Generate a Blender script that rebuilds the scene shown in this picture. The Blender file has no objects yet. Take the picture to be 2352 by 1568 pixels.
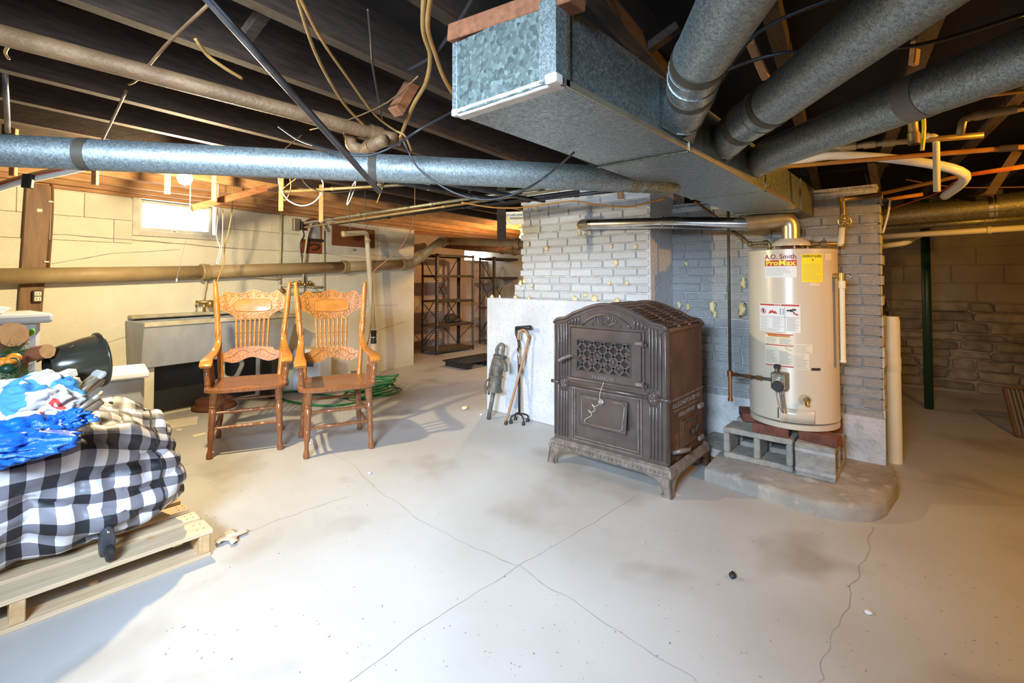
import bpy, math, random
from mathutils import Vector, Matrix, noise
random.seed(7)
sc = bpy.context.scene
PI = math.pi
# ------------------------------------------------------------------ camera
EYE = 1.25; FPX = 1105.0; YAW = math.radians(41.2); PITCH = math.radians(1.5)
PPX = 1176.0; PPY = 640 - FPX*math.tan(PITCH)
fw = Vector((math.cos(YAW), math.sin(YAW), 0)); rt = Vector((math.sin(YAW), -math.cos(YAW), 0)); up = Vector((0, 0, 1))
f2 = fw*math.cos(PITCH) + up*math.sin(PITCH); u2 = up*math.cos(PITCH) - fw*math.sin(PITCH)
EYEP = Vector((0, 0, EYE))
cam = bpy.data.objects.new('camera', bpy.data.cameras.new('camera'))
sc.collection.objects.link(cam); sc.camera = cam
cam.location = EYEP
cam.rotation_euler = (PI/2 + PITCH, 0, YAW - PI/2)
cam.data.sensor_width = 36; cam.data.lens = FPX/2352*36
cam.data.shift_y = -(784 - PPY)/2352; cam.data.clip_start = .02
# ------------------------------------------------------------------ world, exposure, added cool light
wd_ = bpy.data.worlds.new('world'); sc.world = wd_; wd_.use_nodes = True
wd_.node_tree.nodes['Background'].inputs[0].default_value = (.80, .90, 1, 1)
wd_.node_tree.nodes['Background'].inputs[1].default_value = .6
vs = sc.view_settings; vs.view_transform = 'Standard'; vs.look = 'None'; vs.gamma = 1; vs.exposure = 0.45; vs.use_curve_mapping = False
def area(name, loc, direction, sx, sy, power, col, spread=180):
    l = bpy.data.lights.new(name, 'AREA'); l.shape = 'RECTANGLE'; l.size = sx; l.size_y = sy; l.energy = power; l.color = col; l.spread = math.radians(spread)
    o = bpy.data.objects.new(name, l); sc.collection.objects.link(o); o.location = loc
    o.rotation_euler = Vector(direction).to_track_quat('-Z', 'Y').to_euler(); return o
LAMP_P = Vector((-1.0, .40, 1.76)); LAMP_D = Vector((2.5, 1.55, -1.15)).normalized()
ADDED_COOL = area('added_cool_light', LAMP_P, LAMP_D, 1.0, .45, 62, (.62, .79, 1.0), 84)  # added unseen lamp for the cool light on the foreground
# ------------------------------------------------------------------ unprojection onto real planes
def ray(x, y): return f2 + rt*((x - PPX)/FPX) + u2*((PPY - y)/FPX)
def onZ(x, y, z): r = ray(x, y); return EYEP + r*((z - EYE)/r.z)
def onX(x, y, c): r = ray(x, y); return EYEP + r*(c/r.x)
def onY(x, y, c): r = ray(x, y); return EYEP + r*(c/r.y)
def onD(x, y, d): r = ray(x, y); return EYEP + r*(d/r.dot(fw))
# left wall frame: s along the wall, d off the wall into the room
WA = math.radians(6.9); W0 = Vector((4.33, 5.75, 0)); ws = Vector((math.cos(WA), math.sin(WA), 0)); wn = Vector((math.sin(WA), -math.cos(WA), 0))
def W(s, d, z): return W0 + ws*s + wn*d + up*z
def onW(x, y, d=0.0):
    r = ray(x, y); t = (wn.dot(W0) + d - wn.dot(EYEP))/wn.dot(r); return EYEP + r*t
def wsz(x, y, d=0.0):
    p = onW(x, y, d); return (p - W0).dot(ws), p.z
# ------------------------------------------------------------------ mesh building
class MB:
    def __init__(s): s.v = []; s.f = []; s.uv = None
    def add(s, vs, fs):
        o = len(s.v); s.v += [Vector(v) for v in vs]; s.f += [tuple(i + o for i in f) for f in fs]; return s
    def box(s, c, sz, rot=None):
        hx, hy, hz = sz[0]/2, sz[1]/2, sz[2]/2
        vs = [Vector((x*hx, y*hy, z*hz)) for x in (-1, 1) for y in (-1, 1) for z in (-1, 1)]
        if rot is not None: vs = [rot @ v for v in vs]
        c = Vector(c)
        return s.add([v + c for v in vs], [(0, 1, 3, 2), (4, 6, 7, 5), (0, 4, 5, 1), (2, 3, 7, 6), (0, 2, 6, 4), (1, 5, 7, 3)])
    def bx(s, x0, x1, y0, y1, z0, z1): return s.box(((x0+x1)/2, (y0+y1)/2, (z0+z1)/2), (abs(x1-x0), abs(y1-y0), abs(z1-z0)))
    def beam(s, p0, p1, w, h, upv=(0, 0, 1)):
        p0 = Vector(p0); p1 = Vector(p1); d = (p1 - p0).normalized(); u = Vector(upv); a = d.cross(u)
        if a.length < 1e-4: a = d.cross(Vector((1, 0, 0)))
        a.normalize(); u = a.cross(d)
        vs = []
        for p in (p0, p1):
            for i, j in ((-1, -1), (1, -1), (1, 1), (-1, 1)): vs.append(p + a*(i*w/2) + u*(j*h/2))
        return s.add(vs, [(3, 2, 1, 0), (4, 5, 6, 7), (0, 1, 5, 4), (1, 2, 6, 5), (2, 3, 7, 6), (3, 0, 4, 7)])
    def tube(s, pts, r, n=8, closed=False, caps=True):
        pts = [Vector(p) for p in pts]; m = len(pts); rs = r if isinstance(r, (list, tuple)) else [r]*m
        rings = []; a = None; vs = []
        for i, p in enumerate(pts):
            q0 = pts[i-1] if (i > 0 or closed) else pts[i]; q1 = pts[(i+1) % m] if (i < m-1 or closed) else pts[i]
            d = (q1 - q0)
            if d.length < 1e-9: d = Vector((0, 0, 1))
            d.normalize()
            if a is None: a = d.orthogonal().normalized()
            else:
                a = a - d*a.dot(d)
                if a.length < 1e-6: a = d.orthogonal()
                a.normalize()
            b = d.cross(a)
            for k in range(n):
                t = 2*PI*k/n; vs.append(p + (a*math.cos(t) + b*math.sin(t))*rs[i])
        fs = []
        for i in range(m if closed else m-1):
            j = (i+1) % m
            for k in range(n): fs.append((i*n+k, i*n+(k+1) % n, j*n+(k+1) % n, j*n+k))
        if caps and not closed: fs.append(tuple(range(n))[::-1]); fs.append(tuple((m-1)*n+k for k in range(n)))
        return s.add(vs, fs)
    def cyl(s, p0, p1, r, r1=None, n=16, caps=True): return s.tube([p0, p1], [r, r if r1 is None else r1], n, caps=caps)
    def lathe(s, prof, o=(0, 0, 0), axis=(0, 0, 1), n=16, caps=True):
        ax = Vector(axis).normalized(); a = ax.orthogonal().normalized(); b = ax.cross(a); o = Vector(o); vs = []; fs = []; m = len(prof)
        for r, h in prof:
            for k in range(n):
                t = 2*PI*k/n; vs.append(o + ax*h + (a*math.cos(t) + b*math.sin(t))*max(r, 1e-5))
        for i in range(m-1):
            for k in range(n): fs.append((i*n+k, i*n+(k+1) % n, (i+1)*n+(k+1) % n, (i+1)*n+k))
        if caps: fs.append(tuple(range(n))[::-1]); fs.append(tuple((m-1)*n+k for k in range(n)))
        return s.add(vs, fs)
    def turned(s, p0, p1, prof, n=12):
        p0 = Vector(p0); d = Vector(p1) - p0; L = d.length
        return s.lathe([(r, h*L) for r, h in prof], p0, d, n)
    def prism(s, poly, fn, h0, h1):
        n = len(poly); vs = [fn(a, b, h0) for a, b in poly] + [fn(a, b, h1) for a, b in poly]
        return s.add(vs, [tuple(range(n))[::-1], tuple(range(n, 2*n))] + [(i, (i+1) % n, n+(i+1) % n, n+i) for i in range(n)])
    def grid(s, fn, nu, nv, wu=False, wv=False):
        vs = [fn(i/(nu if wu else nu-1), j/(nv if wv else nv-1)) for i in range(nu) for j in range(nv)]; fs = []
        for i in range(nu if wu else nu-1):
            for j in range(nv if wv else nv-1):
                fs.append((i*nv+j, ((i+1) % nu)*nv+j, ((i+1) % nu)*nv+(j+1) % nv, i*nv+(j+1) % nv))
        return s.add(vs, fs)
    def ball(s, c, r, nu=10, nv=7, ns=0.0, fr=3, seed=0):
        c = Vector(c); r = Vector(r) if isinstance(r, (tuple, list, Vector)) else Vector((r, r, r))
        vs = []; fs = []
        for j in range(nv+1):
            ph = -PI/2 + PI*j/nv
            for i in range(nu):
                th = 2*PI*i/nu; d = Vector((math.cos(ph)*math.cos(th), math.cos(ph)*math.sin(th), math.sin(ph)))
                k = 1 + (ns*noise.noise(d*fr + Vector((seed*7.1, seed*3.3, seed))) if ns else 0)
                vs.append(c + Vector((d.x*r.x, d.y*r.y, d.z*r.z))*k)
        for j in range(nv):
            for i in range(nu): fs.append((j*nu+i, j*nu+(i+1) % nu, (j+1)*nu+(i+1) % nu, (j+1)*nu+i))
        return s.add(vs, fs)
    def text(s, body, o, ex, ey, size, depth=.002, align='CENTER', spacing=1.0, shear=0, bold=0):
        c = bpy.data.curves.new('t', 'FONT'); c.body = body; c.size = 1; c.align_x = align; c.align_y = 'CENTER'; c.space_character = spacing; c.shear = shear
        c.extrude = 0.0; c.resolution_u = 2; c.offset = bold
        ob = bpy.data.objects.new('t', c); sc.collection.objects.link(ob)
        dg = bpy.context.evaluated_depsgraph_get(); dg.update(); me = bpy.data.meshes.new_from_object(ob.evaluated_get(dg))
        ex = Vector(ex); ey = Vector(ey); ez = ex.cross(ey).normalized()*depth; o = Vector(o)
        vs = [o + ex*(v.co.x*size) + ey*(v.co.y*size) + ez for v in me.vertices]; fs = [tuple(p.vertices) for p in me.polygons]
        bpy.data.objects.remove(ob); bpy.data.curves.remove(c); bpy.data.meshes.remove(me)
        return s.add(vs, fs)
    def mesh(s, name, mat, smooth=0.0):
        me = bpy.data.meshes.new(name); me.from_pydata(s.v, [], s.f); me.update()
        if mat is not None: me.materials.append(mat)
        if smooth:
            me.polygons.foreach_set('use_smooth', [True]*len(me.polygons))
            if smooth is not True: me.set_sharp_from_angle(angle=math.radians(smooth))
        return me
    # parent None: world coordinates, origin moved to the base centre. parent given: coordinates local to the thing.
    def build(s, name, mat, parent=None, smooth=35, bevel=0, seg=1):
        if parent is None:
            xs = [v.x for v in s.v]; ys = [v.y for v in s.v]; zs = [v.z for v in s.v]
            o = Vector(((min(xs)+max(xs))/2, (min(ys)+max(ys))/2, min(zs)))
        else: o = OFF.get(parent.name, Vector((0, 0, 0)))
        s.v = [v - o for v in s.v]
        ob = bpy.data.objects.new(name, s.mesh(name, mat, smooth)); sc.collection.objects.link(ob)
        if parent is None: ob.location = o; OFF[ob.name] = o
        else: ob.parent = parent; OFF[ob.name] = o
        if bevel:
            b = ob.modifiers.new('b', 'BEVEL'); b.width = bevel; b.segments = seg; b.limit_method = 'ANGLE'; b.angle_limit = math.radians(40)
        return ob
OFF = {}
def tag(o, label, cat, group=None):
    o['label'] = label; o['category'] = cat
    if group: o['group'] = group
    return o
def struct(o, label=None, cat=None):
    o['kind'] = 'structure'
    if label: o['label'] = label
    if cat: o['category'] = cat
    return o
def thing(name, label, cat, loc=(0, 0, 0), rz=0.0, group=None, local=False):
    o = bpy.data.objects.new(name, None); sc.collection.objects.link(o); o.location = loc; o.rotation_euler = (0, 0, rz); o.empty_display_size = .1
    OFF[o.name] = Vector((0, 0, 0)) if local else Vector(loc)
    return tag(o, label, cat, group)
def copytree(o, parent=None):
    c = o.copy(); sc.collection.objects.link(c); c.parent = parent
    for ch in list(o.children): copytree(ch, c)
    return c
def smoothpath(pts, k=6):
    pts = [Vector(p) for p in pts]; out = []; n = len(pts)
    for i in range(n-1):
        p0 = pts[max(i-1, 0)]; p1 = pts[i]; p2 = pts[i+1]; p3 = pts[min(i+2, n-1)]
        for j in range(k):
            t = j/k
            out.append(.5*((2*p1) + (p2-p0)*t + (2*p0-5*p1+4*p2-p3)*t*t + (3*p1-p0-3*p2+p3)*t**3))
    out.append(pts[-1]); return out
def cornered(pts, r=.03, k=5):
    pts = [Vector(p) for p in pts]; out = [pts[0]]
    for i in range(1, len(pts)-1):
        a = (pts[i-1]-pts[i]); b = (pts[i+1]-pts[i]); rr = min(r, a.length*.45, b.length*.45); a.normalize(); b.normalize()
        s0 = pts[i]+a*rr; s1 = pts[i]+b*rr
        for j in range(k+1):
            t = j/k; out.append(s0*(1-t)**2 + pts[i]*2*t*(1-t) + s1*t*t)
    out.append(pts[-1]); return out
# ------------------------------------------------------------------ materials
def M(name, c1, c2=None, scale=6, rough=.6, metal=0.0, bump=0.0, bscale=None, detail=6, stretch=(1, 1, 1), lo=.35, hi=.65, rnd=0.0, c3=None, s3=40, spec=.5, coords='Object'):
    m = bpy.data.materials.new(name); m.use_nodes = True; nt = m.node_tree; b = nt.nodes['Principled BSDF']
    b.inputs['Roughness'].default_value = rough; b.inputs['Metallic'].default_value = metal; b.inputs['Specular IOR Level'].default_value = spec
    tc = nt.nodes.new('ShaderNodeTexCoord'); mp = nt.nodes.new('ShaderNodeMapping'); mp.inputs['Scale'].default_value = stretch
    nt.links.new(tc.outputs[coords], mp.inputs[0]); col = None
    oi = None
    if rnd or c2:
        oi = nt.nodes.new('ShaderNodeObjectInfo')
        ml = nt.nodes.new('ShaderNodeVectorMath'); ml.operation = 'ADD'
        sc_ = nt.nodes.new('ShaderNodeMath'); sc_.operation = 'MULTIPLY'; sc_.inputs[1].default_value = 37.0 if rnd else 0.0
        nt.links.new(oi.outputs['Random'], sc_.inputs[0]); nt.links.new(mp.outputs[0], ml.inputs[0]); nt.links.new(sc_.outputs[0], ml.inputs[1]); vec = ml.outputs[0]
    else: vec = mp.outputs[0]
    def noisefac(s, d, l, h):
        n = nt.nodes.new('ShaderNodeTexNoise'); n.inputs['Scale'].default_value = s; n.inputs['Detail'].default_value = d; nt.links.new(vec, n.inputs['Vector'])
        r = nt.nodes.new('ShaderNodeMapRange'); r.inputs[1].default_value = l; r.inputs[2].default_value = h; nt.links.new(n.outputs[0], r.inputs[0]); return r.outputs[0]
    def mix(f, a, bb, mode='MIX'):
        x = nt.nodes.new('ShaderNodeMix'); x.data_type = 'RGBA'; x.blend_type = mode
        if isinstance(f, float): x.inputs[0].default_value = f
        else: nt.links.new(f, x.inputs[0])
        for q, i in ((a, 6), (bb, 7)):
            if isinstance(q, tuple): x.inputs[i].default_value = (*q, 1) if len(q) == 3 else q
            else: nt.links.new(q, x.inputs[i])
        return x.outputs[2]
    if c2: col = mix(noisefac(scale, detail, lo, hi), c1, c2)
    if c3: col = mix(noisefac(s3, 3, .58, .72), col if col is not None else c1, c3)
    if rnd:
        r = nt.nodes.new('ShaderNodeMapRange'); r.inputs[3].default_value = 1-rnd; r.inputs[4].default_value = 1+rnd; nt.links.new(oi.outputs['Random'], r.inputs[0])
        cb = nt.nodes.new('ShaderNodeCombineColor')
        for i in range(3): nt.links.new(r.outputs[0], cb.inputs[i])
        col = mix(1.0, col if col is not None else c1, cb.outputs[0], 'MULTIPLY')
    if col is not None: nt.links.new(col, b.inputs['Base Color'])
    else: b.inputs['Base Color'].default_value = (*c1, 1)
    if bump:
        n = nt.nodes.new('ShaderNodeTexNoise'); n.inputs['Scale'].default_value = bscale or scale*4; n.inputs['Detail'].default_value = 8; nt.links.new(vec, n.inputs['Vector'])
        bp = nt.nodes.new('ShaderNodeBump'); bp.inputs['Strength'].default_value = bump; bp.inputs['Distance'].default_value = .01; nt.links.new(n.outputs[0], bp.inputs['Height']); nt.links.new(bp.outputs[0], b.inputs['Normal'])
    return m
def P(m): return m.node_tree.nodes['Principled BSDF']
def galv(name, sc_=70, dark=(.16, .20, .21), light=(.52, .60, .62), rough=.42, tint=None):
    m = bpy.data.materials.new(name); m.use_nodes = True; nt = m.node_tree; b = P(m); b.inputs['Metallic'].default_value = .8; b.inputs['Roughness'].default_value = rough
    tc = nt.nodes.new('ShaderNodeTexCoord'); v = nt.nodes.new('ShaderNodeTexVoronoi'); v.inputs['Scale'].default_value = sc_; v.inputs['Randomness'].default_value = 1
    nz = nt.nodes.new('ShaderNodeTexNoise'); nz.inputs['Scale'].default_value = sc_*.6; nt.links.new(tc.outputs['Object'], nz.inputs['Vector'])
    mx = nt.nodes.new('ShaderNodeMix'); mx.data_type = 'VECTOR'; mx.inputs[0].default_value = .02; nt.links.new(tc.outputs['Object'], mx.inputs[4]); nt.links.new(nz.outputs[1], mx.inputs[5]); nt.links.new(mx.outputs[1], v.inputs['Vector'])
    sp = nt.nodes.new('ShaderNodeSeparateColor'); nt.links.new(v.outputs['Color'], sp.inputs[0])
    cr = nt.nodes.new('ShaderNodeValToRGB'); cr.color_ramp.elements[0].color = (*dark, 1); cr.color_ramp.elements[1].color = (*light, 1); cr.color_ramp.elements[0].position = .1
    nt.links.new(sp.outputs[0], cr.inputs[0]); nt.links.new(cr.outputs[0], b.inputs['Base Color'])
    mr = nt.nodes.new('ShaderNodeMapRange'); mr.inputs[3].default_value = rough-.12; mr.inputs[4].default_value = rough+.12; nt.links.new(sp.outputs[1], mr.inputs[0]); nt.links.new(mr.outputs[0], b.inputs['Roughness'])
    return m
def emit(name, col, st):
    m = bpy.data.materials.new(name); m.use_nodes = True; b = P(m); b.inputs['Base Color'].default_value = (*col, 1); b.inputs['Emission Color'].default_value = (*col, 1); b.inputs['Emission Strength'].default_value = st; return m
m_floor = M('concrete_floor', (.52, .52, .515), (.42, .40, .37), 1.1, .55, 0, .12, 260, 12, lo=.38, hi=.72, c3=(.36, .33, .29), s3=1.7)
m_crack = M('crack_dirt', (.22, .19, .16), (.34, .31, .28), 6, .9)
m_wall = M('painted_concrete', (.78, .75, .61), (.70, .66, .52), 3, .8, 0, .5, 40, 8)
m_wall2 = M('painted_block', (.76, .73, .60), (.68, .65, .53), 5, .85, 0, .6, 90, 8, rnd=.05)
m_pink = M('pinkish_plaster', (.62, .47, .38), (.52, .40, .33), 2.5, .85, 0, .4, 40, 8, c3=(.72, .62, .5), s3=4)
m_dirtwall = M('dingy_wall', (.38, .34, .26), (.26, .23, .18), 3, .9, 0, .6, 30, 8)
m_stone = M('dingy_stone', (.36, .32, .24), (.20, .17, .13), 7, .95, 0, .9, 25, 8, rnd=.2)
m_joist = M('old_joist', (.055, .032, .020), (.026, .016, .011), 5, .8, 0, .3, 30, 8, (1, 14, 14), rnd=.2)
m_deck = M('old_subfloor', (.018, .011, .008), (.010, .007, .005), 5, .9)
m_joist_lit = M('lumber_painted_lit', (.50, .27, .12), (.36, .18, .075), 4, .7, 0, .2, 30, 8, (1.5, 10, 10), rnd=.12)  # joist wood with the warm bulb light put into its colour
m_block = M('reddish_wood', (.30, .115, .05), (.20, .075, .03), 5, .7, 0, .2, 30, 6, (2, 10, 10), rnd=.1)
m_plank = M('plank_brown', (.24, .125, .05), (.13, .06, .022), 3, .55, 0, .15, 30, 8, (6, 6, 1), rnd=.05)
m_brick = M('painted_brick', (.78, .80, .83), (.68, .70, .71), 9, .75, 0, .7, 60, 8, rnd=.06)
m_mortar = M('painted_mortar', (.54, .53, .51), (.40, .39, .37), 14, .9, 0, 1.0, 70, 8)
m_brick2 = M('painted_brick_grey', (.64, .66, .67), (.53, .54, .53), 7, .75, 0, 1.0, 40, 8, rnd=.05, c3=(.44, .44, .43), s3=16)
m_mort2 = M('painted_mortar_grey', (.52, .53, .53), (.34, .35, .35), 14, .9, 0, 1.0, 60, 8)
m_cbase = M('painted_rough_concrete', (.63, .645, .67), (.54, .55, .58), 5, .8, 0, .8, 45, 10, c3=(.5, .49, .46), s3=30)
m_foam = M('dried_foam', (.80, .70, .42), (.66, .55, .30), 20, .8, 0, .5, 60)
m_galv = galv('galvanised_sheet', 190, (.22, .26, .26), (.44, .50, .50))
m_galvb = galv('galvanised_spangle_large', 95, (.17, .215, .205), (.31, .38, .36), .5)
m_galvr = galv('galvanised_round', 260, (.20, .235, .235), (.43, .485, .485), .55)
m_galvd = galv('galvanised_dusty_lit', 240, (.16, .15, .10), (.42, .40, .28), .5)  # yellowish zinc, also paints yellow bulb light on the last trunk section
m_tapeg = M('grey_brown_tape', (.075, .06, .04), (.055, .045, .03), 10, .6)
m_tapel = M('grey_cloth_tape', (.22, .20, .18), (.18, .16, .15), 12, .6)
m_seal = M('duct_sealing_tape', (.80, .76, .70), (.62, .58, .54), 25, .55)
m_foil = M('foil', (.75, .75, .75), rough=.25, metal=1)
m_steel = M('bright_flue', (.72, .72, .72), (.5, .5, .5), 12, .24, 1.0)
m_flueb = M('yellowed_flue', (.62, .55, .40), (.5, .44, .30), 12, .35, .8)
m_paintpipe = M('painted_drain_pipe', (.42, .31, .155), (.34, .24, .12), 6, .5, 0, .25, 60)
m_rustpipe = M('rusty_pipe', (.26, .15, .07), (.17, .09, .04), 9, .6, .2, .4, 60)
m_oldpipe = M('old_brass_pipe', (.34, .25, .12), (.24, .17, .08), 12, .45, .5)
m_wallpipe = M('cream_painted_pipe', (.58, .54, .38), (.48, .43, .29), 9, .5)
m_blackpipe = M('black_pipe', (.03, .028, .028), (.055, .05, .048), 9, .45, .3)
m_conduit = M('grey_conduit', (.20, .21, .24), (.10, .10, .12), 14, .35, .7)
m_copper = M('copper', (.62, .28, .13), (.45, .20, .09), 12, .32, .9)
m_brass = M('brass', (.62, .45, .18), (.45, .32, .12), 14, .35, .9)
m_pvc = M('pvc_cream', (.85, .76, .55), (.80, .70, .48), 6, .4)
m_pvcy = M('pvc_white', (.78, .72, .52), rough=.45)
m_black = M('black_rubber', (.018, .018, .02), rough=.5)
m_cblack = M('black_cable', (.02, .02, .022), rough=.45)
m_cyel = M('old_yellow_cable', (.46, .27, .08), (.36, .2, .06), 20, .5)
m_cwhite = M('white_cable', (.75, .74, .70), rough=.5)
m_cbrown = M('brown_cord', (.20, .09, .03), rough=.6)
m_cred = M('red_wire', (.62, .06, .02), rough=.5)
m_corange = M('orange_wire', (.72, .30, .03), (.55, .22, .03), 15, .5)
m_oak = M('oak_varnish', (.50, .215, .045), (.38, .145, .026), 3.5, .22, 0, .05, 60, 8, (3, 22, 3), lo=.3, hi=.7)
m_oakd = M('oak_dark', (.29, .118, .046), (.21, .080, .030), 5, .22, 0, .05, 60, 8, (16, 16, 2))
m_oakc = M('oak_carved', (.43, .18, .036), (.31, .115, .022), 9, .3, 0, .5, 60, 3)
m_iron = M('brown_enamel_iron', (.108, .084, .077), (.084, .062, .056), 10, .29, .25, .12, 90)
m_irond = M('dark_iron_recess', (.02, .016, .014), rough=.8)
m_ironl = M('worn_iron_edge', (.26, .22, .19), (.15, .12, .10), 18, .45, .3, .2, 60)
m_ironr = M('rusty_brown_side', (.115, .058, .028), (.075, .038, .02), 5, .5, .1, .2, 40, c3=(.20, .09, .03), s3=14)
m_ash = M('firebrick_ash', (.13, .09, .06), (.06, .04, .03), 14, .9)
m_heater = M('beige_enamel', (.66, .57, .43), rough=.26, spec=.6)
m_heaterd = M('beige_enamel_dark', (.50, .43, .32), rough=.35)
m_white = M('white_label', (.82, .80, .76), rough=.5)
m_label = M('cream_label', (.78, .70, .52), rough=.5)
m_red = M('label_red', (.55, .04, .03), rough=.5)
m_maroon = M('label_maroon', (.30, .03, .03), rough=.5)
m_yellow = M('label_yellow', (.95, .80, .03), rough=.5)
m_ink = M('ink', (.03, .03, .03), rough=.6)
m_inkg = M('ink_grey', (.36, .34, .31), rough=.7)
m_cinder = M('cinder_block', (.46, .43, .37), (.33, .31, .27), 20, .95, 0, 1.0, 120, 6)
m_redbrick = M('red_brick', (.24, .085, .05), (.17, .055, .035), 16, .9, 0, .9, 90, 6)
m_pad = M('concrete_pad', (.40, .37, .33), (.28, .25, .21), 5, .85, 0, .5, 40, 10, c3=(.52, .50, .46), s3=9)
m_wood = M('pallet_pine', (.70, .55, .36), (.58, .43, .27), 3, .7, 0, .15, 60, 8, (1.2, 14, 14), rnd=.06)
m_woodend = M('pallet_end_grain', (.66, .44, .23), (.50, .31, .15), 20, .8, 0, .3, 60)
m_tub = M('soapstone_tub', (.40, .41, .42), (.33, .34, .35), 3, .6, 0, .2, 40, 8, (4, 4, 1))
m_tubrim = M('tub_rim', (.58, .54, .40), (.40, .34, .22), 8, .6)
m_rust = M('rust', (.17, .06, .03), (.11, .04, .02), 12, .8, 0, .5, 50)
m_dark = M('dark_metal', (.05, .045, .04), (.08, .07, .055), 16, .5, .3)
m_shelf = M('shelf_board', (.17, .10, .05), (.12, .07, .03), 6, .7)
m_pump = M('dirty_cast_iron', (.17, .16, .14), (.10, .08, .06), 16, .6, .3, .5, 60, c3=(.30, .27, .2), s3=14)
m_cane = M('cane_wood', (.42, .22, .10), (.33, .16, .06), 8, .4, 0, 0, None, 4, (8, 8, 1))
m_greenhose = M('green_hose', (.012, .17, .055), rough=.4)
m_greenpost = M('green_paint', (.010, .05, .028), rough=.4)
m_winframe = M('window_paint', (.66, .64, .56), (.56, .53, .44), 12, .7)
m_paper = M('paper', (.82, .76, .62), (.72, .64, .5), 6, .8)
m_cloth = M('white_plastic', (.80, .82, .84), rough=.35)
m_greyp = M('grey_plastic', (.36, .38, .42), rough=.4)
m_darkp = M('dark_grey_plastic', (.05, .055, .065), rough=.4)
m_bucket = M('olive_black_metal', (.045, .045, .035), (.06, .06, .042), 6, .2, .3)
m_log = M('bark_log', (.30, .11, .04), (.20, .07, .028), 9, .8, 0, .8, 40)
m_logend = M('cut_wood', (.60, .30, .10), (.45, .21, .07), 16, .8, 0, .4, 50)
m_tan = M('tan_metal', (.36, .32, .24), (.30, .26, .19), 10, .35, .5)
m_green = M('pine_green', (.06, .17, .05), (.035, .10, .04), 20, .7)
m_frost = M('frosted_green', (.20, .33, .20), rough=.8)
m_pumpkin = M('orange_fruit', (.80, .26, .02), rough=.45)
m_redframe = M('red_brown_frame', (.26, .065, .025), (.20, .05, .02), 8, .4)
m_mirror = M('silvered_glass', (.62, .68, .80), rough=.12, metal=.6)
m_redboard = M('red_brown_board', (.22, .08, .03), (.16, .055, .02), 8, .6, c3=(.10, .035, .015), s3=4)
# ================================================================== STRUCTURE
ZJ = 2.03; ZD = 2.20         # underside of joists, underside of subfloor
fl = MB(); fl.bx(-3.9, 7.6, -4.2, 8.2, -.12, 0)
floor = struct(fl.build('floor', m_floor, smooth=0), 'worn grey concrete basement floor with cracks and brown stains')
def crack(pts, w=.003, amp=.012, seed=0, zt=.0009, n=14):
    P3 = [onZ(x, y, 0) for x, y in pts]; L = []
    for i in range(len(P3)-1):
        for j in range(n):
            t = j/n; p = P3[i].lerp(P3[i+1], t); q = Vector((noise.noise(p*9 + Vector((seed, 0, 0))), noise.noise(p*9 + Vector((0, seed, 5))), 0))
            L.append(p + q*amp)
    L.append(P3[-1]); vs = []; fs = []
    for i, p in enumerate(L):
        d = (L[min(i+1, len(L)-1)] - L[max(i-1, 0)]).normalized(); a = Vector((-d.y, d.x, 0)); ww = w*(.5 + .8*abs(noise.noise(p*14)))
        vs += [p + a*ww/2 + up*zt, p - a*ww/2 + up*zt]
    for i in range(len(L)-1): fs.append((2*i, 2*i+1, 2*i+3, 2*i+2))
    m = MB(); m.add(vs, fs); return m.build('crack', m_crack, floor, smooth=0)
crack([(1460, 1140), (1330, 1220), (1190, 1300), (1000, 1420), (800, 1566)], .003, .01, 1)
crack([(800, 1060), (860, 1120), (960, 1190), (1080, 1255), (1190, 1300)], .003, .02, 2)
crack([(1190, 1300), (1300, 1370), (1420, 1450), (1600, 1566)], .003, .02, 3)
crack([(2000, 1210), (1985, 1280), (1960, 1350), (1930, 1400), (1910, 1480), (1880, 1566)], .003, .03, 4)
crack([(2035, 1090), (2150, 1110), (2352, 1140)], .003, .02, 5)
crack([(560, 1225), (650, 1190), (800, 1140)], .003, .02, 6)
crack([(600, 960), (700, 1010), (800, 1060)], .003, .01, 8)
crack([(2060, 1000), (2200, 1040), (2352, 1100)], .003, .03, 9)
# ---- left wall: frame of s / d / z
def wbox(m, s0, s1, d0, d1, z0, z1):
    vs = [W(s, d, z) for s in (s0, s1) for d in (d0, d1) for z in (z0, z1)]
    return m.add(vs, [(0, 1, 3, 2), (4, 6, 7, 5), (0, 4, 5, 1), (2, 3, 7, 6), (0, 2, 6, 4), (1, 5, 7, 3)])
s_l, _ = wsz(303, 500); s_r, _ = wsz(500, 500); _, z_t = wsz(303, 440); _, z_b = wsz(303, 540)
WS0, WS1, WZ0, WZ1 = s_l + .06, s_r - .03, z_b + .05, min(z_t, 2.0) - .03
SL = -8.3; SR = .04; ZL = 1.56; ZT = 2.20
wl = MB()
wbox(wl, SL, SR, -.30, .015, 0, ZL)
wbox(wl, SL, WS0, -.30, -.02, ZL, ZT); wbox(wl, WS1, SR, -.30, -.02, ZL, ZT)
wbox(wl, WS0, WS1, -.30, -.02, ZL, WZ0); wbox(wl, WS0, WS1, -.30, -.02, WZ1, ZT)
wall_left = struct(wl.build('wall_left', m_wall, smooth=0), 'cream painted concrete foundation wall with block courses on top')
k = 0
for c in range(2):
    z0 = ZL + .004 + c*.2
    s = SL + .2*(c % 2)
    while s < SR - .05:
        for a, b in ((s, min(s + .4, SR)),):
            segs = [(a, b)]
            if z0 + .196 > WZ0 - .02: segs = [(a, min(b, WS0 - .055)), (max(a, WS1 + .055), b)]
            for p, q in segs:
                if q - p > .04:
                    m = MB(); j = random.uniform(-.002, .002); wbox(m, p + .0015, q - .0015, -.02, .006 + j*.5, z0, min(z0 + .1975, 1.975)); m.build('concrete_block', m_wall2, wall_left, 0, .003)
        s += .4
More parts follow.
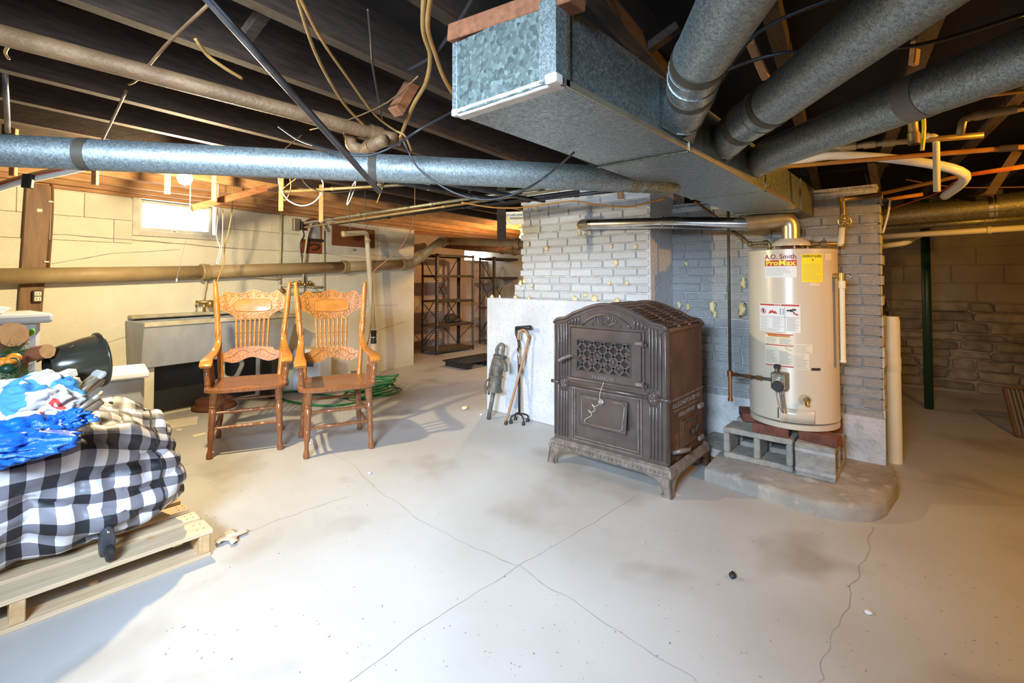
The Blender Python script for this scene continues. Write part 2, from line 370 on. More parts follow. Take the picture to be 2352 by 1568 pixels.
def wcrack(pts, d):
    L = []
    for i in range(len(pts)-1):
        for j in range(10):
            t = j/10; s_, z_ = wsz(pts[i][0]+(pts[i+1][0]-pts[i][0])*t, pts[i][1]+(pts[i+1][1]-pts[i][1])*t, d); L.append((s_, z_ + .008*noise.noise(Vector((s_*7, z_*5, 0)))))
    mm = MB(); vs_ = []; 
    for s_, z_ in L: h_ = .0015+.003*abs(noise.noise(Vector((s_*9, z_, 3)))); vs_ += [W(s_, d+.0006, z_-h_), W(s_, d+.0006, z_+h_)]
    mm.add(vs_, [(2*i, 2*i+2, 2*i+3, 2*i+1) for i in range(len(L)-1)]); mm.build('crack', m_crack, wall_left, 0)
for q_ in ([(118, 606), (260, 582), (430, 573)], [(860, 762), (900, 748), (935, 738)], [(118, 537), (300, 550), (440, 561), (560, 572)], [(700, 575), (800, 590), (920, 604)], [(215, 795), (260, 782), (300, 770)], [(640, 690), (760, 705), (930, 700)]): wcrack(q_, .0155)
# window 1
win = thing('window_1', 'small bright basement window with painted frame under the joists', 'window', W((WS0+WS1)/2, 0, WZ0)); del win['category']; struct(win)
m = MB()
for a in ((WS0-.06, WS0, WZ0-.05, WZ1+.04), (WS1, WS1+.05, WZ0-.05, WZ1+.04), (WS0, WS1, WZ0-.05, WZ0), (WS0, WS1, WZ1, WZ1+.04)): wbox(m, a[0], a[1], -.12, .022, a[2], a[3])
m.build('window_frame', m_winframe, win, 0, .004)
m = MB()
for a in ((WS0, WS0+.04, WZ0, WZ1), (WS1-.03, WS1, WZ0, WZ1), (WS0+.04, WS1-.03, WZ0, WZ0+.035), (WS0+.04, WS1-.03, WZ1-.03, WZ1)): wbox(m, a[0], a[1], -.10, -.06, a[2], a[3])
m.build('sash', m_winframe, win, 0, .003)
m_glass = emit('daylit_pane', (.86, .93, 1.0), 11.0)
m = MB(); wbox(m, WS0+.03, WS1-.02, -.082, -.078, WZ0+.03, WZ1-.02); m.build('pane', m_glass, win, 0)
m = MB(); m.tube([W((WS0+WS1)/2-.03, -.05, WZ0+.03), W((WS0+WS1)/2-.03, -.02, WZ0+.02), W((WS0+WS1)/2, -.02, WZ0-.01)], .006, 6); m.build('latch', m_tan, win)
# return wall, shelf-room back wall, far wall, rear wall, right wall
XF = 7.25; YB = 7.05
m = MB(); m.add([W(SR, .015, 0), W(SR, .015, ZT), W(SR, -.02, ZT), W(SR, -.3, ZT), W(SR, -.3, 0)], [(0, 1, 2, 3, 4)])
c0 = W(SR, 0, 0)
m = MB(); m.bx(c0.x-.25, c0.x+.02, c0.y+.01, YB+.2, 0, ZT); struct(m.build('wall_return', m_pink, smooth=0), 'pinkish plaster return wall beside the shelving alcove')
zw0, zw1 = 1.53, 1.66
pL = onY(1066, 585, YB).x; pR = onY(1118, 590, YB).x; zw0 = onY(1090, 598, YB).z; zw1 = onY(1090, 577, YB).z
m = MB(); m.bx(c0.x, pL, YB, YB+.2, 0, ZT); m.bx(pR, XF, YB, YB+.2, 0, ZT); m.bx(pL, pR, YB, YB+.2, 0, zw0); m.bx(pL, pR, YB, YB+.2, zw1, ZT)
struct(m.build('wall_back', m_pink, smooth=0), 'pinkish plaster wall behind the black shelving')
w3 = thing('window_2', 'tiny bright window above the black shelving unit', 'window', ((pL+pR)/2, YB, zw0)); del w3['category']; struct(w3)
m = MB(); m.bx(pL-.02, pR+.02, YB-.015, YB+.02, zw0-.02, zw0); m.bx(pL-.02, pR+.02, YB-.015, YB+.02, zw1, zw1+.02); m.bx(pL-.02, pL, YB-.015, YB+.02, zw0, zw1); m.bx(pR, pR+.02, YB-.015, YB+.02, zw0, zw1); m.bx((pL+pR)/2-.008, (pL+pR)/2+.008, YB+.03, YB+.05, zw0, zw1); m.build('window_frame', m_winframe, w3, 0)
m = MB(); m.bx(pL, pR, YB+.05, YB+.055, zw0, zw1); m.build('pane', m_glass, w3, 0)
m = MB(); m.bx(XF, XF+.2, -4.2, YB+.2, 0, ZT); wall_far = struct(m.build('wall_far', m_dirtwall, smooth=0), 'dingy block and rubble stone wall beyond the green post')
# rubble stones on the lower far wall (visible stretch)
random.seed(11)
z = .02
while z < .92:
    h = random.uniform(.085, .15); y = -2.1
    while y < .75:
        w = random.uniform(.18, .42)
        m = MB(); m.bx(XF-.02-random.random()*.025, XF+.05, y+.008, y+w-.004, z+.006, z+h*.95-.004); m.v = [v+Vector((random.uniform(-.008, .008), random.uniform(-.018, .018), random.uniform(-.012, .012))) for v in m.v]; m.build('stone', m_stone, wall_far, 60, .022, 2)
        y += w
    z += h*.95
for c in range(3):
    for i in range(8):
        y = -2.4 + i*.41 + (c % 2)*.2
        m = MB(); m.bx(XF-.012, XF+.05, y+.004, y+.402, 1.0+c*.2+.003, 1.0+c*.2+.197); m.build('concrete_block', m_dirtwall, wall_far, 0, .004)
m = MB(); m.bx(-3.8, XF+.2, -4.2, -4.0, 0, ZT); struct(m.build('wall_right', m_dirtwall, smooth=0), 'dingy foundation wall on the right side')
# rear wall with a bulkhead doorway
m = MB(); m.bx(-3.8, -3.6, -4.2, 6, 0, ZT)
struct(m.build('wall_rear', m_wall, smooth=0), 'plain foundation wall closing the basement')
# ceiling
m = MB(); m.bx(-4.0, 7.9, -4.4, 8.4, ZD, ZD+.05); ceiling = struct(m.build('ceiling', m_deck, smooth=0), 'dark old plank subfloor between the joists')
JD = ws; JN = -wn
jmesh = {}
random.seed(3)
for i in range(24):
    off = -.33 - i*.405                       # distance from the left wall into the room
    o = W0 + wn*(-off if False else (.17 + i*.405)) - ws*2.0
    d = .0
    p0 = o - ws*6.4; p1 = o + ws*6.5
    # clip to the room box
    def clipx(p, q, lo, hi):
        t0, t1 = 0, 1; dd = q - p
        for a in (0, 1):
            l, h = ((-3.58, XF-.01), (-3.98, YB-.01))[a]
            if abs(dd[a]) > 1e-6:
                ta, tb = (l-p[a])/dd[a], (h-p[a])/dd[a]
                if ta > tb: ta, tb = tb, ta
                t0 = max(t0, ta); t1 = min(t1, tb)
        return (p+dd*t0, p+dd*t1) if t1 > t0 else None
    r = clipx(p0 + up*0, p1, 0, 1)
    if not r: continue
    hh = ZD - ZJ
    m = MB(); m.beam(r[0] + up*(ZJ+hh/2), r[1] + up*(ZJ+hh/2), .048, hh)
    m.build('joist', m_joist_lit if i < 3 else m_joist, ceiling, 0)  # joists near the bulb get the wood with light in its colour
# joists over the shelf-room alcove, warm light put into their colour
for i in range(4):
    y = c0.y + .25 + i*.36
    m = MB(); m.bx(c0.x+.05, XF-.01, y-.024, y+.024, ZJ, ZD); m.build('joist', m_joist_lit, ceiling, 0)
m = MB(); wbox(m, SL+.3, SR, -.02, .09, 2.0, ZJ+.15); m.build('sill_plate', m_joist_lit, ceiling, 0)
m = MB(); wbox(m, SL+.3, SR, .0, .035, 1.972, 1.998); m.build('sill_strip', m_joist_lit, ceiling, 0)
# ================================================================== CHIMNEY AND HEATER WALL
BX = 3.33; CX = 3.40; RX = 3.82; CY0 = 1.61; CY1 = 2.86
chim = thing('chimney', 'white painted brick chimney stack on a rough white concrete base', 'chimney', (3.7, 2.3, 0)); 
m = MB()
def base_pt(u, v):
    return None
m.bx(BX, 4.15, CY0, 3.24, 0, 1.07); ob = m.build('concrete_base', m_cbase, chim, 0, .012, 2)
m = MB(); m.bx(CX+.012, 4.1, CY0, CY1-.012, 1.07, ZD-.001); m.bx(CX+.012, 4.1, CY1-.02, CY1+.09, 1.07, 1.19); m.build('mortar_core', m_mortar, chim, 0)
m = MB(); m.bx(CX+.006, RX+.03, CY0-.012, CY0+.02, 0, ZD-.002); m.build('side_plaster', m_cbase, chim, 0, .004)
BM = {}
def brickmesh(tagn, mat, var):
    k = (tagn, var)
    if k not in BM:
        random.seed(var*13+5); j = lambda a: random.uniform(-a, a)
        vs = []
        for (x, ins) in ((1, 0), (.35, 0), (0, 1)):
            for (yy, zz) in ((0, 0), (1, 0), (1, 1), (0, 1)):
                dy = (.02 if yy == 0 else -.02)*ins; dz = (.07 if zz == 0 else -.07)*ins
                vs.append(Vector((x, yy + dy + j(.008), zz + dz + j(.03))))
        mb = MB(); mb.add(vs, [(0, 1, 5, 4), (1, 2, 6, 5), (2, 3, 7, 6), (3, 0, 4, 7), (4, 5, 9, 8), (5, 6, 10, 9), (6, 7, 11, 10), (7, 4, 8, 11), (8, 9, 10, 11)])
        BM[k] = mb.mesh('brick', mat, 0)
    return BM[k]
def brick(parent, x, y0, y1, z0, z1, dep, mat, tagn):
    o = bpy.data.objects.new('brick', brickmesh(tagn, mat, random.randint(0, 7))); sc.collection.objects.link(o); o.parent = parent
    o.location = Vector((x + random.uniform(-.002, .003), y0, z0)) - OFF[parent.name]; o.scale = (dep, y1-y0, z1-z0)
def brickwall(parent, x, y0, y1, z0, z1, mat, tagn, ch=.0655, bl=.208, jo=.011, left=None, seed=1):
    st = random.getstate(); rr = random.Random(seed); z = z0; row = 0
    while z + ch*.6 < z1:
        zt = min(z + ch - jo, z1); yl = y1 + (left(row) if left else 0)
        y = y0; first = True
        while y < yl - .02:
            L = (bl*.5 if (row % 2 and first) else bl)*rr.uniform(.93, 1.05)
            if rr.random() < .08: L = bl*.5
            e = min(y + L - jo, yl)
            if yl - e < .05: e = yl
            random.seed(rr.random()); brick(parent, x, y, e, z + rr.uniform(-.002, .002), zt + rr.uniform(-.002, .002), .03, mat, tagn)
            y = e + jo; first = False
        z += ch; row += 1
    random.setstate(st)

rr_ = [.0, .01, -.015, .012, -.008]
brickwall(chim, CX, CY0, CY1, 1.078, ZJ+.12, m_brick, 'w', left=lambda r: .085 if r < 2 else rr_[r % 5], seed=4)
hw = struct(MB().bx(RX+.012, 4.05, .262, CY0, 0, 1.855).build('wall_heater', m_mort2, smooth=0), 'grey painted brick wall behind the water heater')
brickwall(hw, RX, .25, CY0, .36, 1.80, m_brick2, 'g', seed=9, jo=.007)
m = MB()
def plaster(u, v):
    y = .24 + (CY0-.24)*u; z = .37*v + 0
    return Vector((RX - .012 - .02*(1-v)**2 - .008*noise.noise(Vector((y*5, z*6, 1))), y, z))
m.grid(plaster, 40, 14); m.add([plaster(0, 1), plaster(1, 1), Vector((RX+.02, CY0, .372)), Vector((RX+.02, .24, .372))], [(0, 1, 2, 3)]); m.add([Vector((RX+.02, .24, 0)), plaster(0, 0), plaster(0, 1), Vector((RX+.02, .24, .372))], [(0, 1, 2, 3)])
m.build('plaster_skirt', m_brick2, hw, True)
m = MB(); m.grid(lambda u, v: Vector((RX - .012 + .02*noise.noise(Vector((u*9, v*3, 3))) + .30*v, .26 + (CY0-.26)*u, 1.80 + .055*(1 - (2*v-1)**2*.4) + .012*noise.noise(Vector((u*8, v*5, 0))))), 30, 8); m.build('mortar_cap', m_brick2, hw, True)
m = MB(); m.bx(RX-.004, RX+.02, .26, CY0, 1.785, 1.82); m.build('cap_band', m_brick2, hw, 0)
# ends of bricks on the right return of the heater wall
for r in range(22):
    z = .36 + r*.0655
    m = MB(); m.bx(RX+.015, RX+.11+.1*(r % 2), .244+random.uniform(-.004, .006), .275, z, z+.058); m.build('brick', m_brick2, hw, 0)
# dried foam blobs
random.seed(5)
for x, y, s in ((1233, 695, .022), (1256, 571, .02), (1320, 690, .03), (1365, 688, .03), (1345, 678, .016), (1418, 684, .02), (1440, 650, .014), (1414, 603, .02), (1460, 566, .016), (1404, 566, .014), (1214, 560, .016), (1205, 645, .02), (1195, 650, .022), (1222, 655, .016), (1400, 650, .012), (1210, 478, .018), (1232, 478, .018), (1130, 683, .02), (1148, 684, .014), (1184, 683, .02), (1215, 684, .014)):
    p = onX(x, y, CX-.005)
    if y in (683, 684): p = onX(x, 682, BX+.03); p.z = 1.075
    m = MB(); m.ball(p, (s*.7, s, s*1.25), 9, 7, .7, 2.5, x); m.build('foam_blob', m_foam, chim, True)
for x, y, s in ((1527, 575, .035), (1522, 560, .022), (1530, 690, .034), (1560, 700, .022), (1580, 705, .022), (1637, 705, .03), (1642, 720, .018), (1708, 650, .03), (1705, 710, .035), (1576, 605, .016)):
    p = onX(x, y, RX-.008)
    m = MB(); m.ball(p, (s*.7, s*.8, s*1.4), 9, 7, .8, 2.5, x); m.build('foam_blob', m_foam, hw, True)
# concrete pad under the heater
def padpoly():
    pts = [(3.82, 1.30), (3.42, 1.30), (3.40, 1.11), (3.06, 1.09), (3.0, .75), (2.985, .50)]
    c = Vector((3.30, .50)); r = Vector((.315, .30))
    for i in range(9):
        a = PI + (PI/2)*i/8; pts.append((c.x + r.x*math.cos(a), c.y + r.y*math.sin(a)))
    pts += [(3.55, .17), (3.82, .20)]
    return pts
m = MB(); pp = padpoly(); n = len(pp); cx, cy = 3.45, .75
rings = [(1.0, 0), (1.0, .06), (.985, .082), (.95, .09)]
vs = []
for k_, z in rings:
    for a, b in pp: vs.append(Vector((cx + (a-cx)*k_ if a < 3.81 else a, cy + (b-cy)*k_, z + .006*noise.noise(Vector((a*6, b*6, z*4))))) )
fs = []
for i in range(len(rings)-1):
    for k_ in range(n): fs.append((i*n+k_, i*n+(k_+1) % n, (i+1)*n+(k_+1) % n, (i+1)*n+k_))
fs.append(tuple((len(rings)-1)*n+k_ for k_ in range(n))); fs.append(tuple(range(n))[::-1])
m.add(vs, fs); m.v = [Vector((v.x, v.y, max(v.z, 0))) for v in m.v]
tag(m.build('concrete_pad', m_pad, smooth=50), 'low worn concrete pad with rounded corner under the water heater', 'concrete pad')
# ================================================================== CAST IRON STOVE
st = thing('parlour_stove', 'brown enamelled cast iron parlour stove with lattice door and slatted arched top', 'stove', (2.70, 1.572, 0), -PI/2, local=True)
SW = .405; SD = .59
def stop(x):                                       # arched top outline, symmetric
    a = abs(x)
    if a < .22: return 1.035 + .057*(math.cos(a/.22*PI/2))
    if a < .33: t = (a-.22)/.11; return 1.035 - .030*t*t*(3-2*t) - .018*t
    t = (a-.33)/(SW-.33); return .987 - .035*(1-math.sqrt(max(0, 1-t*t)))
xs_ = [-SW + 2*SW*i/48 for i in range(49)]
m = MB()                                           # front plate
poly = [(-SW, .15)] + [(SW, .15)] + [(x, stop(x)) for x in xs_[::-1]]
m.prism(poly, lambda a, b, h: Vector((a, h, b)), 0.0, .035); fp = m.build('front_plate', m_iron, st, 30, .004)
m = MB(); m.tube([(x, .0, stop(x)-.006) for x in xs_], .011, 8); m.build('top_moulding', m_iron, fp, True)
m = MB(); m.tube([(x, -.002, stop(x)-.032) for x in xs_[3:-3]], .0035, 6); m.build('top_bead', m_iron, fp, True)
def yloc(v): return v
# body sides and back
for sx in (-1, 1):
    m = MB(); m.bx(sx*(SW-.02)-.006, sx*(SW-.02)+.006, .03, SD, .15, .945); m.build('side_panel', m_ironr, st, 0, .003)
m = MB(); m.bx(-SW+.02, SW-.02, SD-.012, SD, .15, .96); m.build('back_panel', m_ironr, st, 0)
m = MB(); m.bx(-SW+.02, SW-.02, .03, SD-.01, .15, .165); m.build('bottom_plate', m_irond, st, 0)
# slatted top: arched slats running front to back, three cross bars
n_sl = 33
for i in range(n_sl):
    x = -SW + .02 + (2*SW-.04)*i/(n_sl-1); z = stop(x) - .012
    sl = (stop(x+.004) - stop(x-.004))/.008
    m = MB(); m.beam((x, .035, z), (x, SD, z), .010, .022, (-sl, 0, 1)); m.build('grille_slat', m_ironr if i % 2 else m_iron, st, 0)
for y in (.20, .37, SD-.012):
    m = MB(); m.tube([(x, y, stop(x)-.009) for x in xs_], .0135, 6); m.build('grille_bar', m_ironr, st, True)
m = MB(); m.grid(lambda u, v: Vector((-SW+.03 + (2*SW-.06)*u, .04+.53*v, .88)), 2, 2); m.build('inner_shelf', m_irond, st, 0)
for sx in (-1, 1):
    m = MB(); m.tube([(sx*(SW-.008), .03, .945), (sx*(SW-.008), SD, .945)], .014, 8); m.build('top_edge_roll', m_ironr, st, True)
# fluted ribs
def rib(x, z0, z1, r=.0065): 
    m = MB(); m.tube([(x, -.001, z0), (x, -.0035, z0+.006), (x, -.0035, z1-.006), (x, -.001, z1)], [r*.6, r, r, r*.6], 8); m.build('flute_rib', m_iron, fp, True)
for sx in (-1, 1):
    for i, x in enumerate((.395, .365, .34, .318, .297)):
        z1 = stop(x) - (.035 if i else .06)
        if i >= 2: rib(sx*x, .19, .500); rib(sx*x, .598, z1)
        elif i == 1: rib(sx*x, .19, .535); rib(sx*x, .56, z1-.03)
        else: rib(sx*x, .19, .93)
    for x in (.275, .25, .225, .2): rib(sx*x, .945, stop(x)-.042)
    m = MB(); m.tube([(sx*(.38+.015*math.cos(t)), -.003, .925+.016*math.sin(t)) for t in [PI*i/8 for i in range(9)]], .006, 6); m.build('flute_arch', m_iron, fp, True)
# medallion, scrolls, arch frame above door
m = MB(); arch = []
for t in range(21):
    x = -.175 + .35*t/20; a = abs(x)
    arch.append((x, -.004, .948 + (.075*math.cos(min(a, .118)/.118*PI/2*.62) if a < .118 else .075*math.cos(.62*PI/2)*(1-(a-.118)/.057)**.8 + .0)))
m.tube(arch, .008, 8); m.build('arch_frame', m_iron, fp, True)
m = MB(); m.lathe([(.034, 0), (.034, .006), (.027, .010), (.025, .004), (.0001, .004)], (0, 0, .988), (0, -1, 0), 20)
m.v = [Vector((v.x*.85, v.y, .988+(v.z-.988)*1.12)) for v in m.v]; md = m.build('medallion', m_iron, fp, 30)
for k in range(8):
    a = 2*PI*k/8; m = MB(); m.ball((.014*math.cos(a), -.006, .988+.019*math.sin(a)), (.0055, .004, .007), 8, 5); m.build('petal', m_iron, md, True)
for sx in (-1, 1):
    for pts in (((.02, .955), (.045, .965), (.055, .99), (.048, 1.012), (.036, 1.006), (.04, .995)), ((.025, .953), (.06, .965), (.09, .972), (.105, .960), (.096, .950), (.088, .957)), ((.05, .963), (.075, .985), (.07, .995))):
        m = MB(); q = smoothpath([(sx*a, -.004, b) for a, b in pts], 5); m.tube(q, [.006*(1-.5*i/len(q)) for i in range(len(q))], 6); m.build('scroll', m_iron, fp, True)
# upper door with lattice opening
dr = MB()
def frame(m, x0, x1, z0, z1, w, y0, y1):
    m.bx(x0, x1, y0, y1, z1-w, z1); m.bx(x0, x1, y0, y1, z0, z0+w); m.bx(x0, x0+w, y0, y1, z0+w, z1-w); m.bx(x1-w, x1, y0, y1, z0+w, z1-w)
m = MB(); frame(m, -.278, .266, .578, .942, .014, -.012, 0); m.build('door_frame', m_iron, fp, 0, .004, 2)
dx0, dx1, dz0, dz1 = -.258, .246, .60, .925; ax0, ax1, az0, az1 = -.20, .178, .655, .848
m = MB()
outer = [(dx0, dz0), (dx1, dz0), (dx1, dz1), (dx0, dz1)]; mid = [(-.215, .635), (.195, .635), (.195, .868), (-.215, .868)]; inner = [(ax0, az0), (ax1, az0), (ax1, az1), (ax0, az1)]
vs = [Vector((a, -.002, b)) for a, b in outer] + [Vector((a, -.012, b)) for a, b in outer] + [Vector((a, -.022, b)) for a, b in mid] + [Vector((a, -.022, b)) for a, b in inner] + [Vector((a, -.008, b)) for a, b in inner]
fs = []
for r in range(4):
    for i in range(4): fs.append((r*4+i, r*4+(i+1) % 4, (r+1)*4+(i+1) % 4, (r+1)*4+i))
m.add(vs, fs); door = m.build('stove_door', m_iron, st, 20, .002)
# recess behind lattice
m = MB(); m.bx(ax0, ax1, -.009, -.004, az0, az1); m.build('firebox_recess', m_irond, door, 0)
for i in range(7):
    random.seed(i+40); x = ax0+.03+(ax1-ax0-.06)*i/6; m = MB(); m.ball((x, -.008, az0+.03+.09*random.random()), (.03, .003, .035), 8, 5, .5, 3, i); m.build('ash_lump', m_ash, door, True)
lw = .011
for sgn in (1, -1):                                # diagonal lattice bars clipped to the opening
    for k in range(-3, 10):
        x_at_bottom = ax0 + (k*.0765 if sgn > 0 else k*.0765)
        sl = 1.05*sgn                               # dx over dz
        pts = []
        z0, z1 = az0, az1
        xa, xb = x_at_bottom, x_at_bottom + sl*(az1-az0)
        t0, t1 = 0.0, 1.0
        for lim, s_ in ((ax0, 1), (ax1, -1)):
            fa, fb = s_*(xa-lim), s_*(xb-lim)
            if fa < 0 and fb < 0: t0, t1 = 1, 0
            elif fa < 0: t0 = max(t0, fa/(fa-fb))
            elif fb < 0: t1 = min(t1, fa/(fa-fb))
        if t1 - t0 < .08: continue
        pa = Vector((xa+(xb-xa)*t0, -.020, z0+(z1-z0)*t0)); pb = Vector((xa+(xb-xa)*t1, -.020, z0+(z1-z0)*t1))
        m = MB(); m.beam(pa, pb, .016, .012, (0, -1, 0)); m.build('lattice_bar', m_iron, door, 0, .002)
m = MB(); frame(m, ax0-.008, ax1+.008, az0-.008, az1+.008, .008, -.027, -.015); m.build('lattice_frame', m_iron, door, 0, .002)
m = MB(); m.text('FRANKLIN', (-.01, -.0195, .620), (1, 0, 0), (0, 0, 1), .027, .0015, spacing=1.25, bold=.012); ob = m.build('raised_lettering', m_ironl, door, 0)
sol = ob.modifiers.new('s', 'SOLIDIFY'); sol.thickness = .004; sol.offset = 0
for z in (.618, .862):
    m = MB(); m.bx(.215, .262, -.034, -.012, z-.011, z+.011); hg = m.build('hinge', m_ironl, door, 0, .003)
    m = MB(); m.cyl((.262, -.022, z-.02), (.262, -.022, z+.018), .011, n=10); m.bx(.262, .285, -.02, -.001, z-.018, z+.002); m.build('hinge_barrel', m_iron, hg, 30)
# coil handle on the left of the door
m = MB(); hp = [(-.165, -.018, .715), (-.185, -.05, .735), (-.215, -.075, .748), (-.25, -.095, .735), (-.285, -.11, .712)]
m.tube(smoothpath(hp, 4), .0075, 8); dh = m.build('door_handle', m_iron, door, True)
m = MB(); q = smoothpath(hp[2:], 6); cr = []
for i in range(60):
    t = i/59*(len(q)-1); a = int(min(t, len(q)-2)); p = q[a].lerp(q[a+1], t-a); an = i*1.3; cr.append(p + Vector((0, math.cos(an), math.sin(an)))*.011)
m.tube(cr, .0035, 5); m.build('coil_grip', m_ironl, dh, True)
# middle rail with rosettes
m = MB(); m.tube([(-.422, -.004, .548), (-.36, -.004, .548)], .012, 8); m.tube([(-.285, -.004, .548), (.28, -.004, .545)], .012, 8); m.tube([(.352, -.004, .545), (.424, -.004, .545)], .012, 8); m.build('middle_rail', m_iron, fp, True)
for x in (-.321, .315):
    m = MB(); m.lathe([(.037, 0), (.037, .010), (.031, .016), (.028, .008), (.0001, .008)], (x, 0, .546), (0, -1, 0), 20); m.v = [Vector((v.x, v.y, .546+(v.z-.546)*1.22)) for v in m.v]; rs = m.build('rosette', m_iron, fp, 30)
    for k in range(8):
        a = 2*PI*k/8 + .2; m = MB(); m.ball((x+.0165*math.cos(a), -.010, .546+.0195*math.sin(a)), (.0065, .005, .0075), 8, 5); m.build('petal', m_ironl if k % 2 else m_iron, rs, True)
    m = MB(); m.ball((x, -.012, .546), .006, 8, 5); m.build('boss', m_ironl, rs, True)
# lower panel, ash flap
m = MB(); frame(m, -.255, .245, .185, .530, .007, -.008, 0); frame(m, -.236, .226, .205, .530, .007, -.010, 0); m.build('lower_panel_frame', m_ironl, fp, 0, .002)
m = MB(); m.bx(-.185, .16, -.004, .002, .32, .49); m.build('flap_opening', m_irond, fp, 0)
m = MB(); flp = [(-.192, .0, .497), (.157, .0, .497), (.165, -.045, .312), (-.170, -.045, .312)]
vs = [Vector(p) + Vector((0, -.014, 0)) for p in flp] + [Vector(p) + Vector((0, -.006, 0)) for p in flp]
m.add(vs, [(3, 2, 1, 0), (4, 5, 6, 7), (0, 1, 5, 4), (1, 2, 6, 5), (2, 3, 7, 6), (3, 0, 4, 7)]); fo = m.build('ash_flap', m_iron, st, 0, .003)
def onflap(u, v):
    a = Vector(flp[3]).lerp(Vector(flp[2]), u); b = Vector(flp[0]).lerp(Vector(flp[1]), u); return a.lerp(b, v) + Vector((0, -.0155, 0))
m = MB(); m.tube([onflap(u, v) for u, v in ((.1, .08), (.9, .08), (.93, .16), (.95, .84), (.9, .92), (.58, .92))], .003, 6); m.tube([onflap(u, v) for u, v in ((.42, .92), (.1, .92), (.06, .84), (.07, .16), (.1, .08))], .003, 6); m.build('flap_bead', m_ironl, fo, True)
m = MB(); m.lathe([(.018, 0), (.018, .006), (.006, .010), (.006, .02), (.011, .024), (.0001, .03)], onflap(.48, .86), (0, -1, .2), 12); m.build('flap_knob', m_ironl, fo, 40)
m = MB(); s0 = onflap(.48, .86)+Vector((0, -.018, 0)); q = [Vector((0.0, -.026, .60)), s0+Vector((0, 0, .05)), s0, s0+Vector((-.03, -.003, -.03)), s0+Vector((-.055, -.004, -.02)), s0+Vector((-.03, -.006, -.05)), s0+Vector((-.06, -.012, -.07)), s0+Vector((-.075, -.014, -.055)), s0+Vector((-.05, -.016, -.085)), s0+Vector((-.09, -.024, -.115)), s0+Vector((-.095, -.03, -.135))]
m.tube(smoothpath(q, 6), .0011, 5); m.build('string', m_paper, fo, True)
# base moulding with ornament, legs
m = MB(); prof = [(-.43, -.03), (.43, -.03), (.43, SD+.01), (-.43, SD+.01)]
def ring(m, e0, z0, e1, z1):
    a = [(-SW-e0, -e0), (SW+e0, -e0), (SW+e0, SD+e0*.3), (-SW-e0, SD+e0*.3)]; b = [(-SW-e1, -e1), (SW+e1, -e1), (SW+e1, SD+e1*.3), (-SW-e1, SD+e1*.3)]
    m.add([Vector((p[0], p[1], z0)) for p in a] + [Vector((p[0], p[1], z1)) for p in b], [(i, (i+1) % 4, 4+(i+1) % 4, 4+i) for i in range(4)])
ring(m, .026, .105, .030, .118); ring(m, .030, .118, .022, .150); ring(m, .022, .150, .004, .165); m.bx(-SW-.02, SW+.02, -.02, SD+.005, .10, .107); bm_ = m.build('base_moulding', m_ironl, st, 0)
for i in range(30):
    x = -.40 + .80*i/29; m = MB(); m.tube([(x-.012, -.028, .122), (x-.004, -.0285, .138), (x+.005, -.0285, .128), (x+.013, -.027, .143)], .0038, 5); m.build('ornament', m_ironl, bm_, True)
def leg(sx, sy):
    m = MB(); o = Vector((sx*(SW+.022), -.022 if sy < 0 else SD+.005, 0)); ix = -sx; iy = 1 if sy < 0 else -1
    prof = [(.155, .108), (.120, .098), (.075, .085), (.052, .055), (.045, .02), (.060, .0)]
    for axis in (0, 1):
        vs = []
        for w, z in prof:
            e = Vector((ix*w, 0, 0)) if axis == 0 else Vector((0, iy*w*.8, 0))
            t = Vector((0, iy*.012, 0)) if axis == 0 else Vector((ix*.012, 0, 0))
            sp = Vector((sx*.012*(1-z/.108), -iy*.012*(1-z/.108), 0))*1.0
            vs += [o+sp+Vector((0, 0, z)), o+sp+e+Vector((0, 0, z)), o+sp+t+Vector((0, 0, z)), o+sp+e+t+Vector((0, 0, z))]
        fs = []
        for i in range(len(prof)-1):
            a, b = i*4, (i+1)*4; fs += [(a, a+1, b+1, b), (a+2, b+2, b+3, a+3), (a+1, a+3, b+3, b+1), (a, b, b+2, a+2)]
        fs += [(0, 2, 3, 1), (len(prof)*4-4, len(prof)*4-3, len(prof)*4-1, len(prof)*4-2)]
        m.add(vs, fs)
        e = Vector((ix, 0, 0)) if axis == 0 else Vector((0, iy*.8, 0))
        m.tube([o+e*w+Vector((0, 0, max(z, .007))) for w, z in prof], .006, 6)
    return m.build('leg', m_ironl if sy < 0 else m_ironr, st, 30)
for sx in (-1, 1):
    for sy in (-1, 1): leg(sx, sy)
# right side relief
xs = SW-.013
for wd, yy, zz, sz in (('PITTSTON', .215, .485, .042), ('STOVE', .385, .485, .042), ('CO', .50, .485, .042), ('PITTSTON', .285, .418, .034), ('PA', .42, .418, .034)):
    m = MB(); m.text(wd, (xs, yy, zz), (0, 1, 0), (0, 0, 1), sz, .001, spacing=1.15); ob = m.build('raised_lettering', m_ironl, st, 0); sol = ob.modifiers.new('s', 'SOLIDIFY'); sol.thickness = .005; sol.offset = 0
m = MB(); m.beam((xs, .05, .525), (xs, SD, .525), .01, .008); m.beam((xs, .12, .455), (xs, SD-.09, .455), .008, .006); m.build('side_bead', m_ironl, st, 0)
m = MB(); frame2 = [(.22, .20), (.22, .385), (.47, .385), (.47, .20)]
for i in range(4):
    a, b = frame2[i], frame2[(i+1) % 4]; m.beam((xs, a[0], a[1]), (xs, b[0], b[1]), .008, .008)
m.build('side_door_frame', m_ironr, st, 0)
m = MB(); m.bx(xs-.002, xs+.008, .235, .455, .212, .372); sd = m.build('side_door', m_ironr, st, 0, .003)
m = MB(); m.bx(xs+.006, xs+.012, .26, .40, .355, .368); m.ball((xs+.02, .37, .285), (.012, .03, .02), 8, 5); m.tube([(xs+.01, .38, .27), (xs+.03, .39, .29), (xs+.03, .42, .32)], .007, 6); m.build('latch', m_dark, sd, 40)
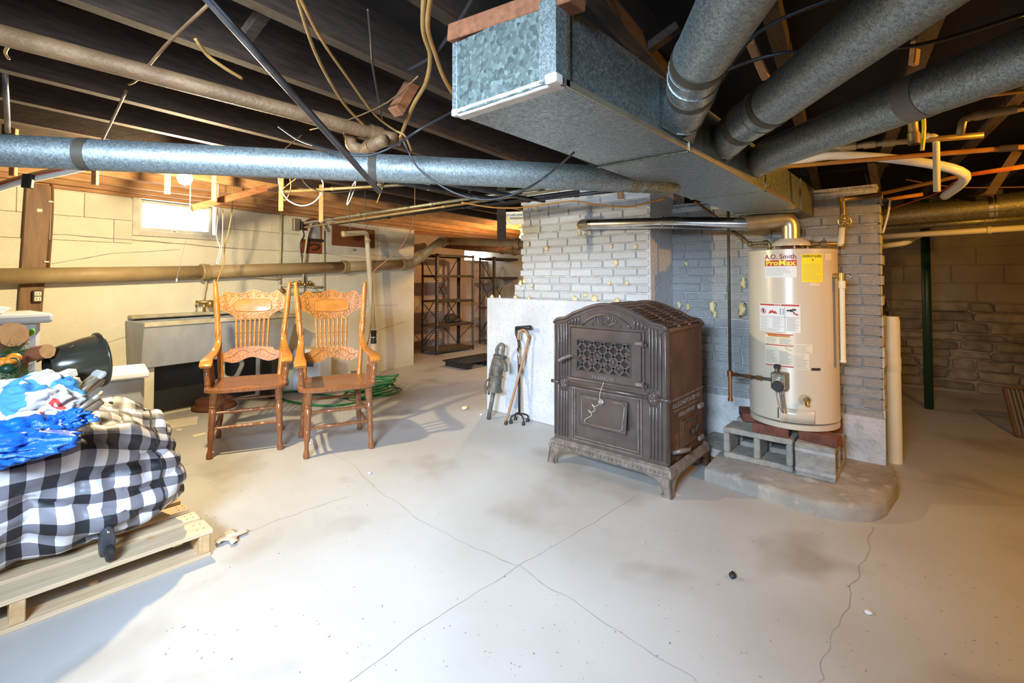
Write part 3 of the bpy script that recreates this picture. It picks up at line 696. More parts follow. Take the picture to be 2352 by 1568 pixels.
m = MB(); m.tube([(xs-.004, .10, .215), (xs+.05, .13, .235), (xs+.06, .19, .225), (xs+.04, .25, .222)], [.012, .015, .012, .012], 8); m.build('damper_lever', m_ironl, st, True)
m = MB(); m.bx(xs-.004, xs+.003, .075, .18, .185, .215); m.build('damper_slot', m_irond, st, 0)
for z in (.40, .19):
    m = MB(); m.bx(xs, xs+.02, .49, .565, z, z+.03); m.build('side_hinge', m_ironl, st, 0, .004)
# ================================================================== WATER HEATER ON BLOCKS
HC = Vector((3.53, .69, 0)); HR = .250; HZ0 = .345; HZ1 = 1.432
wh = thing('water_heater', 'tall beige gas water heater raised on cinder blocks and red bricks', 'water heater', HC)
def hp_(a, z, r=HR): return HC + Vector((math.cos(a)*r, math.sin(a)*r, z))
tocam = math.atan2(-HC.y, -HC.x)                    # angle facing the camera
def lathe_at(m, prof, n=48): return m.lathe(prof, HC, (0, 0, 1), n)
m = MB(); lathe_at(m, [(HR, HZ0+.045), (HR+.002, HZ0+.05), (HR, HZ0+.055), (HR, HZ1-.018), (HR, HZ1-.018)]); jk = m.build('jacket', m_heater, wh, 40)
m = MB(); lathe_at(m, [(HR-.008, HZ0), (HR-.001, HZ0+.004), (HR-.001, HZ0+.034), (HR-.01, HZ0+.036)]); m.build('base_ring', m_heater, wh, 40)
m = MB(); lathe_at(m, [(HR-.02, HZ0+.002), (HR-.02, HZ0+.047)]); m.build('base_gap', m_irond, wh, 40)
m = MB(); lathe_at(m, [(HR+.003, HZ1-.024), (HR+.003, HZ1-.004), (HR-.004, HZ1), (.0001, HZ1+.006)]); m.build('top_cap', m_heater, wh, 40)
def curved(name, mat, a0, a1, z0, z1, off, parent, n=10):   # patch on the jacket; angles measured from tocam, positive = image right
    m = MB(); m.grid(lambda u, v: hp_(tocam + a0 + (a1-a0)*u, z0 + (z1-z0)*v, HR+off), n, 2); return m.build(name, mat, parent, True)
def hang(px): # image column to jacket angle (front surface)
    best = None
    for i in range(-120, 121):
        a = i*.0125; p = hp_(tocam+a, 1.0) - EYEP; d = p.dot(f2); x = PPX + FPX*p.dot(rt)/d
        if best is None or abs(x-px) < best[0]: best = (abs(x-px), a)
    return best[1]
def hz(px, py):
    a = hang(px); p = hp_(tocam+a, 1.0); d = (p-EYEP).dot(fw); return onD(px, py, d).z
def ctext(m, body, a, z, size, off=.0022, align='CENTER', spacing=1.0, bold=0, sx=1.0):
    t = MB(); t.text(body, (0, 0, 0), (1, 0, 0), (0, 1, 0), size, 0, align, spacing, 0, bold)
    vs = [hp_(tocam + a + v.x*sx/HR, z + v.y, HR+off) for v in t.v]; m.add(vs, t.f); return m
def lines(m, a0, a1, z0, z1, n, seed=1, off=.002, h=.0022):
    rr = random.Random(seed)
    for i in range(n):
        z = z1 - (z1-z0)*(i+.5)/n; e = a0 + (a1-a0)*rr.uniform(.6, 1.0)
        g = MB(); g.grid(lambda u, v: hp_(tocam + a0 + (e-a0)*u, z + h*(v-.5), HR+off), 5, 2); m.add(g.v, g.f)
    return m
# brand label
aL, aR = hang(1759), hang(1832); z0, z1 = hz(1795, 637), hz(1795, 582); zm, zn = hz(1795, 597), hz(1795, 611)
lb = curved('brand_label', m_heater, aL, aR, z0, z1, .0008, wh); 
curved('label_panel', m_white, aL, aR, z0, zn, .0012, lb); curved('label_stripe', m_red, aL, aR, zn, zm, .0012, lb)
m = MB(); ctext(m, 'A.O. Smith', (aL+aR)/2, (zm+z1)/2, (z1-zm)*1.02, bold=.02, sx=.97); m.build('lettering', m_maroon, lb, 0)
m = MB(); ctext(m, 'ProMax', (aL+aR)/2, (zm+zn)/2, (zm-zn)*1.25, bold=.03, sx=1.12); m.build('lettering', m_yellow, lb, 0)
m = MB(); lines(m, aL+.02, aR-.03, z0+.01, zn-.008, 7, 3, h=.0016); m.build('small_print', m_inkg, lb, 0)
# yellow energy label
aL, aR = hang(1843), hang(1891); z0, z1 = hz(1866, 648), hz(1866, 583)
lb = curved('energy_label', m_yellow, aL, aR, z0, z1, .001, wh)
m = MB(); ctext(m, 'ENERGYGUIDE', (aL+aR)/2, z1-.014, .021, bold=.01, sx=.78); m.build('lettering', m_ink, lb, 0)
m = MB(); lines(m, aL+.03, aR-.03, z0+.01, z1-.055, 11, 5, h=.0015); m.build('small_print', m_inkg, lb, 0)
m = MB(); ac = (aL+aR)/2; m.add([hp_(tocam+ac-.025, z1-.032, HR+.0022), hp_(tocam+ac+.025, z1-.032, HR+.0022), hp_(tocam+ac, z1-.042, HR+.0022)], [(2, 1, 0)]); m.build('arrow', m_ink, lb, 0)
curved('sticker', m_label, hang(1860), hang(1884), hz(1872, 656), hz(1872, 650), .001, wh)
curved('sticker', m_label, hang(1897), hang(1912), hz(1903, 597), hz(1903, 582), .001, wh)
# danger label
aL, aR = hang(1746), hang(1838); z0, z1 = hz(1790, 762), hz(1790, 697); H_ = z1-z0
lb = curved('danger_label', m_white, aL, aR, z0, z1, .001, wh); W_ = aR-aL
curved('label_stripe', m_red, aL+.02, aR-.02, z1-.014, z1-.004, .0018, lb)
m = MB(); ctext(m, 'DANGER', (aL+aR)/2, z1-.009, .010, .0026, spacing=1.1, bold=.01); m.build('lettering', m_white, lb, 0)
m = MB(); lines(m, aL+.03, aL+W_*.32, z0+.02, z0+H_*.5, 8, 7); lines(m, aL+W_*.37, aL+W_*.64, z0+.02, z0+H_*.5, 8, 8); lines(m, aL+W_*.7, aR-.02, z0+.01, z0+H_*.5, 12, 9); lines(m, aL+.03, aL+W_*.64, z0+.004, z0+.018, 2, 10); m.build('small_print', m_inkg, lb, 0)
m = MB(); g = MB(); g.grid(lambda u, v: hp_(tocam+aL+W_*.66+.006*(u-.5), z0+.005+(H_-.025)*v, HR+.002), 2, 2); m.add(g.v, g.f); g = MB(); g.grid(lambda u, v: hp_(tocam+aL+.02+(W_-.04)*u, z0+H_*.52+.0015*v, HR+.002), 8, 2); m.add(g.v, g.f); m.build('divider', m_ink, lb, 0)
m = MB(); cc = aL+W_*.12; zc = z0+H_*.72
m.tube([hp_(tocam+cc+.065*math.cos(t)*1.0, zc+.0165*math.sin(t), HR+.0025) for t in [2*PI*i/16 for i in range(16)]], .0016, 5, True); m.tube([hp_(tocam+cc-.045, zc+.011, HR+.003), hp_(tocam+cc+.045, zc-.011, HR+.003)], .0016, 5); m.build('prohibition_ring', m_red, lb, True)
curved('can_pictogram', m_ink, cc-.025, cc+.025, zc-.009, zc+.010, .0016, lb)
m = MB(); fa = aL+W_*.36
def fl_(pts, off=.002): return [hp_(tocam+fa+a, zc+b, HR+off) for a, b in pts]
m.add(fl_([(-.10, -.014), (.12, -.014), (.10, -.006), (.07, .004), (.03, -.001), (.01, .012), (-.02, .001), (-.05, .006), (-.07, -.006)]), [tuple(range(9))[::-1]]); m.build('flame_pictogram', m_red, lb, 0)
m = MB(); ha = aL+W_*.59
m.tube([hp_(tocam+ha+a, zc+b, HR+.0025) for a, b in ((-.032, -.016), (.032, -.016), (.032, .017), (-.032, .017))], .0013, 5, True); m.build('tank_pictogram', m_ink, lb, True)
m = MB(); va = aL+W_*.82
for a, b, r in ((-.09, .008, .006), (-.03, .008, .008), (.02, .014, .006), (.06, .013, .006)): m.ball(hp_(tocam+va+a, zc+b, HR+.0015), r, 8, 5)
m.tube([hp_(tocam+va+a, zc+b, HR+.003) for a, b in ((-.09, .008), (.0, .006), (.04, -.004))], .003, 5); m.build('valve_pictogram', m_ink, lb, True)
m = MB(); m.tube([hp_(tocam+va+a, zc+b, HR+.003) for a, b in ((.03, -.009), (.08, -.013), (.12, -.018))], .004, 5); m.build('hand_pictogram', m_red, lb, True)
# instructions labels
aL, aR = hang(1757), hang(1822); z0, z1 = hz(1790, 842), hz(1790, 765); H_ = z1-z0; W_ = aR-aL
lb = curved('instruction_label', m_label, aL, aR, z0, z1, .0012, wh)
for a in (.98, .655, .04): curved('label_stripe', m_red, aL+.01, aR-.01, z0+H_*a-.006, z0+H_*a, .0018, lb)
curved('warning_bar', m_corange, aL+W_*.12, aR-W_*.12, z0+H_*.89, z0+H_*.95, .0018, lb)
m = MB(); 
for q, (u0, u1) in enumerate(((.04, .46), (.54, .97))): lines(m, aL+W_*u0, aL+W_*u1, z0+H_*.68, z0+H_*.86, 6, 20+q); lines(m, aL+W_*u0, aL+W_*u1, z0+H_*.09, z0+H_*.48, 13, 30+q)
m.build('small_print', m_inkg, lb, 0)
m = MB(); m.tube([hp_(tocam+aL+W_*u, z0+H_*v, HR+.002) for u, v in ((.74, .60), (.78, .55), (.88, .52), (.95, .52))], .001, 5); m.build('hose_pictogram', m_ink, lb, True)
aL2, aR2 = hang(1824), hang(1857); z0, z1 = hz(1840, 849), hz(1840, 812)
lb = curved('rating_label', m_label, aL2, aR2, z0, z1, .0008, wh); m = MB(); lines(m, aL2+.02, aR2-.02, z0+.005, z1-.005, 9, 41); m.build('small_print', m_inkg, lb, 0)
lb = curved('rating_label', m_label, hang(1824), hang(1866), hz(1845, 811), hz(1845, 790), .0016, wh); m = MB(); lines(m, hang(1824)+.02, hang(1866)-.02, hz(1845, 810), hz(1845, 792), 5, 42, .0026); m.build('small_print', m_inkg, lb, 0)
curved('name_strip', m_ink, hang(1862), hang(1882), hz(1872, 851), hz(1872, 845), .0012, wh)
# gas valve
av = hang(1793); zv = hz(1793, 872); nd = Vector((math.cos(tocam+av), math.sin(tocam+av), 0)); td = Vector((-nd.y, nd.x, 0))
R_ = Matrix((td, nd, up)).transposed()
gvp = HC + nd*(HR+.035) + up*zv
m = MB(); m.box(gvp, (.085, .07, .10), R_); gv = m.build('gas_valve', m_galvd, wh, 0, .006)
m = MB(); m.lathe([(.028, 0), (.031, .004), (.031, .018), (.026, .024), (.0001, .024)], gvp + nd*.036 - up*.026, nd, 20); kn = m.build('dial', m_ink, gv, 30)
m = MB(); m.lathe([(.0315, .006), (.0315, .012)], gvp + nd*.036 - up*.026, nd, 20, False); m.build('dial_band', m_red, kn, True)
m = MB(); m.lathe([(.013, 0), (.013, .012), (.0001, .014)], gvp + nd*.036 + up*.018, nd, 14); m.build('pilot_button', m_steel, gv, 30)
m = MB(); m.cyl(gvp - td*.0 + td*(-.015) + up*.05, gvp + td*(-.015) + up*.072, .013, n=10); m.build('stem', m_steel, gv, 30); m = MB(); m.box(gvp + td*(-.015) + up*.083, (.032, .028, .026), R_); m.build('igniter', m_black, gv, 0, .004)
m = MB(); g0 = gvp - up*.05
for dx in (.0, .014): m.tube(smoothpath([g0 + td*dx, g0 + td*(dx+.005) - up*.06 + nd*.005, g0 + td*(dx+.012) - up*.14 - nd*.01], 5), .0045 if dx else .006, 6)
m.tube(smoothpath([g0 - td*.025, g0 - td*.015 - up*.08, g0 + td*.005 - up*.14 - nd*.01], 5), .002, 5); m.build('burner_tube', m_steel, gv, True)
# access door with rolled left edge
aD0, aD1 = hang(1792), hang(1868); zd0, zd1 = HZ0+.048, hz(1830, 940)
m = MB(); m.grid(lambda u, v: hp_(tocam + aD0 + (aD1-aD0)*u, zd0 + (zd1-zd0)*v, HR + .004 + .022*max(0, 1-u*7)**.5), 30, 2); ad = m.build('access_door', m_heater, wh, True)
s_ = ad.modifiers.new('s', 'SOLIDIFY'); s_.thickness = .003
curved('vent_slot', m_irond, hang(1783), hang(1786), HZ0+.06, hz(1785, 935), .001, wh)
# drain valve
adv = hang(1846); zdv = hz(1846, 918); nd2 = Vector((math.cos(tocam+adv), math.sin(tocam+adv), 0))
m = MB(); m.lathe([(.032, 0), (.032, .003), (.024, .001)], HC + nd2*(HR-.001) + up*zdv, nd2, 18); dv = m.build('drain_valve', m_heaterd, wh, 40)
m = MB(); m.cyl(HC+nd2*HR+up*zdv, HC+nd2*(HR+.035)+up*(zdv+.006), .012, n=10); m.cyl(HC+nd2*(HR+.03)+up*(zdv+.006), HC+nd2*(HR+.05)+up*(zdv-.025), .011, n=10); m.lathe([(.016, 0), (.016, .006), (.0001, .008)], HC+nd2*(HR+.04)+up*(zdv+.012), nd2, 12); m.build('brass_tap', m_brass, dv, 40)
# draft hood
m = MB(); m.lathe([(.07, HZ1+.075), (.073, HZ1+.07), (.105, HZ1+.052), (.112, HZ1+.035), (.112, HZ1+.028), (.10, HZ1+.028)], HC, (0, 0, 1), 28); dh_ = m.build('draft_hood', m_heater, wh, 40)
for k in range(4): a = k*PI/2+.4; m = MB(); m.cyl(HC+Vector((.095*math.cos(a), .095*math.sin(a), HZ1)), HC+Vector((.095*math.cos(a), .095*math.sin(a), HZ1+.03)), .005, n=6); m.build('hood_leg', m_heaterd, dh_, 30)
m = MB(); m.cyl(HC+up*(HZ1), HC+up*(HZ1+.03), .055, n=18); m.build('flue_collar', m_rust, dh_, 40)
# relief valve and discharge tube
arv = hang(1910)+.12; nd3 = Vector((math.cos(tocam+arv), math.sin(tocam+arv), 0)); zr = hz(1912, 633)
pr0 = HC+nd3*HR+up*zr; pr1 = HC+nd3*(HR+.045)+up*zr
m = MB(); m.cyl(pr0-nd3*.01, pr1, .016, n=10); m.cyl(pr1+up*.016, pr1-up*.045, .018, n=10); rv = m.build('relief_valve', m_brass, wh, 40)
m = MB(); m.bx(0, 0, 0, 0, 0, 0); m = MB(); m.tube([pr1+nd3*.01, pr1+nd3*.045+up*.002, pr1+nd3*.05-up*.02], .005, 6); m.build('test_lever', m_steel, rv, True)
zt_ = hz(1912, 825); m = MB(); m.cyl(pr1-up*.03, Vector((pr1.x, pr1.y, zt_)), .0145, n=12); dt = m.build('discharge_tube', m_pvc, wh, 40)
m = MB(); m.cyl(pr1-up*.03, pr1-up*.075, .019, n=12); m.cyl(Vector((pr1.x, pr1.y, zt_)), Vector((pr1.x, pr1.y, zt_-.012)), .017, n=12); m.build('coupling', m_pvc, dt, 40)
# flue pipe
flue = thing('flue_pipe', 'shiny round metal flue pipe running from the heater to the chimney', 'flue pipe', (3.3, 1.4, 1.55))
E0 = HC + up*(HZ1+.07); FX = 3.32
pA = Vector((HC.x-.02, HC.y, 1.60)); pB = Vector((FX+.08, .93, 1.612)); pC = Vector((FX, 1.45, 1.655)); pD = Vector((FX, 2.10, 1.69)); pE = Vector((CX+.03, 2.16, 1.69))
m = MB(); m.tube(cornered([E0, E0+up*.14, pB], .11, 6), .052, 18); e = m.build('elbow', m_flueb, flue, 30)
m = MB(); d = (pB-(E0+up*.14)).normalized(); q0 = E0+up*.14+d*.12
m.tube([q0, pB, pC], .042, 20); m.build('pipe_section', m_steel, flue, 40)
m = MB(); m.tube([pC-(pC-pB).normalized()*.10, pC, pD], .044, 20); m.build('pipe_section', m_steel, flue, 40)
m = MB(); m.tube(cornered([pD-Vector((0, .02, 0)), pD+Vector((0, .06, 0)), pE], .06, 5), .046, 18); m.build('chimney_elbow', m_flueb, flue, 30)
m = MB(); m.lathe([(.046, 0), (.085, 0), (.085, .03), (.046, .03)], Vector((CX-.012, pE.y, pE.z)), (1, 0, 0), 20); m.build('thimble', m_cbase, flue, 40)
for i, (p, r) in enumerate(((pC, .047), (pC-(pC-pB).normalized()*.07, .046), (q0+d*.03, .046), (q0+d*.10, .045), (pD-Vector((0, .05, 0)), .048))):
    m = MB(); dd = Vector((0, 1, 0)); m.lathe([(r-.006, -.006), (r, 0), (r-.006, .006)], p, dd, 20, False); m.build('crimp_ring', m_steel, flue, 40)
for k in range(5):
    a = k/4; p = Vector((CX-.02, pE.y+.07*math.cos(PI+PI*a), pE.z-.075*math.sin(PI*a)-.01)); m = MB(); m.ball(p, (.012, .016, .02), 8, 6, .5, 3, k); m.build('foam_blob', m_foam, chim, True)
# cinder blocks, red bricks
def cinder(name, c, L, D, Hh, rot, label, cores='y'):
    t = thing(name, label, 'cinder block', c, rot, 'cinder blocks under the water heater', local=True)
    m = MB()
    # long axis x, webs separating two cores that open along y (block laid on its side)
    m.bx(-L/2, L/2, -D/2, D/2, 0, .035); m.bx(-L/2, L/2, -D/2, D/2, Hh-.035, Hh)
    for x in (-L/2, -.018, L/2-.036): m.bx(x, x+.036, -D/2, D/2, .035, Hh-.035)
    m.build('block_body', m_cinder, t, 0, .006); return t
PZ = .090
cinder('cinder_block', (3.29+.10, .85, PZ), .398, .20, .195, PI/2, 'grey cinder block lying on its side with two open cores facing the stove')
t = cinder('cinder_block', (3.27+.20, .535, PZ), .398, .20, .195, 0, 'grey cinder block with its solid grooved end forward beneath the drain tap')
m = MB(); m.bx(-.2005, -.199, -.10, .10, .03, .05); m.bx(-.2005, -.199, -.10, .10, .145, .165); m.build('end_groove', m_mortar, t, 0)
t = cinder('cinder_block', (3.68, .85, PZ), .398, .20, .195, PI/2, 'grey cinder block hidden behind the one with open cores')
for i, (x, y, rz, lab) in enumerate(((3.345, .775, PI/2+.05, 'red brick lying on the open-cored cinder block'), (3.36, .52, PI/2-.18, 'red brick on the cinder block below the drain tap'), (3.60, .98, .4, 'red brick at the back left of the heater base'), (3.72, .50, .1, 'red brick at the back right of the heater base'))):
    m = MB(); m.box((0, 0, .0285), (.20, .095, .057)); o = m.build('red_brick', m_redbrick, None, 0, .004); o.location = (x, y, PZ+.1955); o.rotation_euler = (0, 0, rz); tag(o, lab, 'brick', 'red bricks under the water heater')
# water pipes at the heater
cw = thing('cold_water_pipe', 'old brass pipe with round handwheel valve rising beside the heater', 'water pipe', (3.6, .5, 1.42))
c1 = onX(1853, 573, 3.62); wp = [Vector((c1.x, c1.y, HZ1-.01)), onX(1853, 557, 3.62), onX(1932, 560, 3.64), onX(1937, 480, 3.66), onX(1933, 458, 3.66), onX(2022, 447, 3.78)]
wp[1].z = onX(1853, 560, 3.62).z
m = MB(); m.tube(cornered([wp[0], wp[1], wp[2]], .03), .0145, 10); m.build('pipe', m_oldpipe, cw, True)
m = MB(); m.tube(cornered([wp[2]+Vector((0, .02, 0)), wp[2], wp[2].lerp(wp[3], .55)], .02), .017, 10); m.build('painted_pipe', m_pvcy, cw, True)
m = MB(); m.tube(cornered([wp[2].lerp(wp[3], .5), wp[3], wp[4], wp[5]], .03), .0165, 10); m.build('pipe', m_oldpipe, cw, True)
for p, d in ((wp[1].lerp(wp[2], .5), wp[2]-wp[1]), (wp[1].lerp(wp[2], .12), wp[2]-wp[1]), (wp[4], up), (wp[2].lerp(wp[3], .55), up)):
    d = d.normalized(); m = MB(); m.cyl(p-d*.016, p+d*.016, .022, n=6); m.build('union', m_oldpipe, cw, 30)
hwp = onX(1937, 510, 3.66) ; m = MB(); nx = Vector((-.85, -.2, 0)).normalized(); cc = hwp+nx*.055; a1 = nx.orthogonal().normalized(); b1 = nx.cross(a1)
m.tube([cc+(a1*math.cos(t)+b1*math.sin(t))*.034 for t in [2*PI*i/20 for i in range(20)]], .005, 6, True)
for k in range(5): a = 2*PI*k/5; m.cyl(cc, cc+(a1*math.cos(a)+b1*math.sin(a))*.034, .004, n=6)
m.cyl(hwp, cc, .006, n=8); m.ball(cc, .009); m.build('handwheel', m_brass, cw, True)
m = MB(); m.cyl(hwp-up*.03, hwp+up*.03, .022, n=10); m.cyl(hwp, hwp+nx*.03, .015, n=8); m.build('valve_body', m_oldpipe, cw, 30)
hwt = thing('hot_water_pipe', 'short old pipe bending up to the left from the heater top', 'water pipe', (3.6, .85, 1.42))
h = [onX(1768, 573, 3.60), onX(1768, 556, 3.60), onX(1722, 560, 3.60), onX(1682, 530, 3.66)]; h[0].z = HZ1-.008
m = MB(); m.tube(cornered(h, .025), .0125, 10); m.build('pipe', m_oldpipe, hwt, True)
for p, q in ((h[1].lerp(h[2], .2), h[2]-h[1]), (h[2].lerp(h[3], .45), h[3]-h[2]), (h[2], h[2]-h[1])):
    d = q.normalized(); m = MB(); m.cyl(p-d*.014, p+d*.014, .019, n=6); m.build('union', m_oldpipe, hwt, 30)
# gas line
gx = 3.40; g0 = onX(1669, 488, gx); g1 = onX(1677, 858, gx); g2 = onX(1678, 918, gx)
gl = thing('gas_pipe', 'thin dark vertical gas pipe with copper-coloured tee and drip leg', 'gas pipe', (g1.x, g1.y, g2.z))
gtop = Vector((g1.x, g1.y, 1.93)); gm = Vector((g1.x, g1.y, g1.z))
m = MB(); m.cyl(gm, gtop, .0095, n=10); m.build('riser', m_dark, gl, True)
m = MB(); m.cyl(gm+up*.02, gm-up*.02, .018, n=10); m.cyl(gm, Vector((gm.x, gm.y, g2.z)), .012, n=10); m.cyl(Vector((gm.x, gm.y, g2.z+.012)), Vector((gm.x, gm.y, g2.z-.008)), .016, n=10); m.build('drip_leg', m_copper, gl, 40)
ge = gvp - td*.04 if (gvp - td*.04 - gm).length < (gvp + td*.04 - gm).length else gvp + td*.04
m = MB(); m.tube([gm, gm.lerp(ge, .3), gm.lerp(ge, .6), ge], .009, 10); m.build('branch_pipe', m_dark, gl, True)
for t in (.13, .45, .7):
    p = gm.lerp(ge, t); d = (ge-gm).normalized(); m = MB(); m.cyl(p-d*.018, p+d*.018, .0155, n=8); m.build('union', m_copper if t < .3 else m_brass, gl, 40)
# ================================================================== DUCTWORK
TB, TT = 1.675, 1.862; TX0 = .838; TX1 = RX-.015; TY0 = .605; TY1 = .928
trunk = thing('trunk_duct', 'rectangular galvanised sheet metal trunk duct hanging above the stove', 'air duct', ((TX0+TX1)/2, .77, TB))
sx = [TX0, onZ(1581, 345, TB).x, onZ(1733, 440, TB).x, onZ(1815, 482, TB).x, TX1]
ty1 = lambda x: TY1 + .05*(x-TX0)/(TX1-TX0)
for i in range(4):
    a, b = sx[i]+.001, sx[i+1]-.001; g = .004*(i % 2)
    m = MB(); vs = [Vector((x, y, z)) for x in (a, b) for y, z in ((TY0-g, TB-g), (ty1(x)+g, TB-g), (ty1(x)+g, TT), (TY0-g, TT))]
    m.add(vs, [(3, 2, 1, 0), (4, 5, 6, 7), (0, 1, 5, 4), (1, 2, 6, 5), (2, 3, 7, 6), (3, 0, 4, 7)]); m.build('duct_section', m_galv if i < 3 else m_galvd, trunk, 0, .002)  # last section has the bulb's yellow light put into its colour
    if i: m = MB(); m.bx(a-.006, a+.004, TY0-.007, ty1(a)+.007, TB-.007, TB-.003); m.bx(a-.006, a+.004, TY0-.009, TY0-.003, TB-.007, TT); m.build('drive_cleat', m_galvd, trunk, 0)
m = MB(); m.bx(TX0-.006, TX0, TY0-.002, TY1+.002, TB, TT); m.build('end_cap', m_galvb, trunk, 0, .001)
m = MB(); m.bx(TX0-.010, TX0-.005, TY0-.004, TY0+.042, TB+.004, TT); m.build('corner_strip', m_galvr, trunk, 0, .001)
m = MB(); m.bx(TX0-.010, TX0-.005, TY1-.014, TY1+.004, TB+.004, TT); m.build('corner_strip', m_galvr, trunk, 0, .001)
m = MB(); m.bx(TX0-.012, TX0+.030, TY0-.006, TY0-.002, TB, TT); m.build('corner_strip', m_galvr, trunk, 0, .001)
m = MB(); m.bx(TX0+.030, TX0+.042, TY0-.006, TY0-.002, TB, TT); m.build('seam_strip', m_galvd, trunk, 0)
m = MB(); m.grid(lambda u, v: Vector((TX0-.011+.042*v+.003*noise.noise(Vector((u*9, v*3, 0))), TY0+(TY1-TY0)*u, TB-.004+.014*max(0, 1-v*3.5))), 24, 8); m.build('sealing_tape', m_seal, trunk, True)
m = MB(); m.box((TX0-.002, TY0+.006, TB+.006), (.03, .03, .022)); m.build('tape_corner', m_seal, trunk, 0, .004, 2)
m = MB(); m.box((TX0-.004, TY1-.004, TB+.004), (.018, .018, .018)); m.build('tape_corner', m_seal, trunk, 0, .004, 2)
m = MB(); m.beam((TX0+.03, TY0-.004, TB+.006), (sx[1], TY0-.004, TB+.006), .004, .016); m.build('bottom_seam', m_flueb, trunk, 0)
m = MB(); m.beam((sx[1]+.01, TY0-.006, TB+.006), (sx[3], TY0-.006, TB+.006), .004, .016); m.build('bottom_seam', m_flueb, trunk, 0)
DR = .066
def duct(name, label, boot, path, bands, mats=m_galvr, r=DR, elbow=None):
    P3 = [Vector(p) for p in path]
    t = thing(name, label, 'air duct', P3[0], 0, 'round branch ducts off the trunk')
    if boot:                                        # rectangular to round take-off fitted on the trunk side
        x0, x1, z0, z1 = boot; c = P3[0]; d = (P3[1]-P3[0]).normalized(); a = d.cross(up).normalized(); b = a.cross(d)
        n = 24; vs = []
        def sq(t_):
            cx, sx_ = math.cos(t_), math.sin(t_); k = 1/max(abs(cx), abs(sx_)); return cx*k, sx_*k
        flip = 1 if a.x > 0 else -1
        for lv in range(2):
            for k in range(n):
                t_ = 2*PI*k/n
                if lv == 0: q = sq(t_); vs.append(Vector(((x0+x1)/2 + flip*q[0]*(x1-x0)/2, TY0-.005, (z0+z1)/2 + q[1]*(z1-z0)/2)))
                else: vs.append(c + a*math.cos(t_)*r*1.02 + b*math.sin(t_)*r*1.02)
        m = MB(); m.add(vs, [(k, (k+1) % n, n+(k+1) % n, n+k) for k in range(n)]); m.build('take_off_boot', m_galv, t, 50)
    e = elbow or 1
    if e > 1:
        m = MB(); m.tube(P3[:e+1], r*1.01, 28); m.build('elbow', m_galv, t, 28)
    m = MB(); m.tube([P3[e-1].lerp(P3[e], .95 if e > 1 else 0)] + P3[e:], r, 32); m.build('duct_pipe', mats, t, 60)
    for bi, (k, f, w, mt, rr) in enumerate(bands):
        p = P3[k].lerp(P3[k+1], f); d = (P3[k+1]-P3[k]).normalized()
        m = MB(); m.lathe([(r*.99, -w/2), (r*rr, -w/2), (r*rr, w/2), (r*.99, w/2)], p, d, 32, False); m.build('tape_band' if mt is not m_galv else 'bead', mt, t, 40)
    return t
ZA = 1.775
q = [onZ(1566, 268, ZA), onZ(1588, 212, ZA), onZ(1600, 150, ZA), onZ(1686, 0, ZA)]
q.append(q[-1] + (q[-1]-q[-2])*2.6)
duct('branch_duct', 'round galvanised branch duct nearest the blunt end of the trunk, with two brown tape bands', (1.35, 1.61, 1.70, 1.85), q, [(1, .15, .035, m_tapeg, 1.03), (2, .12, .04, m_tapeg, 1.03), (0, .15, .008, m_galv, 1.05), (1, .65, .008, m_galv, 1.04)], elbow=2)
q = [onZ(1655, 335, ZA), onZ(1700, 290, ZA), onZ(1760, 250, ZA), onZ(1900, 140, ZA), onZ(2180, -75, ZA)]; q.append(q[-1]+(q[-1]-q[-2])*2.5)
duct('branch_duct', 'middle round galvanised branch duct with brown tape at its jointed elbow', (1.72, 1.97, 1.70, 1.85), q, [(1, .1, .04, m_tapeg, 1.03), (2, .1, .035, m_tapeg, 1.03), (0, .3, .008, m_galv, 1.05), (1, .8, .008, m_galv, 1.04)], elbow=2)
q = [onZ(1722, 382, ZA), onZ(1775, 352, ZA), onZ(2150, 205, ZA), onZ(2380, 118, ZA)]; q.append(q[-1]+(q[-1]-q[-2])*3)
duct('branch_duct', 'round galvanised branch duct nearest the brick wall with pale grey tape', (2.14, 2.40, 1.70, 1.85), q, [(0, .75, .05, m_tapel, 1.02), (1, .93, .06, m_tapel, 1.025), (0, .2, .008, m_galv, 1.05)], elbow=1)
# long duct running left
qa = onZ(-120, 340, 1.685); qb = onZ(1475, 414, 1.685)
ld = thing('long_round_duct', 'long round galvanised duct crossing under the joists toward the light bulb', 'air duct', qa.lerp(qb, .5)); OFF[ld.name] = qa.lerp(qb, .5)
m = MB(); m.tube([qa, qb], .055, 32); m.build('duct_pipe', m_galvr, ld, 60)
for px, w, mt in ((205, .035, m_tapeg), (857, .03, m_tapeg), (1452, .05, m_galvd)):
    p = onZ(px, 348+.0463*px*.98, 1.685); f = (p-qa).dot((qb-qa).normalized()); p = qa+(qb-qa).normalized()*f
    m = MB(); m.lathe([(.054, -w/2), (.0565, -w/2), (.0565, w/2), (.054, w/2)], p, qb-qa, 32, False); m.build('tape_band', mt, ld, 40)
qe = Vector((2.35, TY1+.03, 1.74)); m = MB(); m.tube(cornered([qb, qb+(qb-qa).normalized()*.12, qe], .1, 6), .056, 24); m.build('elbow', m_galvd, ld, 40)
m = MB(); hp = onZ(1466, 425, 1.66); m.beam(Vector((hp.x-.05, hp.y+.06, 1.60)), Vector((hp.x-.05, hp.y+.06, ZJ)), .025, .012, (1, 0, 0)); m.build('hanger_strip', m_plank, ld, 0)
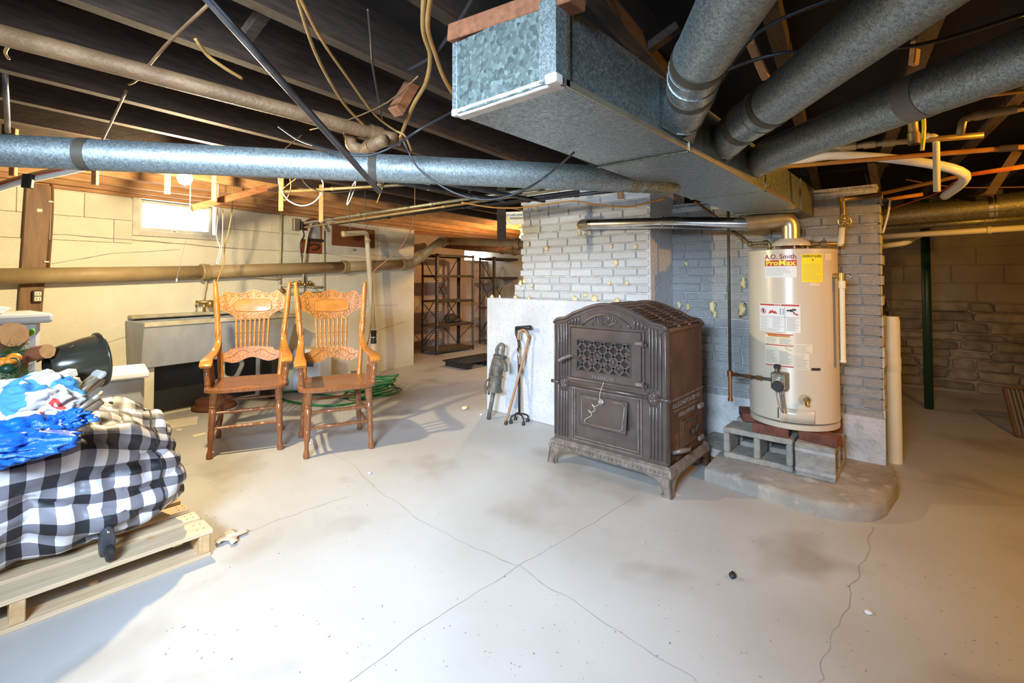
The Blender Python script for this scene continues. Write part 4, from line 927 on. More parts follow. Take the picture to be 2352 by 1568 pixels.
# galvanised duct beyond the pillar and pipes near it
gR = onX(1990, 505, 4.75); gS = onX(2420, 462, 4.75)
gd = thing('round_duct', 'dusty round duct with shiny foil patch behind the brick pillar', 'air duct', gR)
m = MB(); m.tube([gR, gS], .088, 28); m.build('duct_pipe', m_galvd, gd, 60)
p = onX(2275, 485, 4.75); p = gR + (gS-gR).normalized()*((p-gR).dot((gS-gR).normalized()))
m = MB(); m.lathe([(.087, -.012), (.0895, -.012), (.0895, .012), (.087, .012)], p, gS-gR, 28, False); m.lathe([(.087, .02), (.0893, .02), (.0893, .03), (.087, .03)], p, gS-gR, 28, False); m.build('foil_tape', m_foil, gd, 40)
def pipe(name, label, cat, mat, r, pts, corner=.04, n=10, smooth=None, group=None, fit=None, fmat=None):
    pts = [Vector(p) for p in pts]; path = smoothpath(pts, smooth) if smooth else (cornered(pts, corner) if len(pts) > 2 else pts)
    if not fit:
        m = MB(); m.tube(path, r, n); return tag(m.build(name, mat, None, True), label, cat, group)
    t = thing(name, label, cat, pts[0], 0, group); m = MB(); m.tube(path, r, n); m.build('pipe_run', mat, t, True)
    for (k, f, w, rr) in fit:
        p = pts[k].lerp(pts[k+1], f); d = (pts[k+1]-pts[k]).normalized(); m = MB(); m.lathe([(r*.9, -w/2), (r*rr, -w/2), (r*rr, w/2), (r*.9, w/2)], p, d, n+4, False); m.build('coupling', fmat or mat, t, 40)
    return t
X1 = 4.45
pipe('drain_pipe', 'grey drain pipe directly under the dusty round duct', 'pipe', m_galvd, .022, [onX(2020, 525, 4.6), onX(2400, 497, 4.6)])
pipe('drain_pipe', 'straight yellowed pipe with clamp below the dusty round duct', 'pipe', m_pvcy, .020, [onX(2020, 544, 4.5), onX(2400, 520, 4.5)], fit=[(0, .7, .02, 1.25)])
pipe('drain_pipe', 'short bent yellowed pipe ending behind the brick pillar', 'pipe', m_pvcy, .02, [onX(2010, 568, 4.6), onX(2080, 558, 4.6), onX(2130, 530, 4.9)])
# ================================================================== CEILING PIPES, TIMBERS AND CABLES
pipe('iron_drain_pipe', 'rusty brown drain pipe slung below the joists ending in a trap', 'pipe', m_rustpipe, .029, [onZ(-150, 40, 1.93), onZ(880, 312, 1.89), onZ(905, 320, 1.86)], fit=[(0, .97, .05, 1.25)])
pipe('drain_trap', 'rusty U-shaped trap under the end of the brown drain pipe', 'pipe', m_rustpipe, .027, [onZ(806, 292, 1.93), onZ(806, 335, 1.84), onZ(830, 346, 1.82), onZ(884, 322, 1.83)], .05, 12, fit=[(0, .3, .04, 1.2), (2, .4, .03, 1.2)])
pb = onD(872, 440, 1.70); pt = onD(480, 0, .93); pt = pb + (pt-pb)*((ZJ+.02-pb.z)/(pt.z-pb.z))
pipe('steel_conduit', 'straight black steel pole slanting down below the joists', 'conduit', m_conduit, .0095, [pt, pb], n=12)
def onJ(x, y, d):                                  # point on the side face of the joist nearest to depth d
    r = ray(x, y); r = r/r.dot(fw); best = None
    for i in range(24):
        t = (wn.dot(W0) + .17 + .405*i + .034 - wn.dot(EYEP))/wn.dot(r)
        if t > 0 and (best is None or abs(t-d) < abs(best-d)): best = t
    return EYEP + r*best
def timber(name, label, mat, p0, p1, w, h, upv=(0, 0, 1), group=None, cat='timber'):
    m = MB(); m.beam(p0, p1, w, h, upv); return tag(m.build(name, mat, None, 0, .003), label, cat, group)
timber('wood_block', 'reddish wooden block lying on top of the blunt duct end', m_block, onX(1046, 84, .86), onX(1330, -10, .86), .06, .045)
timber('hanging_timber', 'short reddish timber hanging at a slant beside the yellow cables', m_block, onD(955, 178, 1.95), onD(908, 258, 1.86), .05, .045)
for i, (x0, y0, x1, y1, d) in enumerate(((32, 372, 30, 404, 2.75), (222, 384, 218, 425, 2.95), (387, 405, 384, 446, 3.2), (494, 430, 492, 462, 3.35))):
    e_ = onJ(x1, y1, d); timber('joist_hanger', ('short orange cleat on a joist beside the far left plank', 'orange cleat hanging between plank and bright window', 'orange cleat coloured as strongly lit right under the glowing bulb', 'orange cleat right of the bulb above the window corner')[i], m_joist_lit, e_, Vector((e_.x, e_.y, ZJ+.05)), .035, .02, fw, 'wooden cleats nailed below the joists')
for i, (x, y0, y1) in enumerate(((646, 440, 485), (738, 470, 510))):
    e_ = onJ(x, y1, 4.05); timber('joist_hanger', ('orange cleat directly above the left riser pipe', 'orange cleat directly above the arched mirror')[i], m_joist_lit, e_, Vector((e_.x, e_.y, ZJ+.05)), .04, .02, fw, 'wooden cleats above the wall pipes')
timber('diagonal_brace', 'reddish timber brace slanting below the joists beside the bright window', m_block, onD(440, 478, 3.5), onD(610, 432, 3.95), .05, .05)
timber('hanging_board', 'dark board hanging down from the joists beside the white plate', m_joist, onJ(1152, 545, 4.0)*Vector((1, 1, 0)).to_3d() if False else Vector((onJ(1152, 545, 4.0).x, onJ(1152, 545, 4.0).y, ZJ+.05)), onJ(1152, 548, 4.0), .07, .02, fw)
timber('bridging', 'dark diagonal bridging strip between the joists above the black pole', m_joist, onZ(620, 10, 2.10), onZ(560, 90, 2.02), .04, .03)
timber('bridging', 'brown bridging strip between joists above the three branch ducts', m_joist, onZ(1560, 60, 2.1), onZ(1450, 140, 2.03), .04, .03)
timber('bridging', 'bridging strip coloured as yellow lit above the middle branch duct', m_joist_lit, onZ(1722, 95, 2.1), onZ(1760, 180, 2.03), .03, .02)
timber('bridging', 'cleat coloured as yellow-lit between the joists in the gap of two branch ducts', m_joist_lit, onZ(2106, 80, 2.08), onZ(2098, 150, 1.98), .03, .02)
timber('cross_timber', 'old timber crossing the dark joists behind the pillar top', m_joist, onX(1840, 395, 4.6), onX(2040, 372, 4.6), .09, .06)
timber('cross_timber', 'old dark post leaning above the brick pillar corner', m_joist, onX(1998, 350, 4.1), onX(2020, 470, 4.1), .05, .04, (1, 0, 0))
random.seed(21)
def cable(label, mat, r, pts, k=6, name='cable', group=None, n=6): return pipe(name, label, 'cable', mat, r, [onZ(x, y, z) for x, y, z in pts], n=n, smooth=k, group=group)
cable('old yellow cable dropping from the joists left of the twin cables', m_cyel, .006, [(678, -20, 2.0), (720, 110, 1.97), (760, 190, 1.95), (800, 250, 1.93), (855, 305, 1.9)])
cable('thin old yellow cable reaching the knot above the long duct', m_cyel, .005, [(682, -20, 2.0), (735, 85, 1.97), (800, 180, 1.95), (860, 262, 1.92), (905, 298, 1.9), (930, 312, 1.88), (945, 345, 1.85)])
cable('thick yellow cable strapped beside the reddish hanging timber', m_cyel, .0075, [(975, -30, 2.0), (972, 70, 1.97), (988, 130, 1.95), (978, 190, 1.93), (950, 240, 1.92), (925, 300, 1.9), (916, 332, 1.87)])
cable('yellow cable running behind the blunt duct end', m_cyel, .0075, [(992, -30, 2.0), (982, 60, 1.97), (1000, 125, 1.95), (1018, 175, 1.93), (1040, 215, 1.92)])
cable('black cable curving from above the reddish block', m_cblack, .006, [(1095, -20, 2.0), (1040, 70, 1.97), (990, 130, 1.96), (938, 160, 1.96)])
pipe('cable', 'black cable drooping in front of the long round duct', 'cable', m_cblack, .0045, [onZ(1048, 252, TT-.02)] + [onD(x, y, d) for x, y, d in ((960, 300, 1.62), (900, 338, 1.70), (840, 358, 1.70), (780, 350, 1.70), (720, 334, 1.75), (680, 318, 1.9), (640, 290, 2.0))], n=6, smooth=6)
pipe('cable', 'long black cable sagging below the duct toward the trunk', 'cable', m_cblack, .004, [onD(x, y, 1.76) for x, y in ((925, 318), (938, 348), (960, 385), (1010, 425), (1070, 452), (1130, 458), (1200, 438), (1260, 400))] + [onD(1318, 350, 1.55)], n=6, smooth=6)
cable('dark twisted wire hanging between the joists', m_cblack, .004, [(845, 20, 2.05), (852, 90, 2.0), (856, 150, 1.97), (866, 210, 1.95), (878, 280, 1.93)])
cable('rusty stiff wire slanting from the black pole to a joist', m_rustpipe, .005, [(477, 12, 1.98), (380, 105, 1.96), (318, 180, 1.95), (296, 193, 1.95)], 3)
cable('rusty stiff wire reaching down to the long round duct', m_rustpipe, .005, [(291, 206, 1.94), (268, 255, 1.93), (240, 312, 1.90), (208, 374, 1.86)], 3)
cable('short yellow cable stub curling under a joist', m_cyel, .006, [(448, 88, 2.0), (475, 125, 1.97), (515, 155, 1.95), (556, 180, 1.94)])
cable('thin brown wire slanting across the brown drain pipe', m_rustpipe, .003, [(960, 175, 1.93), (890, 235, 1.92), (800, 275, 1.92), (712, 298, 1.93)], 3)
cable('thin brown wire running down onto the long duct', m_cbrown, .003, [(693, 310, 1.92), (650, 345, 1.88), (598, 388, 1.80)], 3)
cable('yellow hook of cable on the left end of a joist', m_cyel, .005, [(10, 90, 2.0), (18, 105, 1.98), (12, 120, 1.97), (20, 135, 1.96)])
pipe('vertical_strap', 'dark metal strap hanging between joists at the far left', 'strap', m_conduit, .010, [onZ(10, 155, 2.05), onZ(14, 225, 1.98), onZ(18, 303, 1.90)], n=6)
# flat cable bundle with tape at left
m = MB(); q = smoothpath([onD(-30, 442, 2.35), onD(60, 415, 2.35), onD(140, 398, 2.4), onD(240, 376, 2.5)], 6)
m.tube(q, .014, 8); bt = thing('cable_bundle', 'sagging bundle of white and red cables strapped with black tape at the plank top', 'cable bundle', q[0]); 
m.build('white_cable', m_cwhite, bt, True)
for dz, mt in ((.016, m_cred), (.026, m_cyel)):
    m = MB(); m.tube([p+up*dz for p in q], .008, 6); m.build('side_cable', mt, bt, True)
m = MB(); m.beam(onD(62, 432, 2.34), onD(66, 400, 2.34), .05, .02, fw); m.build('tape_wrap', m_black, bt, 0, .004)
# hanging loops over the chairs
def dcable(label, mat, r, pts, d, k=6, group=None, hang=True):
    q = [onD(x, y, d) for x, y in pts]
    if hang: q = [Vector((q[0].x, q[0].y, ZD-.004))] + q
    return pipe('cable', label, 'cable', mat, r, q, n=6, smooth=k, group=group)
dcable('wide grey loop of wire hanging above the first oak chair', m_cwhite, .005, [(640, 392), (642, 425), (660, 458), (690, 472), (718, 466), (738, 445), (742, 420), (728, 395)], 3.6)
dcable('small bare wire loop hanging above the second oak chair', m_cwhite, .004, [(822, 402), (808, 430), (797, 468), (803, 462), (815, 430), (818, 402)], 3.6)
dcable('black wire loop drooping beside the small bare loop', m_cblack, .004, [(690, 395), (700, 420), (720, 435), (760, 442), (830, 435), (845, 425)], 3.55)
dcable('pale wires tangled by the orange cleat', m_cyel, .004, [(690, 398), (660, 425), (645, 440), (655, 460), (668, 430), (662, 395)], 3.65)
dcable('thin white wires dangling right of the bright window', m_cwhite, .003, [(500, 490), (497, 540), (505, 570), (497, 603), (503, 600), (510, 560), (512, 480)], 4.0)
dcable('pale cable dropping from the brace to the sink taps', m_cyel, .005, [(533, 478), (525, 530), (516, 565), (515, 600), (505, 628), (497, 650)], 4.1)
dcable('brown wire dropping past the boarded window to the white pipe', m_cbrown, .005, [(952, 495), (940, 535), (915, 575), (880, 605), (857, 630), (854, 700), (850, 760), (842, 800)], 4.1)
dcable('thin dark wire dangling above the boarded window', m_cblack, .003, [(804, 450), (802, 490), (805, 530)], 4.2)
dcable('thin dark forked wire hanging left of the white pipe elbow', m_cblack, .003, [(838, 440), (840, 480), (845, 505), (840, 525)], 4.2)
dcable('short stub of old cable below the black pole end', m_cyel, .004, [(882, 412), (875, 440), (866, 465)], 3.3)
# pipes between the wall and the chimney
PP = [('long yellow brass pipe running to the chimney below the joists', m_oldpipe, .011, (985, 421, 3.2), (648, 440, 3.7)),
      ('upper dark pipe of the bundle running toward the chimney', m_galvd, .014, (700, 512, 4.6), (1240, 432, 3.3)),
      ('bright yellow pipe of the bundle running toward the chimney', m_oldpipe, .010, (700, 522, 4.6), (1300, 433, 3.2)),
      ('lower black pipe of the bundle running toward the chimney', m_blackpipe, .014, (760, 515, 4.6), (1330, 440, 3.25)),
      ('black pipe sloping down below the long duct', m_blackpipe, .014, (880, 413, 2.6), (1170, 462, 3.6)),
      ('second black pipe sloping down below the long duct', m_blackpipe, .013, (985, 415, 2.7), (1250, 462, 3.5)),
      ('grey pipe high against the chimney face', m_blackpipe, .014, (1120, 470, 3.7), (1480, 430, 3.0))]
for lab, mt, r, a, b in PP: pipe('iron_pipe', lab, 'pipe', mt, r, [onD(*a), onD(*b)], fit=[(0, .3, .03, 1.3), (0, .62, .03, 1.25)])
m = MB(); m.cyl(onD(876, 392, 2.45), onD(874, 425, 2.45), .012, n=8); m.lathe([(.016, -.01), (.016, .01)], onD(874, 425, 2.45), (0, 0, 1), 8); tag(m.build('pipe_clamp', m_oldpipe, None, True), 'brass pipe stub dropping at the end of the black pole', 'pipe')
dcable('orange cable draped across the top of the chimney bricks', m_corange, .005, [(1060, 465), (1130, 476), (1190, 477), (1250, 470), (1318, 462), (1370, 470), (1430, 475), (1470, 470), (1530, 455)], 3.25, hang=False)
timber('wood_strip', 'thin brown strip slanting between the trunk duct and the flue', m_plank, onX(1596, 462, 3.5), onX(1648, 500, 3.62), .02, .015)
# plate on the chimney side
PLD = (onJ(1152, 500, 4.0)-EYEP).dot(fw)-.02
sp = thing('license_plate', 'worn cream plate reading OAKLAND ATHLETICS hung beside the chimney', 'sign', onD(1178, 515, PLD))
c_ = onD(1179, 501, PLD); ex = rt*math.cos(.25) + fw*-.25; ex.normalize(); ey = (up + rt*-.10).normalized(); ez = ex.cross(ey)
def plq(m, x0, x1, y0, y1, off=0): return m.add([c_+ex*a+ey*b+ez*off for a, b in ((x0, y0), (x1, y0), (x1, y1), (x0, y1))], [(0, 1, 2, 3)])
m = MB(); R3 = Matrix((ex, ey, ez)).transposed(); m.box(c_, (.16, .10, .003), R3); pl = m.build('plate', m_label, sp, 0, .001)
m = MB(); m.text('OAKLAND', c_+ex*.025+ey*.024, ex, ey, .024, .003, bold=.02); m.text('ATHLETICS', c_+ex*.025-ey*.002, ex, ey, .0205, .003, bold=.02); m.build('lettering', m_greenpost, pl, 0)
m = MB(); m.text("A", c_-ex*.052-ey*.014, ex, ey, .055, .003, bold=.03); m.build('team_letter', m_yellow, pl, 0)
m = MB(); m.lathe([(.010, 0), (.010, .001)], c_-ex*.045+ey*.026+ez*.002, ez, 12); m.build('round_emblem', m_tan, pl, 0)
# ---- right-hand pipes and cables behind the pillar top
pipe('foam_pipe', 'white foam-wrapped pipe crossing behind the branch ducts', 'pipe', m_cloth, .024, [onX(1790, 385, 3.3), onX(1900, 358, 3.3), onX(2080, 368, 3.3), onX(2215, 400, 3.4), onX(2170, 450, 3.8)], n=12, smooth=6)
pipe('copper_pipe', 'long orange copper pipe with grey tape crossing beneath the branch duct', 'pipe', m_corange, .012, [onX(1790, 384, 3.1), onX(2050, 362, 3.1), onX(2420, 332, 3.1)], n=10, smooth=4, fit=[(1, .75, .06, 1.3)], fmat=m_tapeg)
pipe('copper_pipe', 'thin orange pipe rising to the right above the dusty duct', 'pipe', m_corange, .012, [onX(2000, 450, 3.9), onX(2200, 405, 3.7), onX(2420, 372, 3.5)])
pipe('copper_pipe', 'short orange pipe passing behind the pillar corner', 'pipe', m_corange, .013, [onX(2010, 462, 4.2), onX(2120, 446, 4.2)])
cable('red wire looping behind the brick pillar corner', m_cred, .004, [(2030, 485, 1.72), (2100, 462, 1.74), (2160, 440, 1.76), (2220, 405, 1.8), (2352, 385, 1.82)])
pipe('galvanised_pipe', 'horizontal grey pipe with tees behind the branch duct nearest the wall', 'pipe', m_oldpipe, .014, [onX(1880, 345, 3.0), onX(2020, 330, 3.0), onX(2260, 310, 3.0)], fit=[(0, .5, .07, 1.4), (0, .85, .05, 1.3), (1, .1, .05, 1.35), (1, .4, .05, 1.35)])
pipe('galvanised_pipe', 'thick vertical drain stub between the joists behind the branch duct', 'pipe', m_oldpipe, .02, [onX(2090, 195, 2.9), onX(2100, 325, 2.9)], fit=[(0, .95, .05, 1.2)])
pipe('galvanised_pipe', 'yellow-lit elbowed pipe dropping behind the orange copper pipe', 'pipe', m_pvcy, .014, [onX(2098, 318, 3.0)*1.0 + up*.12, onX(2098, 318, 3.0), onX(2150, 312, 3.0), onX(2152, 440, 3.05)], .02, fit=[(0, .5, .05, 1.25), (1, .5, .03, 1.4)])
pipe('galvanised_pipe', 'elbowed pipe with coupling entering from the right between joists', 'pipe', m_oldpipe, .0135, [onX(2205, 310, 2.6), onX(2212, 275, 2.6), onX(2235, 268, 2.6), onX(2420, 235, 2.6)], .03, fit=[(2, .08, .03, 1.3), (2, .35, .09, 1.2)])
pipe('galvanised_pipe', 'thin yellow pipe along the joists at the far right', 'pipe', m_corange, .006, [onX(2180, 232, 2.3), onX(2420, 200, 2.3)])
pipe('yellow_cable_drop', 'bright yellow cable dropping beside the thick vertical drain stub', 'cable', m_yellow, .008, [onX(2108, 200, 2.85), onX(2122, 280, 2.85), onX(2118, 345, 2.85)], smooth=5)
pipe('black_cable', 'black cable sagging between the branch ducts overhead', 'cable', m_cblack, .006, [onZ(1660, 165, 1.95), onZ(1800, 122, 1.95), onZ(2100, 105, 1.95), onZ(2360, 30, 1.97)], smooth=5)
pipe('black_cable', 'black cable stretched above the middle branch duct', 'cable', m_cblack, .006, [onZ(1655, 190, 1.96), onZ(1740, 75, 1.98), onZ(1930, -10, 2.0)], smooth=5)
pipe('white_cable_tail', 'white and copper wire tails hanging down the pillar corner', 'cable', m_cwhite, .006, [onX(2045, 455, 3.9), onX(2040, 490, 3.9), onX(2028, 535, 3.9)], smooth=5)
pipe('thin_wire', 'thin dark wire strung across the dark joists at the right', 'cable', m_cbrown, .004, [onX(2080, 412, 4.2), onX(2200, 430, 4.2), onX(2400, 428, 4.2)], smooth=5)
pipe('iron_pipe', 'dark pipe slanting down to the brick pillar corner', 'pipe', m_blackpipe, .018, [onX(1992, 400, 4.3), onX(2012, 450, 3.98), onX(2045, 470, 3.98)], .03)
timber('hanging_timber', 'weathered grey stick hanging above the dusty duct', m_shelf, onX(2345, 335, 4.5), onX(2270, 450, 4.5), .05, .03, (1, 0, 0))
# posts beyond the pillar
pb_ = Vector((onX(2134, 700, 6.15).x, onZ(2134, 938, 0).y, 0)); pb_ = onZ(2134, 938, 0); ptop = ZJ
gp = thing('steel_post', 'slim dark green steel post standing in front of the stone wall', 'post', pb_)
m = MB(); m.cyl(pb_, pb_+up*(ZJ-.01), .036, n=18); m.build('column', m_greenpost, gp, True)
m = MB(); m.bx(pb_.x-.08, pb_.x+.08, pb_.y-.08, pb_.y+.08, ZJ-.012, ZJ-.001); m.build('cap_plate', m_greenpost, gp, 0)
pv = Vector((4.22, .225, 0)); zt2 = onX(2036, 727, 4.16).z
vp = thing('plastic_pipe_stub', 'cream plastic pipe standing upright behind the brick pillar', 'pipe', pv)
m = MB(); m.lathe([(.05, 0), (.05, zt2-.03), (.044, zt2), (.0001, zt2+.002)], pv, (0, 0, 1), 20); m.build('pipe_body', m_pvcy, vp, 40)
m = MB(); m.lathe([(.05, zt2*.62), (.0525, zt2*.62+.01), (.0525, zt2*.62+.09), (.05, zt2*.62+.1)], pv, (0, 0, 1), 20, False); m.build('coupling', m_pvcy, vp, 40)
# leaning air filter at the right edge
f0 = onZ(2335, 1004, 0); ft = thing('air_filter', 'pleated grey air filter leaning at the edge of the dark area', 'filter', f0)
fa = Vector((.25, -.95, 0)).normalized(); fu = (up*.85 + Vector((.9, .25, 0))*.5).normalized(); fn = fa.cross(fu)
m = MB(); 
for i in range(15): m.beam(f0+up*.01+fa*(.02+.026*i), f0+up*.01+fa*(.02+.026*i)+fu*.38, .014, .018, fn)
m.build('pleat', m_tapel, ft, 0)['kind'] = 'stuff'
m = MB(); m.beam(f0+up*.01, f0+up*.01+fa*.4, .02, .03, fn); m.beam(f0+up*.01+fu*.39, f0+up*.01+fa*.4+fu*.39, .02, .03, fn); m.beam(f0+up*.01, f0+up*.01+fu*.39, .02, .03, fn); m.beam(f0+up*.01+fa*.4, f0+up*.01+fa*.4+fu*.39, .02, .03, fn); m.build('card_frame', m_shelf, ft, 0)
# ================================================================== LAMPS
def lamp(name, label, pos, energy, col, top):
    t = thing(name, label, 'light bulb', Vector((pos.x, pos.y, top)))
    OFF[t.name] = Vector((pos.x, pos.y, top))
    m = MB(); m.lathe([(.055, top-pos.z), (.055, top-pos.z-.02), (.03, top-pos.z-.04), (.022, .05), (.022, .035)], pos, (0, 0, 1), 18); m.build('socket', m_cloth, t, 40)
    m = MB(); m.lathe([(.014, .04), (.018, .03), (.038, 0), (.042, -.025), (.03, -.052), (.0001, -.066)], pos, (0, 0, 1), 18); m.build('bulb', emit(name+'_glow', col, 60), t, True)
    l = bpy.data.lights.new(name+'_light', 'POINT'); l.energy = energy; l.color = col; l.shadow_soft_size = .03
    o = bpy.data.objects.new(name+'_light', l); sc.collection.objects.link(o); o.location = pos - up*.11
    return t
b1 = onZ(425, 402, 1.895)
lt = lamp('ceiling_bulb', 'glowing bare light bulb hanging by the joists near the bright window', b1, 125, (1, .79, .45), ZJ)
m = MB(); m.tube([b1+Vector((.03, .0, .02)), b1+Vector((.03, 0, -.3)), onD(406, 640, (b1-EYEP).dot(fw)*1.0)], .0012, 5); ch_ = m.build('pull_cord', m_paper, lt, True)
m = MB(); m.lathe([(.003, 0), (.006, -.02), (.0001, -.022)], onD(406, 640, (b1-EYEP).dot(fw)), (0, 0, 1), 8); m.build('cord_weight', m_paper, ch_, True)
lamp('ceiling_bulb', 'bare yellow bulb under the joists beyond the pillar side', Vector((2.87, -1.08, 1.90)), 64, (1, .46, .05), ZJ)
lamp('ceiling_bulb', 'bare bulb lighting the shelving alcove', Vector((5.6, 4.7, 1.90)), 60, (1, .55, .20), ZJ)
sl_ = thing('added_panel', 'unseen cool white panel added behind the viewer to light the foreground', 'added light', LAMP_P)  # added housing and chains around the unseen cool lamp
ly = LAMP_D.cross(up).normalized(); lx = ly.cross(LAMP_D).normalized(); Rl = Matrix((ly, lx, LAMP_D)).transposed()
m = MB(); m.box(LAMP_P - LAMP_D*.035, (1.06, .51, .05), Rl); m.build('housing', m_cloth, sl_, 0, .005)
for k in (-1, 1):
    e_ = LAMP_P - LAMP_D*.06 + ly*k*.45; m = MB(); m.cyl(e_, Vector((e_.x, e_.y, ZD-.003)), .004, n=6); m.build('chain', m_steel, sl_, True)
# ================================================================== LEFT WALL FITTINGS
def wpoly(m, pts, d0, d1):
    n = len(pts); vs = [W(s, d0, z) for s, z in pts] + [W(s, d1, z) for s, z in pts]
    return m.add(vs, [tuple(range(n))[::-1], tuple(range(n, 2*n))] + [(i, (i+1) % n, n+(i+1) % n, n+i) for i in range(n)])
a = [wsz(62, 420, .05), wsz(122, 420, .05), wsz(97, 722, .05), wsz(41, 726, .05)]
pk = thing('wall_plank', 'wide brown wooden plank fixed upright on the painted wall', 'plank', W(a[3][0], .03, a[3][1]))
top = 1.985; sl = lambda p, q, z: p[0] + (q[0]-p[0])*(z-p[1])/(q[1]-p[1])
m = MB(); wpoly(m, [(a[3][0], a[3][1]), (a[2][0], a[2][1]), (sl(a[1], a[2], top), top), (sl(a[0], a[3], top), top)], .018, .05); m.build('board', m_plank, pk, 0, .003)
s0, z0 = wsz(84, 680, .05); m = MB(); wbox(m, s0-.028, s0+.028, .05, .085, z0-.045, z0+.045); ou = m.build('outlet_box', m_dark, pk, 0, .004)
m = MB(); wbox(m, s0-.020, s0+.020, .085, .092, z0-.037, z0-.003); wbox(m, s0-.020, s0+.020, .085, .092, z0+.003, z0+.037); m.build('receptacle', m_label, ou, 0, .004)
m = MB(); 
for dz in (-.02, .02):
    for ds in (-.008, .008): wbox(m, s0+ds-.002, s0+ds+.002, .0915, .0928, z0+dz-.006, z0+dz+.006)
m.build('slots', m_black, ou, 0)
s1, z1 = wsz(91, 483, .05); m = MB(); wbox(m, s1-.015, s1+.015, .05, .053, z1-.012, z1+.012); m.build('paper_tag', m_label, pk, 0)
m = MB(); q = [wsz(x, y, .05) for x, y in ((116, 415), (121, 440), (119, 520), (112, 615))]; m.tube(smoothpath([W(s, .055, z) for s, z in q], 5), .007, 6); m.build('cable', m_cbrown, pk, True)
for x, y in ((116, 463), (106, 601)):
    s1, z1 = wsz(x, y, .05); m = MB(); wbox(m, s1-.014, s1+.014, .05, .064, z1-.005, z1+.005); m.build('cable_clip', m_cwhite, pk, 0)
# big soil pipe along the wall
def wp_(x, y, d): return onW(x, y, d)
sp0, sp1, sp2, sp3, sp4 = wp_(-60, 636, .13), wp_(470, 624, .13), wp_(790, 612, .13), wp_(925, 606, .13), onW(985, 575, .2)
soil = thing('soil_pipe', 'long cream-brown painted cast iron drain pipe along the painted wall', 'pipe', sp0)
q5 = onD(1008, 557, (sp3-EYEP).dot(fw)+.15); 
def seg(p, q, r, nm='pipe_length'): m = MB(); m.cyl(p, q, r, n=20); m.build(nm, m_paintpipe, soil, True)
seg(sp0, sp1, .060); seg(sp1, sp2, .062); seg(sp2, sp3, .062)
def hub(p, d, r=.075, w=.07): 
    d = d.normalized(); m = MB(); m.lathe([(r*.8, -w/2), (r, -w/2), (r*1.06, -w/2+.012), (r, -w/2+.024), (r*.97, w/2), (r*.8, w/2)], p, d, 20, False); m.build('hub', m_paintpipe, soil, 40)
hub(sp1, sp1-sp0); hub(sp2, sp2-sp1); hub(sp3, sp3-sp2)
m = MB(); m.tube(cornered([sp3, sp3+(sp3-sp2).normalized()*.2, q5, onX(1030, 552, q5.x+.35)], .12, 6), .062, 18); m.build('bend', m_paintpipe, soil, True)
hub(sp3+(sp3-sp2).normalized()*.2+(q5-(sp3+(sp3-sp2).normalized()*.2))*.35, q5-sp3); hub(q5+(onX(1030, 552, q5.x+.35)-q5)*.3, onX(1030, 552, q5.x+.35)-q5)
e0 = onX(1025, 553, q5.x+.32); e1 = onX(1215, 560, 5.1); seg(e0, e1, .058)
hub(onX(1190, 559, 5.05), e1-e0)
pipe('soil_pipe', 'orange-lit drain pipe sloping below the thick pipe toward the chimney', 'pipe', m_rustpipe, .045, [onX(1015, 563, 5.6), onX(1215, 580, 5.0)], fit=[(0, .75, .05, 1.3), (0, .87, .05, 1.3)], n=14)
# laundry tub
ta = [wsz(292, 730, .0), wsz(600, 738, .3)]
TS0 = wsz(285, 800, .02)[0]; TS1 = wsz(668, 740, .35)[0]; TD0, TD1 = .03, .46; ZR = onW(335, 742, TD1).z; ZB = onW(310, 850, .36).z
tub = thing('laundry_tub', 'grey stone double laundry tub on the wall behind the oak chairs', 'sink', W((TS0+TS1)/2, .2, 0))
def tubring(s0, s1, d0, d1, z): return [W(s0, d0, z), W(s1, d0, z), W(s1, d1, z), W(s0, d1, z)]
m = MB(); A = tubring(TS0, TS1, TD0, TD1, ZR); B = tubring(TS0+.02, TS1-.02, TD0, TD1-.12, ZB); C = tubring(TS0+.035, TS1-.035, TD0+.06, TD1-.035, ZR); Dd = tubring(TS0+.06, TS1-.06, TD0+.07, TD1-.15, ZB+.05)
m.add(A+B+C+Dd, [(0, 4, 5, 1), (1, 5, 6, 2), (2, 6, 7, 3), (3, 7, 4, 0), (4, 7, 6, 5), (0, 1, 9, 8), (1, 2, 10, 9), (2, 3, 11, 10), (3, 0, 8, 11), (8, 9, 13, 12), (9, 10, 14, 13), (10, 11, 15, 14), (11, 8, 12, 15), (12, 13, 14, 15)]); m.build('basin', m_tub, tub, 0, .008, 2)
m = MB(); wbox(m, TS0+.0, TS1, TD1-.035, TD1+.004, ZR-.035, ZR+.004); m.build('front_rim', m_tubrim, tub, 0, .004)
m = MB(); wbox(m, TS0+.02, TS1, .017, TD0+.10, ZR+.015, ZR+.045); m.build('back_ledge', m_tubrim, tub, 0, .006)
m = MB(); sm = (TS0+TS1)/2+.02; m.add([W(sm-.03, TD0+.06, ZR), W(sm+.03, TD0+.06, ZR), W(sm+.03, TD1-.04, ZR), W(sm-.03, TD1-.04, ZR), W(sm-.01, TD0+.06, ZB+.05), W(sm+.01, TD0+.06, ZB+.05), W(sm+.01, TD1-.14, ZB+.05), W(sm-.01, TD1-.14, ZB+.05)], [(0, 1, 2, 3), (0, 4, 5, 1), (1, 5, 6, 2), (2, 6, 7, 3), (3, 7, 4, 0)]); m.build('divider', m_tub, tub, 0, .004)
for s in (TS0+.06, TS1-.16):
    m = MB(); wbox(m, s, s+.08, .04, .28, 0, ZB+.003); m.build('leg', m_dark if s > TS0+.1 else m_wall, tub, 0, .006)
m = MB(); wbox(m, TS0+.2, TS1-.2, .016, .03, .03, ZB-.01); m.build('painted_tub_shade', m_black, tub, 0)  # black panel that paints the shadow under the tub onto the wall
